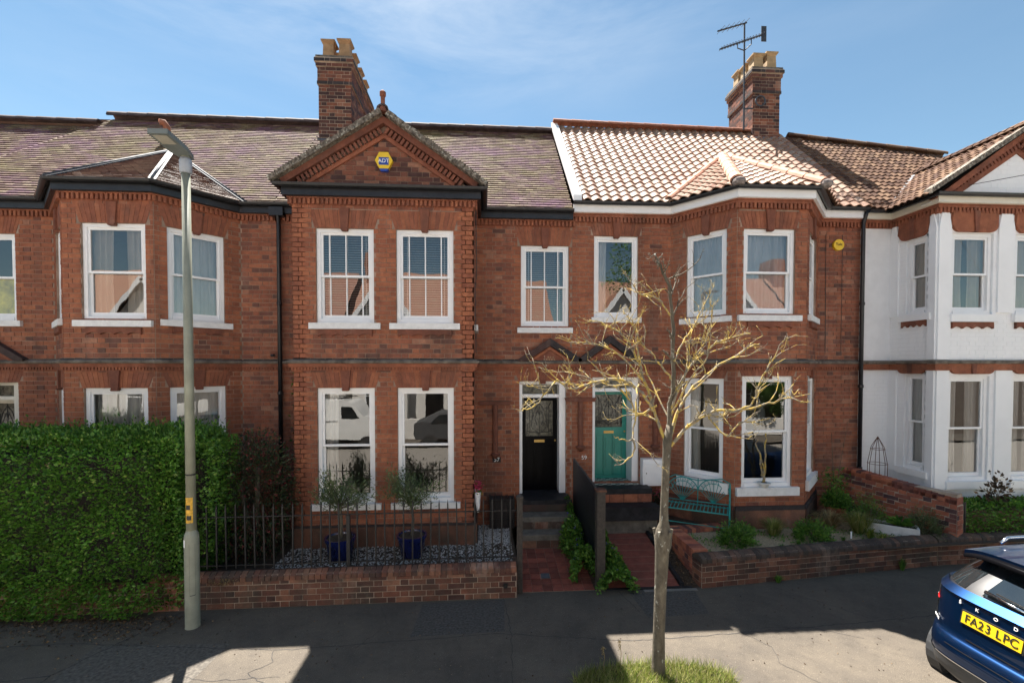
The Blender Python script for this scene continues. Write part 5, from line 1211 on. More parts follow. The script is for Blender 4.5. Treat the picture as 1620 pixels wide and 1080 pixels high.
leaves('leaves', 'dark_leaf', P, D, .05, sh, .5, .3, 9, kind='stuff'); MB().tube([(-3.9, 8, .2), (-3.88, 8, .9), (-3.8, 7.9, 1.8)], .04, 6).tube([(-3.9, 8, .3), (-4.1, 7.9, 1.5)], .03, 5).build('stems', 'bark', sh)
iv = thing('climber', 'thin green climbing plant on the wall beside the left downpipe', 'climbing plant', (-3.6, 9.2, .3))
P = [(-3.60 + g.normal(0, .07), 9.24 - abs(g.normal(0, .05)), g.uniform(1.6, 3.5)) for i in range(420)]; leaves('leaves', 'green_leaf', P, [(g.normal(0, .6), -1, g.normal(0, .6)) for i in P], .06, iv, .6, .3, 3, kind='stuff'); MB().tube([(-3.6, 9.25, .3), (-3.62, 9.25, 1.6), (-3.58, 9.25, 3.4)], .012, 5).build('stem', 'bark', iv)

def olive(x, y, label, seed):
    t = thing('olive_tree', label, 'potted tree', (x, y, .27), 'olive trees in blue pots'); g = np.random.default_rng(seed)
    MB().lathe((x, y, .265), [(.17, 0), (.185, .02), (.23, .30), (.255, .35), (.255, .385), (.225, .385), (.21, .33), (.20, .31)], 28).build('pot', 'blue_glaze', t, smooth=True).data.set_sharp_from_angle(angle=.7)
    MB().lathe((x, y, .622), [(.222, 0), (.0, .02)], 16, cap=False).build('soil', 'soil', t)
    tr = [(x, y, .58), (x + .02, y, .9), (x - .01, y + .01, 1.22)]; m = MB().tube(tr, [.032, .026, .024], 8); ends = []
    for k in range(16):
        a = g.uniform(0, 6.28); e = g.uniform(.15, 1.1); Ln = g.uniform(.35, .62); d = V3((math.cos(a) * math.cos(e), math.sin(a) * math.cos(e), math.sin(e)))
        s = V3(tr[-1]) - V3((0, 0, g.uniform(0, .12))); mid = s + d * Ln * .5 + V3((0, 0, .03)); en = s + d * Ln + V3((0, 0, .10)); m.tube([s, mid, en], [.013, .008, .004], 5); ends += [(s, mid, en)]
    m.build('trunk', 'bark', t)
    P = []; D = []
    for i in range(2600):
        s, mid, en = ends[g.integers(len(ends))]; u = g.beta(2.2, 1.3); p = s.lerp(en, u) + V3(g.normal(0, .065, 3)); P.append(tuple(p)); dd = (en - s).normalized() + V3(g.normal(0, .55, 3)); D.append(tuple(dd))
    leaves('leaves', 'olive_leaf', P, D, .062, t, .26, .2, seed, kind='stuff'); return t
olive(-2.40, 7.75, 'small round olive tree in a blue glazed pot, left of the two by the bay', 31)
olive(-1.22, 7.80, 'small round olive tree in a blue glazed pot, right of the two by the bay', 37)
# planting between the paths
def clump(name, label, cat, c, rad, n, size, mat, stems=True, aspect=.5, seed=1, up=.6, kindpart='leaves', squash=1.0):
    t = thing(name, label, cat, c); g = np.random.default_rng(seed); P = []; D = []
    for i in range(n):
        v = g.normal(size=3); v /= np.linalg.norm(v); v[2] = abs(v[2]) if squash > 0 else v[2]; r = g.uniform(.35, 1.0) ** .6; az = math.atan2(v[1], v[0]); r *= 1 + .28 * math.sin(az * 3 + seed) * (1 - v[2]) + .22 * math.sin(az * 5 + v[2] * 7 + seed * 2) + (.25 * g.random() if g.random() < .12 else 0)
        P.append((c[0] + v[0] * rad[0] * r, c[1] + v[1] * rad[1] * r, c[2] + v[2] * rad[2] * r)); D.append((v[0] + g.normal(0, .4), v[1] + g.normal(0, .4), up + g.normal(0, .4)))
    leaves(kindpart, mat, P, D, size, t, aspect, .3, seed, kind='stuff')
    if stems:
        m = MB()
        for i in range(7): a = g.uniform(0, 6.28); m.tube([c, (c[0] + math.cos(a) * rad[0] * .6, c[1] + math.sin(a) * rad[1] * .6, c[2] + rad[2] * .7)], .006, 4)
        m.build('stems', 'bark', t)
    return t
def border(name, label, x, w, y0, y1, h0, h1, seed, bulge=0.0):
    t = thing(name, label, 'plant', (x, (y0 + y1) / 2, 0)); g = np.random.default_rng(seed); P = []; D = []
    for i in range(5200):
        u = g.uniform(0, 1); y = y0 + (y1 - y0) * u; cx = x + .05 * math.sin(u * 9) ; ww = w * (.75 + .3 * math.sin(u * 11 + seed)) + bulge * (1 - u); a = g.uniform(0, PI); r = g.uniform(.5, 1); h = (h0 + (h1 - h0) * u) * (.85 + .2 * math.sin(u * 13 + seed))
        P.append((cx + math.cos(a) * ww * r, y, .05 + (y - 7) * .1 + math.sin(a) * h * r)); D.append((math.cos(a) + g.normal(0, .4), g.normal(-.4, .5), math.sin(a) * .6 + g.normal(0, .4)))
    leaves('leaves', 'green_leaf', P, D, .052, t, .75, .35, seed, kind='stuff')
    P = [P[g.integers(len(P))] for i in range(16)]; P = [(a + g.normal(0, .015), b - .04 + g.normal(0, .01), c + .04 + g.normal(0, .012)) for a, b, c in P for k in range(5)]
    leaves('flowers', 'purple_flower', P, [(g.normal(), -1, g.normal()) for i in P], .032, t, .8, .3, seed + 1, kind='stuff'); return t
border('flowering_plant', 'leafy geranium with purple flowers on the left side of the picket fence', 1.64, .20, 7.12, 8.9, .46, .72, 51, .06)
border('flowering_plant', 'leafy geranium with purple flowers spilling over the pavement right of the fence post', 2.05, .19, 6.80, 8.3, .42, .52, 53, .18)

# ================================================================== FIXTURES ON THE HOUSES
ab = thing('alarm_box', 'yellow hexagonal burglar alarm box with blue and white sign on the brick gable', 'alarm box', (-1.74, 8.28, 7.12))
hx = [(-1.745 + .155 * math.cos(PI / 3 * i), 7.13 + .165 * math.sin(PI / 3 * i)) for i in range(6)]
MB().prism(bayfr, hx, -.0, .085).build('cover', 'alarm_yellow', ab); MB().prism(bayfr, [(-1.83, 7.05), (-1.66, 7.05), (-1.66, 7.18), (-1.83, 7.18)], .085, .089).build('sign', 'alarm_blue', ab)
MB().prism(bayfr, [(-1.80, 6.945), (-1.69, 6.945), (-1.665, 6.985), (-1.825, 6.985)], 0, .083).build('strobe', 'alarm_blue', ab)
text_on('lettering', 'ADT', .095, (-1.745, 8.3 - .092, 7.115), (1, 0, 0), (0, 0, 1), 'white_print', ab)
ya = thing('alarm_box', 'round yellow burglar alarm box lettered in black beside the right downpipe', 'alarm box', (7.52, 9.28, 6.08))
m = MB(); n = 24; m.prism(mainfr, [(7.52 + .115 * math.cos(2 * PI * i / n), 6.08 + .115 * math.sin(2 * PI * i / n)) for i in range(n)], 0, .06); m.build('cover', 'alarm_yellow', ya)
text_on('lettering', 'Yale', .085, (7.52, 9.3 - .063, 6.09), (1, 0, 0), (0, 0, 1), 'black_print', ya)
def number(txt, label, x, z, dark):
    t = thing('house_number', label, 'house number', (x, 9.29, z))
    if dark: MB().fbox(mainfr, x - .085, x + .085, z - .05, z + .05, 0, .022).build('plate', 'dark_slab', t)
    text_on('digits', txt, .12, (x, 9.3 - .027, z), (1, 0, 0), (0, 0, 1), 'white_print', t)
number('57', 'small dark plaque with the white number 57 left of the black door', .27, 1.60, True)
number('59', 'white number 59 on the brick pier between the two doors', 2.08, 1.62, False)
mb = thing('meter_box', 'white meter cabinet on the brick wall right of the teal door', 'meter box', (3.47, 9.2, 1.3))
MB().fbox(mainfr, 3.27, 3.72, 1.05, 1.60, 0, .17).build('cabinet', 'white_paint', mb); MB().fbox(mainfr, 3.305, 3.685, 1.09, 1.53, .17, .185).build('cabinet_door', 'white_paint', mb); MB().fbox(mainfr, 3.335, 3.35, 1.30, 1.33, .185, .19).build('lock', 'black_print', mb); MB().tube([(3.31, 9.16, 1.05), (3.31, 9.16, .45)], .022, 8).build('conduit', 'white_paint', mb)
vt = thing('basement_grille', 'black iron grille box over the cellar window left of the black door', 'grille', (.36, 9.1, .6))
MB().box(.12, .62, 9.02, 9.28, .27, .86).build('light_well', 'underlay', vt)
for i in range(5): MB().box(.12 + i * .118, .132 + i * .118, 8.99, 9.015, .27, .90).build('grille_bar', 'iron', vt)
for z in (.30, .46, .64, .84): MB().box(.10, .62, 9.0, 9.01, z, z + .012).build('grille_bar', 'iron', vt)
for i in range(5): MB().box(.12 + i * .118, .132 + i * .118, 9.0, 9.26, .885, .897).build('grille_bar', 'iron', vt)
wpn = thing('wall_vase', 'small white wall vase with a pink flower at the corner of the square bay', 'vase', (-.08, 8.3, 1.1))
MB().lathe((-.10, 8.26, .86), [(.02, 0), (.035, .12), (.05, .34), (.055, .36)], 12).build('vase', 'white_paint', wpn, smooth=True)
P = [(-.10 + g.normal(0, .035), 8.25 + g.normal(0, .03), 1.34 + g.normal(0, .05)) for i in range(120)]; leaves('petals', 'pink_flower', P, [(g.normal(), -1, g.normal()) for i in P], .04, wpn, .8, .3, 2, kind='stuff')
P = [(-.10 + g.normal(0, .03), 8.26 + g.normal(0, .03), 1.26 + g.normal(0, .03)) for i in range(60)]; leaves('leaves', 'green_leaf', P, [(g.normal(), -1, g.normal()) for i in P], .04, wpn, .6, .3, 2, kind='stuff')
# aerial
ae = thing('tv_aerial', 'twin television aerial on a thin mast fixed to the right-hand chimney', 'aerial', (7.05, 11.8, 9.8))
MB().tube([(6.87, 11.75, 9.75), (6.86, 11.75, 12.50)], .022, 8).build('mast', 'aerial_metal', ae)
def yagi(a, b, n, el):
    a, b = V3(a), V3(b); d = (b - a).normalized(); s = d.cross(V3((0, 0, 1))).normalized(); m = MB().bar(a, b, .028)
    for i in range(n): c = a + (b - a) * (i + .3) / n; m.bar(c - s * el + V3((0, 0, .01)), c + s * el + V3((0, 0, .01)), .008); m.bar(c + V3((0, 0, -.03)), c + V3((0, 0, .05)), .010)
    return m
yagi((6.92, 11.75, 12.53), (6.08, 11.65, 12.20), 6, .16).build('upper_array', 'aerial_metal', ae)
m = yagi((7.40, 11.8, 12.28), (6.14, 11.65, 11.74), 15, .11); m.bar((7.42, 11.8, 12.10), (7.42, 11.8, 12.50), .14, .012); m.build('lower_array', 'aerial_metal', ae)
MB().tube([(6.66, 11.72, 11.96), (6.66, 11.72, 11.84), (6.86, 11.74, 11.80), (7.05, 11.75, 11.98), (7.05, 11.75, 12.12)], .014, 6).build('clamp', 'aerial_metal', ae)
MB().bar((6.87, 11.75, 10.3), (7.2, 11.9, 10.4), .03).build('bracket', 'lead', ae)
wr = thing('overhead_wire', 'thin overhead telephone wire crossing in front of the white gable', 'wire', (10, 8.0, 6.9))
MB().tube([(9.3, 8.24, 6.98), (10.8, 7.3, 7.08), (14, 4, 7.5), (30, -9, 9)], .006, 5).build('wire', 'black_print', wr)

# ================================================================== BENCH
bn = thing('garden_bench', 'teal painted iron garden bench with a fan-patterned back in front of the bay', 'bench', (4.15, 8.5, .4))
A, B = V3((3.68, 8.86, .41)), V3((4.66, 8.30, .41)); u = (B - A).normalized(); Lb = (B - A).length; nb = V3((u.y, -u.x, 0)); 
def bp(s, h, d): return A + u * s + nb * d + V3((0, 0, h))
fr_m = MB()
for s in (0, Lb):
    MB().bar(bp(s, 0, .42), bp(s, .62, .42), .022).build('leg', 'bench_paint', bn); MB().bar(bp(s, 0, .0), bp(s, .42, .02), .022).bar(bp(s, .42, .02), bp(s, .90, -.08), .022).build('leg', 'bench_paint', bn)
    MB().tube([bp(s, .62, .42), bp(s, .66, .38), bp(s, .66, .2), bp(s, .62, .06), bp(s, .55, -.01)], .011, 6).build('armrest', 'bench_paint', bn)
    MB().tube([bp(s, .42, .3), bp(s, .5, .36), bp(s, .58, .3), bp(s, .55, .2), bp(s, .48, .22)], .008, 5).bar(bp(s, .15, .0), bp(s, .15, .42), .012).build('side_scroll', 'bench_paint', bn)
for i in range(17): s = Lb * (i + .5) / 17; MB().tube([bp(s, .43, .01), bp(s, .415, .15), bp(s, .42, .33), bp(s, .40, .43)], .010, 5).build('seat_slat', 'bench_paint', bn)
MB().bar(bp(0, .405, .42), bp(Lb, .405, .42), .02).bar(bp(0, .41, .02), bp(Lb, .41, .02), .02).bar(bp(0, .15, .42), bp(Lb, .15, .42), .012).build('seat_frame', 'bench_paint', bn)
m = MB(); bk = lambda s, h: bp(s, h, .02 - (h - .42) * .21)
for c in (Lb * .25, Lb * .75):
    w = Lb * .25; m.tube([bk(c + w * math.cos(PI * i / 12), .66 + .24 * math.sin(PI * i / 12)) for i in range(13)], .010, 5)
    m.tube([bk(c + w * .7 * math.cos(PI * i / 10), .66 + .17 * math.sin(PI * i / 10)) for i in range(11)], .006, 5)
    for i in range(9): a = PI * (i + .5) / 9; m.tube([bk(c, .46), bk(c + w * .93 * math.cos(a), .66 + .22 * math.sin(a))], .0055, 5)
    for i in range(5): a = PI * (i + .5) / 5; m.tube([bk(c + w * .85 * math.cos(a) + .05 * math.cos(t / 6 * 2 * PI), .66 + .20 * math.sin(a) + .05 * math.sin(t / 6 * 2 * PI)) for t in range(7)], .004, 4)
m.tube([bk(0, .47), bk(Lb, .47)], .010, 5); m.tube([bk(Lb / 2, .42), bk(Lb / 2, .90)], .010, 5); m.tube([bk(0, .86), bk(Lb * .12, .93), bk(Lb * .3, .9), bk(Lb / 2, .86), bk(Lb * .7, .9), bk(Lb * .88, .93), bk(Lb, .86)], .010, 5)
m.build('backrest', 'bench_paint', bn, smooth=True)

# ================================================================== POTS AND PLANTS, right garden
def pot(name, label, x, y, z, r, h, mat, plant='green_leaf', pr=.2, ph=.25, seed=1, size=.05):
    t = thing(name, label, 'plant pot', (x, y, z)); MB().lathe((x, y, z), [(r * .7, 0), (r * .95, h * .85), (r * 1.05, h * .88), (r * 1.05, h), (r * .9, h), (r * .85, h * .85)], 18).build('pot', mat, t, smooth=True).data.set_sharp_from_angle(angle=.7)
    MB().lathe((x, y, z + h * .86), [(r * .86, 0), (0, .01)], 12, cap=False).build('soil', 'soil', t); g = np.random.default_rng(seed)
    if plant:
        P = []; D = []
        for i in range(int(900 * (pr / .2) ** 2)):
            v = g.normal(size=3); v /= np.linalg.norm(v); v[2] = abs(v[2]); q = g.uniform(.3, 1); P.append((x + v[0] * pr * q, y + v[1] * pr * q, z + h + v[2] * ph * q)); D.append(v + g.normal(0, .5, 3))
        leaves('leaves', plant, P, D, size, t, .6, .3, seed, kind='stuff')
    return t
t = pot('flower_pot', 'clay pot with red flowers below the white meter cabinet', 3.52, 9.0, .4, .15, .30, 'terracotta_pot', 'dark_leaf', .17, .26, 61)
P = [(3.52 + g.normal(0, .08), 8.95 + g.normal(0, .05), .92 + g.normal(0, .06)) for i in range(60)]; leaves('petals', 'pink_flower', P, [(g.normal(), -1, g.normal()) for i in P], .03, t, .8, .3, 2, kind='stuff')
pot('plant_pot', 'terracotta pot with dark green leafy bush at the right foot of the bay', 7.15, 8.75, .4, .2, .28, 'terracotta_pot', 'green_leaf', .28, .34, 62)
pot('plant_pot', 'black plastic pot beside the dark bush near the bay', 7.38, 8.55, .4, .15, .22, 'plastic_grey', 'dark_leaf', .15, .1, 63)
t = thing('sapling', 'thin tall stem with light green leaves in the corner right of the bay', 'sapling', (7.2, 8.95, .4))
MB().tube([(7.22, 8.95, .4), (7.24, 8.95, 1.2), (7.16, 8.92, 2.15)], [.010, .008, .004], 5).tube([(7.22, 8.95, .5), (7.36, 8.92, 1.5), (7.5, 8.9, 2.4)], [.006, .005, .003], 5).build('stem', 'bark', t)
P = [(7.24 + g.normal(0, .13), 8.92 + g.normal(0, .1), 1.12 + g.normal(0, .13)) for i in range(300)]; leaves('leaves', 'green_leaf', P, [(g.normal(), -.6, g.normal()) for i in P], .06, t, .5, .3, 2, kind='stuff')
def tuft(name, label, cat, x, y, z, r, h, n, mat, seed, droop=.3, wd=.010, group=None):
    t = thing(name, label, cat, (x, y, z), group); g = np.random.default_rng(seed); m = MB()
    for i in range(n):
        a = g.uniform(0, 6.28); q = g.uniform(.2, 1); L_ = h * g.uniform(.6, 1.1); b = V3((x + math.cos(a) * r * .25 * q, y + math.sin(a) * r * .25 * q, z)); d = V3((math.cos(a) * r * q, math.sin(a) * r * q, 0)); s = V3((-math.sin(a), math.cos(a), 0)) * wd / 2
        p1 = b + d * .4 + V3((0, 0, L_ * .65)); p2 = b + d + V3((0, 0, L_ * (1 - droop * q)))
        m.add([b - s, b + s, p1 + s * .8, p1 - s * .8, p2], [(0, 1, 2, 3), (3, 2, 4)])
    m.build('blades', mat, t, kind='stuff'); return t
clump('shrub', 'bushy green plant at the left end of the sandy bed', 'shrub', (4.35, 7.55, .42), (.30, .24, .36), 2400, .045, 'green_leaf', seed=71)
clump('shrub', 'bushy green plant at the middle of the sandy bed', 'shrub', (5.85, 7.72, .42), (.32, .24, .32), 2400, .045, 'green_leaf', seed=72)
clump('shrub', 'small low green plant between the first bushes in the bed', 'shrub', (4.75, 8.0, .42), (.2, .15, .2), 700, .045, 'green_leaf', seed=73)
tuft('ornamental_grass', 'feathery grass tuft left of centre in the sandy bed', 'ornamental grass', 5.30, 7.95, .42, .30, .36, 420, 'grass_blade', 74, .35, .006)
clump('shrub', 'tall feathery green bush against the new brick wall', 'shrub', (7.35, 8.2, .42), (.30, .28, .62), 2300, .04, 'green_leaf', seed=75, aspect=.3)
clump('shrub', 'grey-green mound at the far right end of the bed by the brick wall end', 'shrub', (8.02, 7.75, .42), (.34, .24, .46), 2600, .05, 'olive_leaf', seed=76, aspect=.2)
tuft('ornamental_grass', 'tan arching grass in front of the right foot of the bay', 'ornamental grass', 6.65, 8.32, .42, .48, .38, 300, 'straw', 77, .55, .010)
tuft('ornamental_grass', 'green arching grass clump between the bush and the bay', 'ornamental grass', 6.95, 7.95, .42, .36, .48, 520, 'grass_blade', 78, .4, .007)
tuft('small_plant', 'small yellow-green tuft right of the middle of the bed', 'small plant', 6.92, 7.68, .42, .13, .22, 90, 'lime_leaf', 79, .3, .012)
tuft('small_plant', 'yellow-green spiky plant beside the white trough', 'small plant', 7.02, 7.55, .42, .16, .17, 90, 'lime_leaf', 80, .5, .012)
for i, (x, y, l) in enumerate([(5.05, 7.35, 'tiny green seedling in the sand near the front coping, left of centre'), (6.35, 7.6, 'tiny green seedling in the sand near the middle bush'), (5.45, 7.5, 'tiny green seedling beside the feathery grass')]): tuft('small_plant', l, 'small plant', x, y, .42, .08, .10, 40, 'green_leaf', 90 + i, .4, .012)
for i, (x, y, l) in enumerate([(6.55, 7.68, 'white plant label stuck in the sand near the yellow-green tuft'), (6.98, 7.9, 'white plant label stuck behind the green arching grass')]):
    MB().box(x, x + .03, y, y + .004, .42, .56).build('plant_label', 'white_paint', None, label=l, category='plant label')
tr = thing('planter_trough', 'long white stone trough planted with leafy greens in the bed', 'planter', (7.45, 7.75, .43))
ta, tb = V3((7.12, 8.05, .42)), V3((7.74, 7.55, .42)); tfr = Fr((ta.x, ta.y), (tb.x, tb.y))
MB().fbox(tfr, 0, tfr.L, .42, .60, -.03, 0).fbox(tfr, 0, tfr.L, .42, .60, -.30, -.27).fbox(tfr, -.001, .03, .42, .599, -.272, -.028).fbox(tfr, tfr.L - .03, tfr.L + .001, .42, .599, -.272, -.028).build('trough', 'white_trough', tr); MB().fbox(tfr, .03, tfr.L - .03, .43, .56, -.27, -.03).build('soil', 'soil', tr)
m = MB(); c0 = V3((7.62, 7.83, .58))
for i in range(46):
    a = g.uniform(0, 6.28); q = g.uniform(.12, .25); h = g.uniform(.05, .2); b = c0; e = c0 + V3((math.cos(a) * q, math.sin(a) * q, h)); s = V3((-math.sin(a), math.cos(a), 0)) * .022; mid = b.lerp(e, .6) + V3((0, 0, .05)); m.add([b, mid + s, e, mid - s], [(0, 1, 2), (0, 2, 3)])
m.build('leaves', 'green_leaf', tr, kind='stuff')
ob = thing('plant_obelisk', 'thin wire obelisk for climbing plants standing before the white wall', 'obelisk', (8.15, 8.9, .4))
for i in range(6): a = PI / 3 * i; MB().tube([(8.15 + .17 * math.cos(a), 8.9 + .17 * math.sin(a), .4), (8.15 + .17 * math.cos(a), 8.9 + .17 * math.sin(a), 1.5), (8.15 + .11 * math.cos(a), 8.9 + .11 * math.sin(a), 1.85), (8.15, 8.9, 2.06)], .006, 5).build('wire_upright', 'rust', ob)
for z, r in ((.7, .17), (1.08, .17), (1.5, .17), (1.8, .125)): MB().tube([(8.15 + r * math.cos(2 * PI * i / 18), 8.9 + r * math.sin(2 * PI * i / 18), z) for i in range(19)], .005, 4).build('wire_ring', 'rust', ob)
h6 = thing('hedge', 'low clipped green hedge in front of the white house', 'hedge', (10.5, 7.9, .4))
P, D = box_shell(8.72, 14.0, 7.62, 8.2, .42, .98, 13000, .2, .05, .12, seed=15); leaves('leaves', 'hedge_leaf', P, D, .05, h6, .6, .3, 15, kind='stuff'); MB().box(8.8, 14, 7.75, 8.1, .4, .86).build('branches', 'dead_leaf', h6)
gt = thing('gate', 'black gate leaf behind the end of the new brick wall', 'gate', (8.62, 7.62, .4)); MB().box(8.52, 8.56, 7.62, 7.66, .4, 1.10).build('gate_stile', 'black_paint', gt)
for i in range(4): MB().box(8.57 + i * .035, 8.59 + i * .035, 7.63, 7.645, .45, 1.06).build('gate_bar', 'black_paint', gt)
clump('shrub', 'leggy copper-leaved shrub standing above the low hedge', 'shrub', (9.55, 7.85, 1.0), (.26, .15, .50), 190, .075, 'dead_leaf', seed=81, aspect=.6)
gc = [(g.uniform(3.7, 7.7), 0, 0) for i in range(2600)]
gc = [(x, 7.12 + (x - 3.7) * .13 + g.beta(1.2, 1.2) * 1.0, .432 + abs(g.normal(0, .018))) for x, _, _ in gc]; gc = [p for p in gc if math.sin(p[0] * 3.7 + p[1] * 5) + math.sin(p[0] * 9 + p[1] * 7) > .15 and p[1] < 8.3]
leaves('ground_cover', 'green_leaf', gc, [(g.normal(), g.normal(), .9) for i in gc], .038, None, .55, .3, 44, kind='stuff', label='low creeping green plants scattered over the sandy bed', category='ground cover')
gc = [(g.uniform(3.15, 3.5), g.uniform(7.0, 8.5), 0) for i in range(420)]; gc = [(x, y, .02 + (y - 6.96) * .175 + .01) for x, y, _ in gc]
leaves('leaf_litter', 'dead_leaf', gc, [(g.normal(), g.normal(), .3) for i in gc], .035, None, .6, .3, 45, kind='stuff', label='dry leaves caught between the red path edging and the low planter wall', category='leaf litter')
cactus = thing('window_sill_pot', 'small pale bowl with tall twisted dry stems on the ground-floor sill of the bay', 'plant pot', (5.31, 8.22, 1.22))
MB().lathe((5.31, 8.27, 1.222), [(.06, 0), (.10, .07), (.115, .075), (.115, .09), (.09, .09)], 16).build('bowl', 'white_trough', cactus)
MB().lathe((5.31, 8.27, 1.30), [(.09, 0), (.0, .03)], 12, cap=False).build('soil', 'soil', cactus)
def wiggle(p0, p1, k, amp, r0, r1, sd):
    q = random.Random(sd); p0, p1 = V3(p0), V3(p1); P = [p0.lerp(p1, i / k) + V3((q.uniform(-amp, amp), q.uniform(-amp, amp), 0)) * (0 < i) for i in range(k + 1)]; return P, [r0 + (r1 - r0) * i / k for i in range(k + 1)]
m = MB()
for e, sd in (((5.10, 8.2, 2.15), 1), ((5.28, 8.2, 2.25), 2), ((5.22, 8.2, 1.75), 3)): P, R_ = wiggle((5.31, 8.27, 1.3), e, 9, .028, .02, .012, sd); m.tube(P, R_, 6)
m.build('stems', 'lichen_bark', cactus)
# hanging dried herbs / small things inside windows are left to the rooms

# ================================================================== STREET TREE
LIMB = {
'leader': [(2.05, 4.95, 2.65), (2.1, 4.97, 3.08), (2.13, 4.98, 3.57), (2.12, 5.0, 4.03), (2.08, 5.02, 4.42), (2.01, 5.03, 4.6), (1.93, 5.05, 4.77)],
'A': [(2.04, 4.95, 2.64), (1.94, 5.03, 2.96), (1.85, 5.12, 3.35), (1.76, 5.2, 3.65), (1.64, 5.28, 3.87), (1.46, 5.37, 4.0), (1.28, 5.45, 4.07)],
'B': [(1.85, 4.85, 3.02), (1.63, 4.79, 3.28), (1.38, 4.73, 3.37), (1.12, 4.66, 3.34), (0.9, 4.6, 3.27), (0.74, 4.54, 3.36), (0.63, 4.48, 3.25), (0.5, 4.41, 3.12), (0.36, 4.35, 3.09)],
'C': [(1.8, 4.95, 3.32), (1.52, 4.9, 3.6), (1.3, 4.85, 3.72), (1.08, 4.8, 3.75), (0.9, 4.75, 3.76)],
'D': [(1.93, 4.95, 3.08), (1.74, 5.01, 2.97), (1.58, 5.07, 3.23), (1.34, 5.13, 3.31), (1.09, 5.19, 3.41), (0.79, 5.25, 3.46)],
'E': [(2.07, 4.95, 2.69), (2.24, 5.03, 3.07), (2.5, 5.11, 3.34), (2.85, 5.19, 3.56), (3.14, 5.27, 3.71), (3.36, 5.35, 3.78)],
'F': [(2.08, 4.95, 2.61), (2.27, 4.87, 2.86), (2.5, 4.78, 3.02), (2.77, 4.7, 3.04), (3.02, 4.62, 3.11), (3.15, 4.53, 3.18), (3.24, 4.45, 3.14)],
'G': [(2.09, 4.95, 3.01), (2.22, 4.88, 3.43), (2.42, 4.8, 3.69), (2.6, 4.73, 3.8), (2.82, 4.65, 3.85)],
'H': [(2.57, 4.65, 3.03), (2.79, 4.58, 3.1), (2.83, 4.5, 3.33), (2.93, 4.43, 3.6), (3.0, 4.35, 3.81)],
'J': [(1.65, 4.80, 3.30), (1.59, 4.62, 3.21), (1.52, 4.49, 2.93), (1.46, 4.41, 2.78), (1.34, 4.33, 2.8), (1.24, 4.25, 2.84)],
'K': [(2.07, 4.95, 4.06), (1.95, 4.9, 4.22), (1.8, 4.85, 4.27), (1.64, 4.8, 4.31), (1.52, 4.75, 4.45)],
'M': [(2.12, 4.95, 3.57), (2.28, 5.03, 3.82), (2.43, 5.1, 3.99), (2.54, 5.17, 4.18), (2.73, 5.25, 4.47)],
'N': [(2.11, 4.95, 3.18), (2.29, 4.92, 3.53), (2.44, 4.9, 3.78), (2.5, 4.88, 4.02), (2.47, 4.85, 4.26)],
'O': [(2.09, 4.95, 3.36), (1.96, 5.03, 3.57), (1.83, 5.1, 3.75), (1.72, 5.17, 3.97), (1.63, 5.25, 4.17)],
'P': [(2.43, 4.80, 3.00), (2.55, 4.62, 2.77), (2.68, 4.58, 2.92), (2.94, 4.55, 2.89)],
'Q': [(2.08, 4.95, 2.9), (2.0, 5.3, 3.3), (1.9, 5.55, 3.7), (1.95, 5.7, 4.0)], 'R': [(2.08, 4.95, 2.95), (2.1, 4.6, 3.3), (2.2, 4.35, 3.6), (2.15, 4.25, 3.8)],
'J2': [(1.47, 4.43, 2.80), (1.49, 4.40, 2.69), (1.40, 4.38, 2.57), (1.28, 4.37, 2.53)],
}
tree = thing('street_tree', 'young leafless street tree with lichen-yellow branches growing from the pavement edge', 'tree', (1.97, 4.93, 0))
MB().tube([(1.965, 4.95, -.15), (1.965, 4.95, 0.02), (1.97, 4.95, .51), (1.985, 4.95, 1.0), (2.0, 4.95, 1.42), (2.01, 4.95, 1.50), (2.01, 4.95, 1.60), (2.015, 4.95, 1.68), (2.02, 4.95, 1.76), (2.02, 4.95, 1.9), (2.035, 4.95, 2.3), (2.05, 4.95, 2.66), (2.08, 4.96, 2.85)], [.09, .076, .064, .066, .076, .090, .098, .078, .050, .044, .042, .048, .036], 14).build('trunk', 'bark', tree, smooth=True)
m = MB()
for a in (0, 1.4, 2.6, 3.9, 5.2): m.tube([(2.01 + .075 * math.cos(a), 4.95 + .075 * math.sin(a), 1.60), (2.01 + .10 * math.cos(a), 4.95 + .10 * math.sin(a), 1.68)], [.028, .018], 7)
m.build('graft_burr', 'bark', tree)
tg = random.Random(91)
def grow(m, p, d, Ln, r, depth):
    k = max(3, int(Ln / .07)); P = [p]; q = p
    bend = V3((tg.uniform(-1, 1), tg.uniform(-1, 1), tg.uniform(-.4, 1))) * .25
    for i in range(k):
        d = (d + bend / k * 1.6 + V3((tg.gauss(0, .16), tg.gauss(0, .16), tg.gauss(0, .16)))).normalized(); q = q + d * (Ln / k); P.append(q)
    R_ = [r * (1 - .62 * i / k) * (1 + .22 * tg.random()) for i in range(k + 1)]
    if tg.random() < .6: R_[-1] *= 1.5
    m.tube(P, R_, 5)
    if depth > 0:
        for i in range(1, k + 1):
            if tg.random() < .70: 
                nd = (d + V3((tg.gauss(0, .8), tg.gauss(0, .8), tg.gauss(.35, .6)))).normalized(); grow(m, P[i], nd, Ln * tg.uniform(.3, .6), R_[i] * .7, depth - 1)
    # buds
    for i in range(k):
        if tg.random() < .35: e = P[i] + V3((tg.gauss(0, .5), tg.gauss(0, .5), tg.gauss(.3, .5))) * .03; m.tube([P[i], e], [R_[i] * .9, R_[i] * .5], 4)
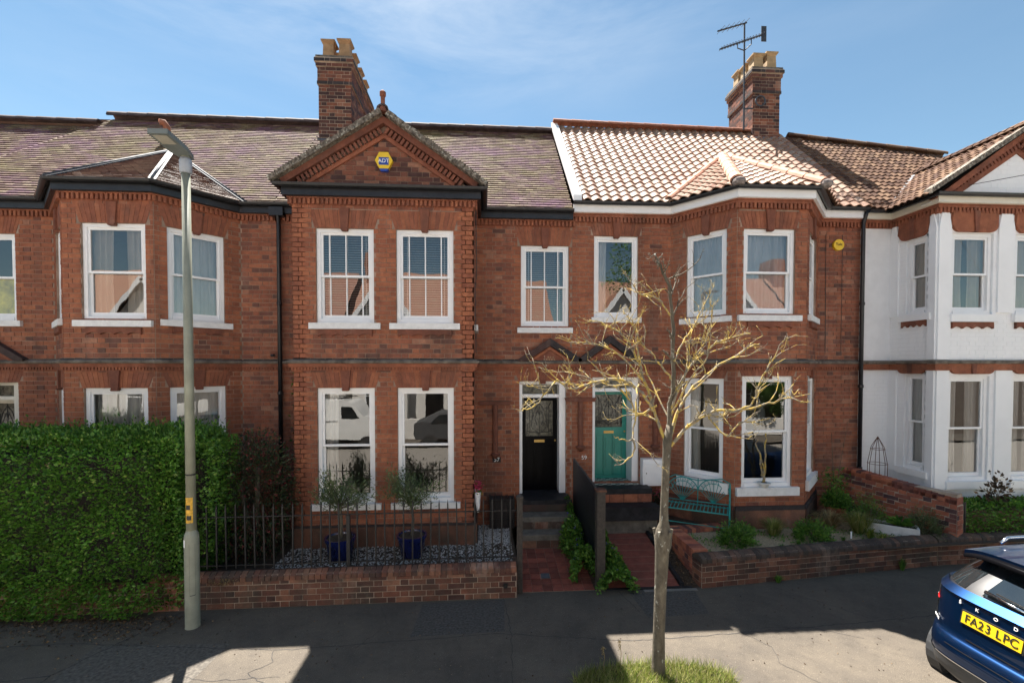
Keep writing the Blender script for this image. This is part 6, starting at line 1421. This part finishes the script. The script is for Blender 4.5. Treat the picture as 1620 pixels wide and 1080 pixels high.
for nm, pts in LIMB.items():
    m = MB(); P = [V3(p) for p in pts]; fine = []
    for i in range(len(P) - 1):
        a = P[max(i - 1, 0)]; b = P[i]; c = P[i + 1]; e = P[min(i + 2, len(P) - 1)]
        for j in range(4):
            t = j / 4; fine.append(.5 * ((2 * b) + (c - a) * t + (2 * a - 5 * b + 4 * c - e) * t * t + (3 * b - a - 3 * c + e) * t ** 3) + V3((tg.gauss(0, .007), tg.gauss(0, .007), tg.gauss(0, .007))))
    fine.append(P[-1]); n = len(fine); r0 = {'leader': .030, 'F': .019, 'D': .013, 'B': .016, 'G': .015, 'A': .02, 'E': .02}.get(nm, .0115)
    R_ = [r0 * (1 - .72 * i / (n - 1)) * (.92 + .22 * tg.random()) for i in range(n)]
    m.tube(fine, R_, 7)
    for i in range(3, n):
        if tg.random() < (.66 if nm not in ('J2', 'J') else .15):
            d = (fine[i] - fine[i - 1]).normalized(); nd = (d * .8 + V3((tg.gauss(0, .7), tg.gauss(0, .6), tg.gauss(.4, .55)))).normalized()
            grow(m, fine[i], nd, tg.uniform(.12, .44) * (.45 if i > n - 6 else 1), R_[i] * .45 + .002, 2 if tg.random() < .6 else 1)
    m.build('branch', 'bark' if nm in ('leader',) else 'lichen_bark', tree, smooth=True)
# grass round the tree
def ell(n, cx, cy, rx, ry, seed):
    g = np.random.default_rng(seed); a = g.uniform(0, 6.28, n); q = np.sqrt(g.uniform(0, 1, n)); return cx + rx * q * np.cos(a), cy + ry * q * np.sin(a)
MB().slab([(1.88 + .92 * math.cos(2 * PI * i / 24), 4.84 + .34 * math.sin(2 * PI * i / 24)) for i in range(24)], -.1, .015).build('tree_pit', 'soil', kind='structure')
gx, gy_ = ell(5200, 1.88, 4.84, .92, .34, 3); gg = np.random.default_rng(8); m = MB()
for x, y in zip(gx, gy_):
    h = gg.uniform(.05, .15); a = gg.uniform(0, 6.28); s = V3((math.cos(a), math.sin(a), 0)) * .004; d = V3((gg.normal(0, .05), gg.normal(0, .05), h)); b = V3((x, y, .01)); m.add([b - s, b + s, b + d], [(0, 1, 2)])
m.build('grass', 'grass_blade', kind='stuff', label='bright yellow-green grass growing round the foot of the street tree', category='grass')
for i, (x, y, h, l) in enumerate([(1.36, 5.06, .30, 'tall dry seed stem at the left edge of the tree pit grass'), (1.56, 5.08, .34, 'tallest dry seed stem standing just left of the tree foot')]):
    t = thing('weed', l, 'weed', (x, y, 0)); MB().tube([(x, y, 0), (x + .02, y, h * .6), (x, y, h)], .003, 4).build('stem', 'straw', t)
    P = [(x + gg.normal(0, .010), y + gg.normal(0, .010), h - abs(gg.normal(0, .06))) for k in range(60)]; leaves('seed_head', 'straw', P, [(gg.normal(), gg.normal(), 1) for k in P], .016, t, .6, .3, 3, kind='stuff')
for i, (x, y, l) in enumerate([(4.78, 7.04, 'small weed at the foot of the dark garden wall'), (7.2, 7.33, 'green weed growing from the wall foot beside the blue car')]): tuft('weed', l, 'weed', x, y, 0, .10, .14 + .1 * i, 60, 'green_leaf', 100 + i, .3, .012)

# ================================================================== PARKED CAR
car = thing('parked_car', 'dark blue hatchback car parked at the kerb, rear end with yellow number plate', 'car', (7, 4.0, -.12))
CX, CY = 4.77, 4.0
#  z: (rear x offset, half width, front x, superellipse exponent)
LV = [(.24, .16, .84, 4.42, 5), (.36, .03, .90, 4.56, 5), (.50, .0, .925, 4.62, 5), (.62, .0, .935, 4.63, 5), (.70, .03, .94, 4.62, 5), (.74, .075, .94, 4.60, 5), (.86, .085, .945, 4.52, 5), (1.02, .115, .945, 4.30, 5), (1.12, .135, .925, 3.95, 5), (1.17, .17, .905, 3.70, 5)]
GV = [(1.17, .19, .89, 3.68, 4.6), (1.25, .27, .85, 3.50, 4.4), (1.34, .38, .79, 3.22, 4.2), (1.44, .50, .71, 2.90, 4.0), (1.53, .60, .63, 2.55, 3.8)]
def ringpt(lv, th):
    z, xr, w, xf, ex = lv; cx = (xr + xf) / 2; a = (xf - xr) / 2; c, s = math.cos(th), math.sin(th)
    k = (abs(c) ** ex + abs(s) ** ex) ** (-1 / ex)
    # corner rounding in plan is longer than wide
    return (CX + cx - a * c * k - 0.0, CY + w * s * k * (1 - .02 * abs(c)), z - .0)
def interp(LVS, z):
    for a, b in zip(LVS[:-1], LVS[1:]):
        if a[0] <= z <= b[0]: t = (z - a[0]) / (b[0] - a[0]); return (z,) + tuple(a[i] + (b[i] - a[i]) * t for i in range(1, 5))
    return LVS[0] if z < LVS[0][0] else LVS[-1]
def bow(p):   # rounded rear corners in plan
    x, y, z = p; d = (abs(y - CY) / .94); return (x + .30 * d ** 4 * max(0, 1 - (x - CX) / 1.2), y, z)
ANG = []
for i in range(120):
    ANG.append(-PI + 2 * PI * i / 120)
# denser at the rear corners
ANG = sorted(ANG + [s * (.18 + .012 * i) for i in range(16) for s in (-1, 1)])
def rings(LVS, zs, a0=-9, a1=9, off=0.0, closed=True):
    A = [t for t in ANG if a0 <= t <= a1]; v = []; f = []
    for z in zs:
        for t in A:
            x, y, zz = bow(ringpt(interp(LVS, z), t)); v.append((x - off * math.cos(t), y + off * math.sin(t), zz))
    n = len(A)
    for j in range(len(zs) - 1):
        for i in range(n if closed else n - 1): i2 = (i + 1) % n; f.append((j * n + i, j * n + i2, (j + 1) * n + i2, (j + 1) * n + i))
    return v, f
zs = [.50, .56, .62, .66, .70, .72, .74, .80, .86, .92, .98, 1.03, 1.08, 1.12, 1.15, 1.17]
v, f = rings(LV, zs); b = MB().add(v, f); n = len(ANG); top = len(zs) - 1; b.f.append(tuple(top * n + i for i in range(n)))
body = b.build('body', 'navy_car_paint', car, smooth=True); fixn(body); body.data.set_sharp_from_angle(angle=math.radians(50))
v, f = rings(LV, [.24, .30, .36, .43, .498], off=.006); b = MB().add(v, f); b.f.append(tuple(range(n))); fixn(b.build('lower_bumper', 'plastic_grey', car, smooth=True))
v, f = rings(LV, [.575, .592], off=.006); MB().add(v, f).build('bumper_trim', 'blue_trim' if 'blue_trim' in MATS else 'navy_car_paint', car, smooth=True)
gz = [1.171, 1.20, 1.25, 1.30, 1.36, 1.42, 1.48, 1.53]
v, f = rings(GV, gz); b = MB().add(v, f); fixn(b.build('cabin_frame', 'black_paint', car, smooth=True))
# glass patches
def patch(name, mat, LVS, zz, a0, a1, off, parent=car, k=24):
    v = []; f = []; A = [a0 + (a1 - a0) * i / k for i in range(k + 1)]
    for z in zz:
        for t in A: x, y, q = bow(ringpt(interp(LVS, z), t)); v.append((x - off * (1 if abs(t) < .6 else .2), y + off * math.sin(t), q + off * .3))
    m = k + 1
    for j in range(len(zz) - 1):
        for i in range(k): f.append((j * m + i, j * m + i + 1, (j + 1) * m + i + 1, (j + 1) * m + i))
    o = MB().add(v, f).build(name, mat, parent, smooth=True); return o
plain('dark_glass', (0.012, 0.016, 0.018), 0.03, var=0.05, spec=0.8, coat=1.0)
rw = patch('rear_window', 'dark_glass', GV, [1.205, 1.25, 1.32, 1.40, 1.46, 1.51], -.235, .235, .012)
for s in (-1, 1): patch('side_window', 'dark_glass', GV, [1.20, 1.28, 1.36, 1.47], s * .42, s * 1.25, .006); patch('side_window', 'dark_glass', GV, [1.20, 1.28, 1.36, 1.47], s * 1.30, s * 2.2, .006)
patch('windscreen', 'dark_glass', GV, [1.20, 1.28, 1.36, 1.48], PI - .24, PI + .24, .012)
# bright shoulder edge under the rear window
patch('shoulder_ledge', 'navy_car_paint', [(1.135, .135, .92, 3.9, 5), (1.195, .215, .885, 3.7, 5)], [1.135, 1.15, 1.165, 1.18, 1.195], -.78, .78, .018)
# roof
rv = []; rf = []; nx, ny = 16, 12
for i in range(nx + 1):
    t = i / nx; x = CX + .43 + t * 2.25; hw = .635 - .05 * abs(t - .4)
    for j in range(ny + 1): q = -1 + 2 * j / ny; rv.append((x + .05 * q * q * (1 - t), CY + q * hw, 1.565 + .055 * math.sin(PI * min(1, t * .9 + .12)) - .045 * q ** 4 - .03 * q * q - .03 * max(0, t - .6)))
for i in range(nx):
    for j in range(ny): a = i * (ny + 1) + j; rf.append((a, a + 1, a + ny + 2, a + ny + 1))
base = [(x, y, z - .07) for x, y, z in rv]; k0 = len(rv); allf = rf + [tuple(k0 + q for q in t[::-1]) for t in rf]
edge = [i * (ny + 1) for i in range(nx + 1)] + [nx * (ny + 1) + j for j in range(1, ny + 1)] + [i * (ny + 1) + ny for i in range(nx - 1, -1, -1)] + [j for j in range(ny - 1, 0, -1)]
allf += [(edge[i], edge[(i + 1) % len(edge)], edge[(i + 1) % len(edge)] + k0, edge[i] + k0) for i in range(len(edge))]
rr_ = MB().add(rv + base, allf).build('roof', 'navy_car_paint', car, smooth=True); fixn(rr_); rr_.data.set_sharp_from_angle(angle=.7)
sv = []; sf = []
for i in range(5):
    for j in range(ny + 1): q = -1 + 2 * j / ny; sv.append((CX + .36 + i * .045 + .07 * q * q, CY + q * .585, 1.545 + i * .008 - .05 * q ** 4 - .02 * q * q))
for i in range(4):
    for j in range(ny): a = i * (ny + 1) + j; sf.append((a, a + 1, a + ny + 2, a + ny + 1))
k0 = len(sv); e = [j for j in range(ny + 1)]
sv += [(x + .01, y, z - .035) for x, y, z in sv[:ny + 1]]; sf += [(j, k0 + j, k0 + j + 1, j + 1) for j in range(ny)]
MB().add(sv, sf).build('spoiler', 'black_gloss' if 'black_gloss' in MATS else 'black_door', car, smooth=True)
for s in (-1, 1): MB().tube([(CX + .85, CY + s * .57, 1.585), (CX + .95, CY + s * .585, 1.635), (CX + 1.8, CY + s * .59, 1.655), (CX + 2.3, CY + s * .575, 1.60)], .018, 8).build('roof_rail', 'chrome', car, smooth=True)
def rear_x(y, z): # rear surface position
    lv = interp(LV, z) if z <= 1.17 else interp(GV, z); zz, xr, w, xf, ex = lv; q = min(.995, abs(y - CY) / w); cx, a = (xr + xf) / 2, (xf - xr) / 2
    x = CX + cx - a * (1 - q ** ex) ** (1 / ex); return bow((x, y, z))[0]
for za, zb, a in ((.752, .762, .245), (.640, .646, .40)): patch('panel_gap', 'black_print', LV, [za, zb], -a, a, .004)
for s in (-1, 1):
    ms = [(rear_x(CY + s * yy, zz) - .003, CY + s * yy, zz) for yy, zz in ((.70, .765), (.715, .84), (.71, .93), (.72, 1.03), (.73, 1.12))]; MB().tube(ms, .005, 5).build('panel_gap', 'black_print', car)
patch('lower_sill_strip', 'chrome', LV, [.497, .507], -.5, .5, .008)  # thin chrome strip above the lower bumper
# lights
def on_body(t, z, off):
    x, y, q = bow(ringpt(interp(LV, z), t)); x2, y2, _ = bow(ringpt(interp(LV, z), t + .01)); d = V3((x2 - x, y2 - y, 0)).normalized(); nn = V3((d.y, -d.x, 0))
    if nn.x > 0 and abs(nn.x) > .2 or (nn.y * (y - CY) < 0 and abs(nn.x) <= .2): nn = -nn
    return (x + nn.x * off, y + nn.y * off, q)
def lens(name, mat, s, a0, a1, lo, hi, off, par, k=10):
    v = []; f = []
    for i in range(k + 1):
        u = i / k; t = s * (a0 + (a1 - a0) * u); z0 = lo[0] + (lo[1] - lo[0]) * u; z1 = hi[0] + (hi[1] - hi[0]) * u
        for q in range(5): w = q / 4; v.append(on_body(t, z0 + (z1 - z0) * w, off * (.3 if q in (0, 4) else 1)))
    for i in range(k):
        for q in range(4): f.append((i * 5 + q, i * 5 + q + 1, i * 5 + q + 6, i * 5 + q + 5))
    return MB().add(v, f).build(name, mat, par, smooth=True)
for s in (-1, 1):
    tl = lens('tail_light', 'red_lens', s, .60, 1.02, (.975, .885), (.985, 1.06), .014, car); lens('clear_lens', 'headlight', s, .68, .90, (.972, .93), (.985, .975), .018, tl)
    y0 = CY + s * .83; MB().add([(rear_x(y0, .70) - .02, y0, .70), (rear_x(y0 + s * .08, .72) - .02, y0 + s * .08, .72), (rear_x(y0 + s * .08, .76) - .02, y0 + s * .08, .76), (rear_x(y0, .735) - .02, y0, .735)], [(0, 1, 2, 3)]).build('reflector', 'red_lens', car)
# plate (tilted with the tailgate)
up_ = V3((rear_x(CY, 1.05) - rear_x(CY, .93), 0, .12)).normalized(); rt_ = V3((0, -1, 0)); pc = V3((rear_x(CY, .965) - .014, CY + .02, .965)); pn = rt_.cross(up_)
if pn.x > 0: pn = -pn
def pl(u, v_, o): return pc + rt_ * u + up_ * v_ + pn * o
MB().hexa([pl(-.275, -.07, -.03), pl(.275, -.07, -.03), pl(.275, .07, -.03), pl(-.275, .07, -.03), pl(-.275, -.07, .0), pl(.275, -.07, .0), pl(.275, .07, .0), pl(-.275, .07, .0)]).build('plate_holder', 'black_print', car)
npl = MB().hexa([pl(-.26, -.056, .001), pl(.26, -.056, .001), pl(.26, .056, .001), pl(-.26, .056, .001), pl(-.26, -.056, .006), pl(.26, -.056, .006), pl(.26, .056, .006), pl(-.26, .056, .006)]).build('number_plate', 'plate_yellow', car)
for ch_, off_ in zip('FA23LPC', (-.205, -.142, -.080, -.018, .072, .135, .200)): text_on('plate_character', ch_, .112, pl(off_, 0, .009), rt_, up_, 'black_print', npl, sx=.92)
for i, chx in enumerate('\u0160KODA'):
    y = CY + .33 - i * .165; z = 1.085; x = rear_x(y, z) - .012
    text_on('badge_letter', chx, .042, (x, y, z), (0.12 * (y - CY), -1, 0), (.10, 0, 1), 'white_print', car, sx=1.2)
y = CY + .60; text_on('badge', 'ENYAQ', .034, (rear_x(y, .80) - .012, y, .80), (rear_x(y - .08, .80) - rear_x(y + .08, .80), -.16, 0), (.03, 0, 1), 'white_print', car, sx=1.25)
m = MB(); P = [(rear_x(CY + .18, 1.25) - .05, CY + .18, 1.26), (rear_x(CY - .05, 1.24) - .055, CY - .05, 1.245), (rear_x(CY - .28, 1.23) - .045, CY - .28, 1.23)]; m.tube(P, [.02, .014, .008], 8); m.build('wiper_arm', 'chrome', car, smooth=True)
MB().bar((P[0][0] + .02, CY + .10, 1.28), (P[2][0] + .02, CY - .36, 1.25), .012).build('wiper_blade', 'black_print', car)
MB().tube([(CX + 2.2 - 1.55, CY, 1.63), (CX + .58, CY, 1.70)], [.02, .008], 6).build('antenna_fin', 'black_door', car)
# lower door cladding, wheels, mirrors, door lines
for wx in (.82, 3.72):
    for s in (-1, 1):
        yy = CY + s * .86; ax = Matrix.Rotation(PI / 2, 4, 'X')
        def disc(r0, r1, y0, y1, nm, mt, par, nseg=32):
            m = MB(); v = []
            for y_, r_ in ((y0, r0), (y1, r1)):
                for k in range(nseg): v.append((CX + wx + r_ * math.cos(2 * PI * k / nseg), y_, .24 + r_ * math.sin(2 * PI * k / nseg) - .02))
            f = [(k, (k + 1) % nseg, nseg + (k + 1) % nseg, nseg + k) for k in range(nseg)] + [tuple(range(nseg)), tuple(range(2 * nseg - 1, nseg - 1, -1))]
            return m.add(v, f).build(nm, mt, par)
        disc(.42, .42, CY + s * .80, CY + s * .952, 'wheel_arch', 'plastic_grey', car)
        ty = disc(.345, .345, CY + s * .79, CY + s * .956, 'wheel', 'tyre', car); disc(.25, .25, CY + s * .90, CY + s * .960, 'rim', 'alloy', ty)
        for k in range(5):
            a = 2 * PI * k / 5; MB().bar((CX + wx, CY + s * .962, .22), (CX + wx + .23 * math.cos(a), CY + s * .964, .22 + .23 * math.sin(a)), .05, .012, up=(0, 1, 0)).build('spoke', 'chrome', ty)
for s in (-1, 1): MB().lathe((CX + 3.0, CY + s * 1.02, 1.10), [(.02, -.07), (.11, -.05), (.12, .03), (.06, .08)], 12).build('wing_mirror', 'navy_car_paint', car)

# ================================================================== ACROSS THE STREET (seen in the windows' reflections)
plain('render_cream', (0.74, 0.71, 0.66), 0.85, var=0.1, vscale=1)  # walls made this pale to bounce sunlight onto the shaded row
brickmat('far_brick', [(0, (0.28, 0.12, 0.08)), (1, (0.36, 0.16, 0.10))])
tilemat('far_tile', [(0, (0.26, 0.12, 0.08)), (1, (0.38, 0.20, 0.13))], (.3, .28, .2), (.5, .7), .4)
def opposite(x0, x1, seed):
    t = thing('facing_house', 'red brick house across the street, its white-edged gable seen only as a reflection in the windows', 'house', ((x0 + x1) / 2, -9, 0), 'houses across the street')
    t['label'] = ['leftmost','second from left','third from left','fourth from left','fifth from left','sixth from left','seventh from left','rightmost'][seed] + ' cream gabled house across the street, seen only in window reflections'
    fr = Fr((x1, -9), (x0, -9)); Wd = x1 - x0
    m = MB().box(x0 + .02, x1 - .02, -15, -9.02, 0, 6.2); m.build('wall', 'render_cream', t)
    MB().add([(x0, -8.7, 6.1), (x1, -8.7, 6.1), (x1, -12.2, 9.3), (x0, -12.2, 9.3), (x1, -15.5, 6.1), (x0, -15.5, 6.1)], [(0, 1, 2, 3), (3, 2, 4, 5)]).add([(x0, -9, 6.1), (x0, -12.2, 9.2), (x0, -15, 6.1)], [(0, 1, 2)]).add([(x1, -9, 6.1), (x1, -12.2, 9.2), (x1, -15, 6.1)], [(0, 1, 2)]).build('roof', 'far_tile', t)
    c = x0 + Wd * .32; g = 1.45; zg = 8.1; yf = -8.2
    MB().box(c - g + .15, c + g - .15, yf - .8, yf, 0, 6.2).build('bay', 'render_cream', t)
    MB().add([(c - g, yf, 6.0), (c + g, yf, 6.0), (c, yf, zg - .1), ], [(0, 1, 2)]).build('gable_wall', 'render_cream', t)
    for s in (-1, 1):
        MB().add([(c + s * (g + .2), yf + .25, 5.95), (c, yf + .25, zg + .05), (c, -11.2, zg + .05), (c + s * (g + .2), -8.9, 5.95)], [(0, 1, 2, 3)]).build('gable_roof', 'far_tile', t)
        MB().bar((c + s * (g + .22), yf + .28, 5.9), (c + s * .02, yf + .28, zg), .05, .26).build('bargeboard', 'white_paint', t)
    for (a, z0, z1, y_) in ((c - .95, 3.9, 5.5, yf), (c + .15, 3.9, 5.5, yf), (c - .95, 1.0, 2.9, yf), (c + .15, 1.0, 2.9, yf), (x0 + Wd * .68, 3.9, 5.4, -9.02)):
        w = MB().box(a, a + .8, y_, y_ + .04, z0, z1).build('window', 'white_paint', t); MB().box(a + .07, a + .73, y_ + .04, y_ + .05, z0 + .07, (z0 + z1) / 2 - .03).box(a + .07, a + .73, y_ + .04, y_ + .05, (z0 + z1) / 2 + .03, z1 - .07).build('pane', 'dark_glass', w)
    MB().box(x0 + Wd * .7, x0 + Wd * .7 + .95, -9.02, -8.96, .3, 2.4).build('door', 'black_door', t)
    MB().box(x0 + .2, x0 + .9, -13, -11.4, 8, 10.4).build('chimney', 'far_brick', t)
    MB().box(x0 + .1, x1 - .1, -6.0, -5.75, 0, .9).build('front_wall', 'render_cream', t)
for i, x in enumerate([-25.5, -19.5, -13.5, -7.3, -1.6, 6.45, 12.4, 18.4]): opposite(x, x + 5.85, i)
def street_car(cx, cy, mat, label, name, van=False):
    t = thing(name, label, 'van' if van else 'car', (cx, cy, -.12)); L_ = 4.7 if van else 4.2; W_ = .95 if van else .88
    fr = Fr((cx - L_ / 2, cy - W_))
    if van: P = [(.05, .35), (L_ - .15, .30), (L_ - .02, .8), (L_ - .12, 1.15), (L_ - .95, 1.32), (L_ - 1.5, 1.92), (L_ - 1.7, 2.0), (.25, 2.02), (.08, 1.9), (.0, .9)]
    else: P = [(.1, .30), (L_ - .15, .28), (L_, .6), (L_ - .1, .85), (L_ - 1.1, .98), (L_ - 1.75, 1.42), (1.1, 1.46), (.35, 1.05), (.02, .95), (0, .5)]
    b = MB(); n = len(P)
    def yo(z, s): k = 0 if z < 1 else (z - 1) * (.12 if van else .28); return cy + s * (W_ - k)
    v = [(cx - L_ / 2 + x, yo(z, -1), z) for x, z in P] + [(cx - L_ / 2 + x, yo(z, 1), z) for x, z in P]
    b.add(v, [tuple(range(n)), tuple(range(2 * n - 1, n - 1, -1))] + [(i, i + n, (i + 1) % n + n, (i + 1) % n) for i in range(n)]); fixn(b.build('body', mat, t))
    x0 = cx - L_ / 2
    for s in (-1, 1):
        if van: q = [(L_ - 1.95, 1.25), (L_ - 1.15, 1.25), (L_ - 1.5, 1.75), (L_ - 1.95, 1.78)]
        else: q = [(.75, 1.0), (L_ - 1.35, 1.0), (L_ - 1.85, 1.36), (1.15, 1.38)]
        MB().add([(x0 + a, yo(z, s) + s * .006, z) for a, z in q], [(0, 1, 2, 3)]).build('side_window', 'dark_glass', t)
        if van: MB().box(x0 + .3, x0 + L_ - 2.1, cy + s * W_ * .93 + s * .0, cy + s * W_ * .93 + s * .055, 1.12, 1.14).build('side_moulding', 'plastic_grey', t)
    for wx in (.75, L_ - .85):
        for s in (-1, 1):
            m = MB(); k = 20; v = [(x0 + wx + .31 * math.cos(2 * PI * i / k), cy + s * q, .19 + .31 * math.sin(2 * PI * i / k)) for q in (W_ - .2, W_ + .01) for i in range(k)]
            m.add(v, [(i, (i + 1) % k, k + (i + 1) % k, k + i) for i in range(k)] + [tuple(range(k)), tuple(range(2 * k - 1, k - 1, -1))]).build('wheel', 'tyre', t)
    if van:
        for s in (-.6, .6): MB().bar((x0 + .5, cy + s, 2.12), (x0 + 3.0, cy + s, 2.12), .04).build('roof_rack', 'black_print', t)
        for q in (.8, 1.7, 2.6): MB().bar((x0 + q, cy - .8, 2.10), (x0 + q, cy + .8, 2.10), .04).build('rack_bar', 'black_print', t)
street_car(-6.6, -4.4, 'van_paint', 'white panel van parked across the street, visible only as a window reflection', 'panel_van', True)
street_car(-1.0, -4.5, 'plastic_grey', 'grey car across the street, visible only as a window reflection', 'far_car')
street_car(5.0, -4.5, 'navy_car_paint', 'dark blue car across the street, visible only as a window reflection', 'far_car')
street_car(10.5, -4.5, 'white_trough', 'pale car across the street, visible only as a window reflection', 'far_car')
def bigtree(x, y, h, r, seed, label):
    t = thing('leafy_tree', label, 'tree', (x, y, 0)); g = np.random.default_rng(seed)
    MB().tube([(x, y, 0), (x + .1, y, h * .4), (x, y, h * .8)], [.2, .15, .06], 8).build('trunk', 'bark', t); P = []; D = []
    cs = [(x + g.normal(0, r * .45), y + g.normal(0, r * .4), h * .7 + g.normal(0, r * .4), g.uniform(.4, .8) * r * .7) for i in range(14)]
    for i in range(9000):
        c = cs[g.integers(14)]; v = g.normal(size=3); v /= np.linalg.norm(v); q = g.uniform(.6, 1.05) * c[3]; P.append((c[0] + v[0] * q, c[1] + v[1] * q, c[2] + v[2] * q)); D.append(v + g.normal(0, .6, 3))
    leaves('crown', 'green_leaf', P, D, .16, t, .6, .3, seed, kind='stuff')
bigtree(14.2, -6.4, 5.0, 2.0, 201, 'leafy tree across the street, visible only as a green reflection in the bay window')
bigtree(10.8, -13.5, 11.5, 2.6, 202, 'tall tree behind the houses across the street, visible only as a reflection')
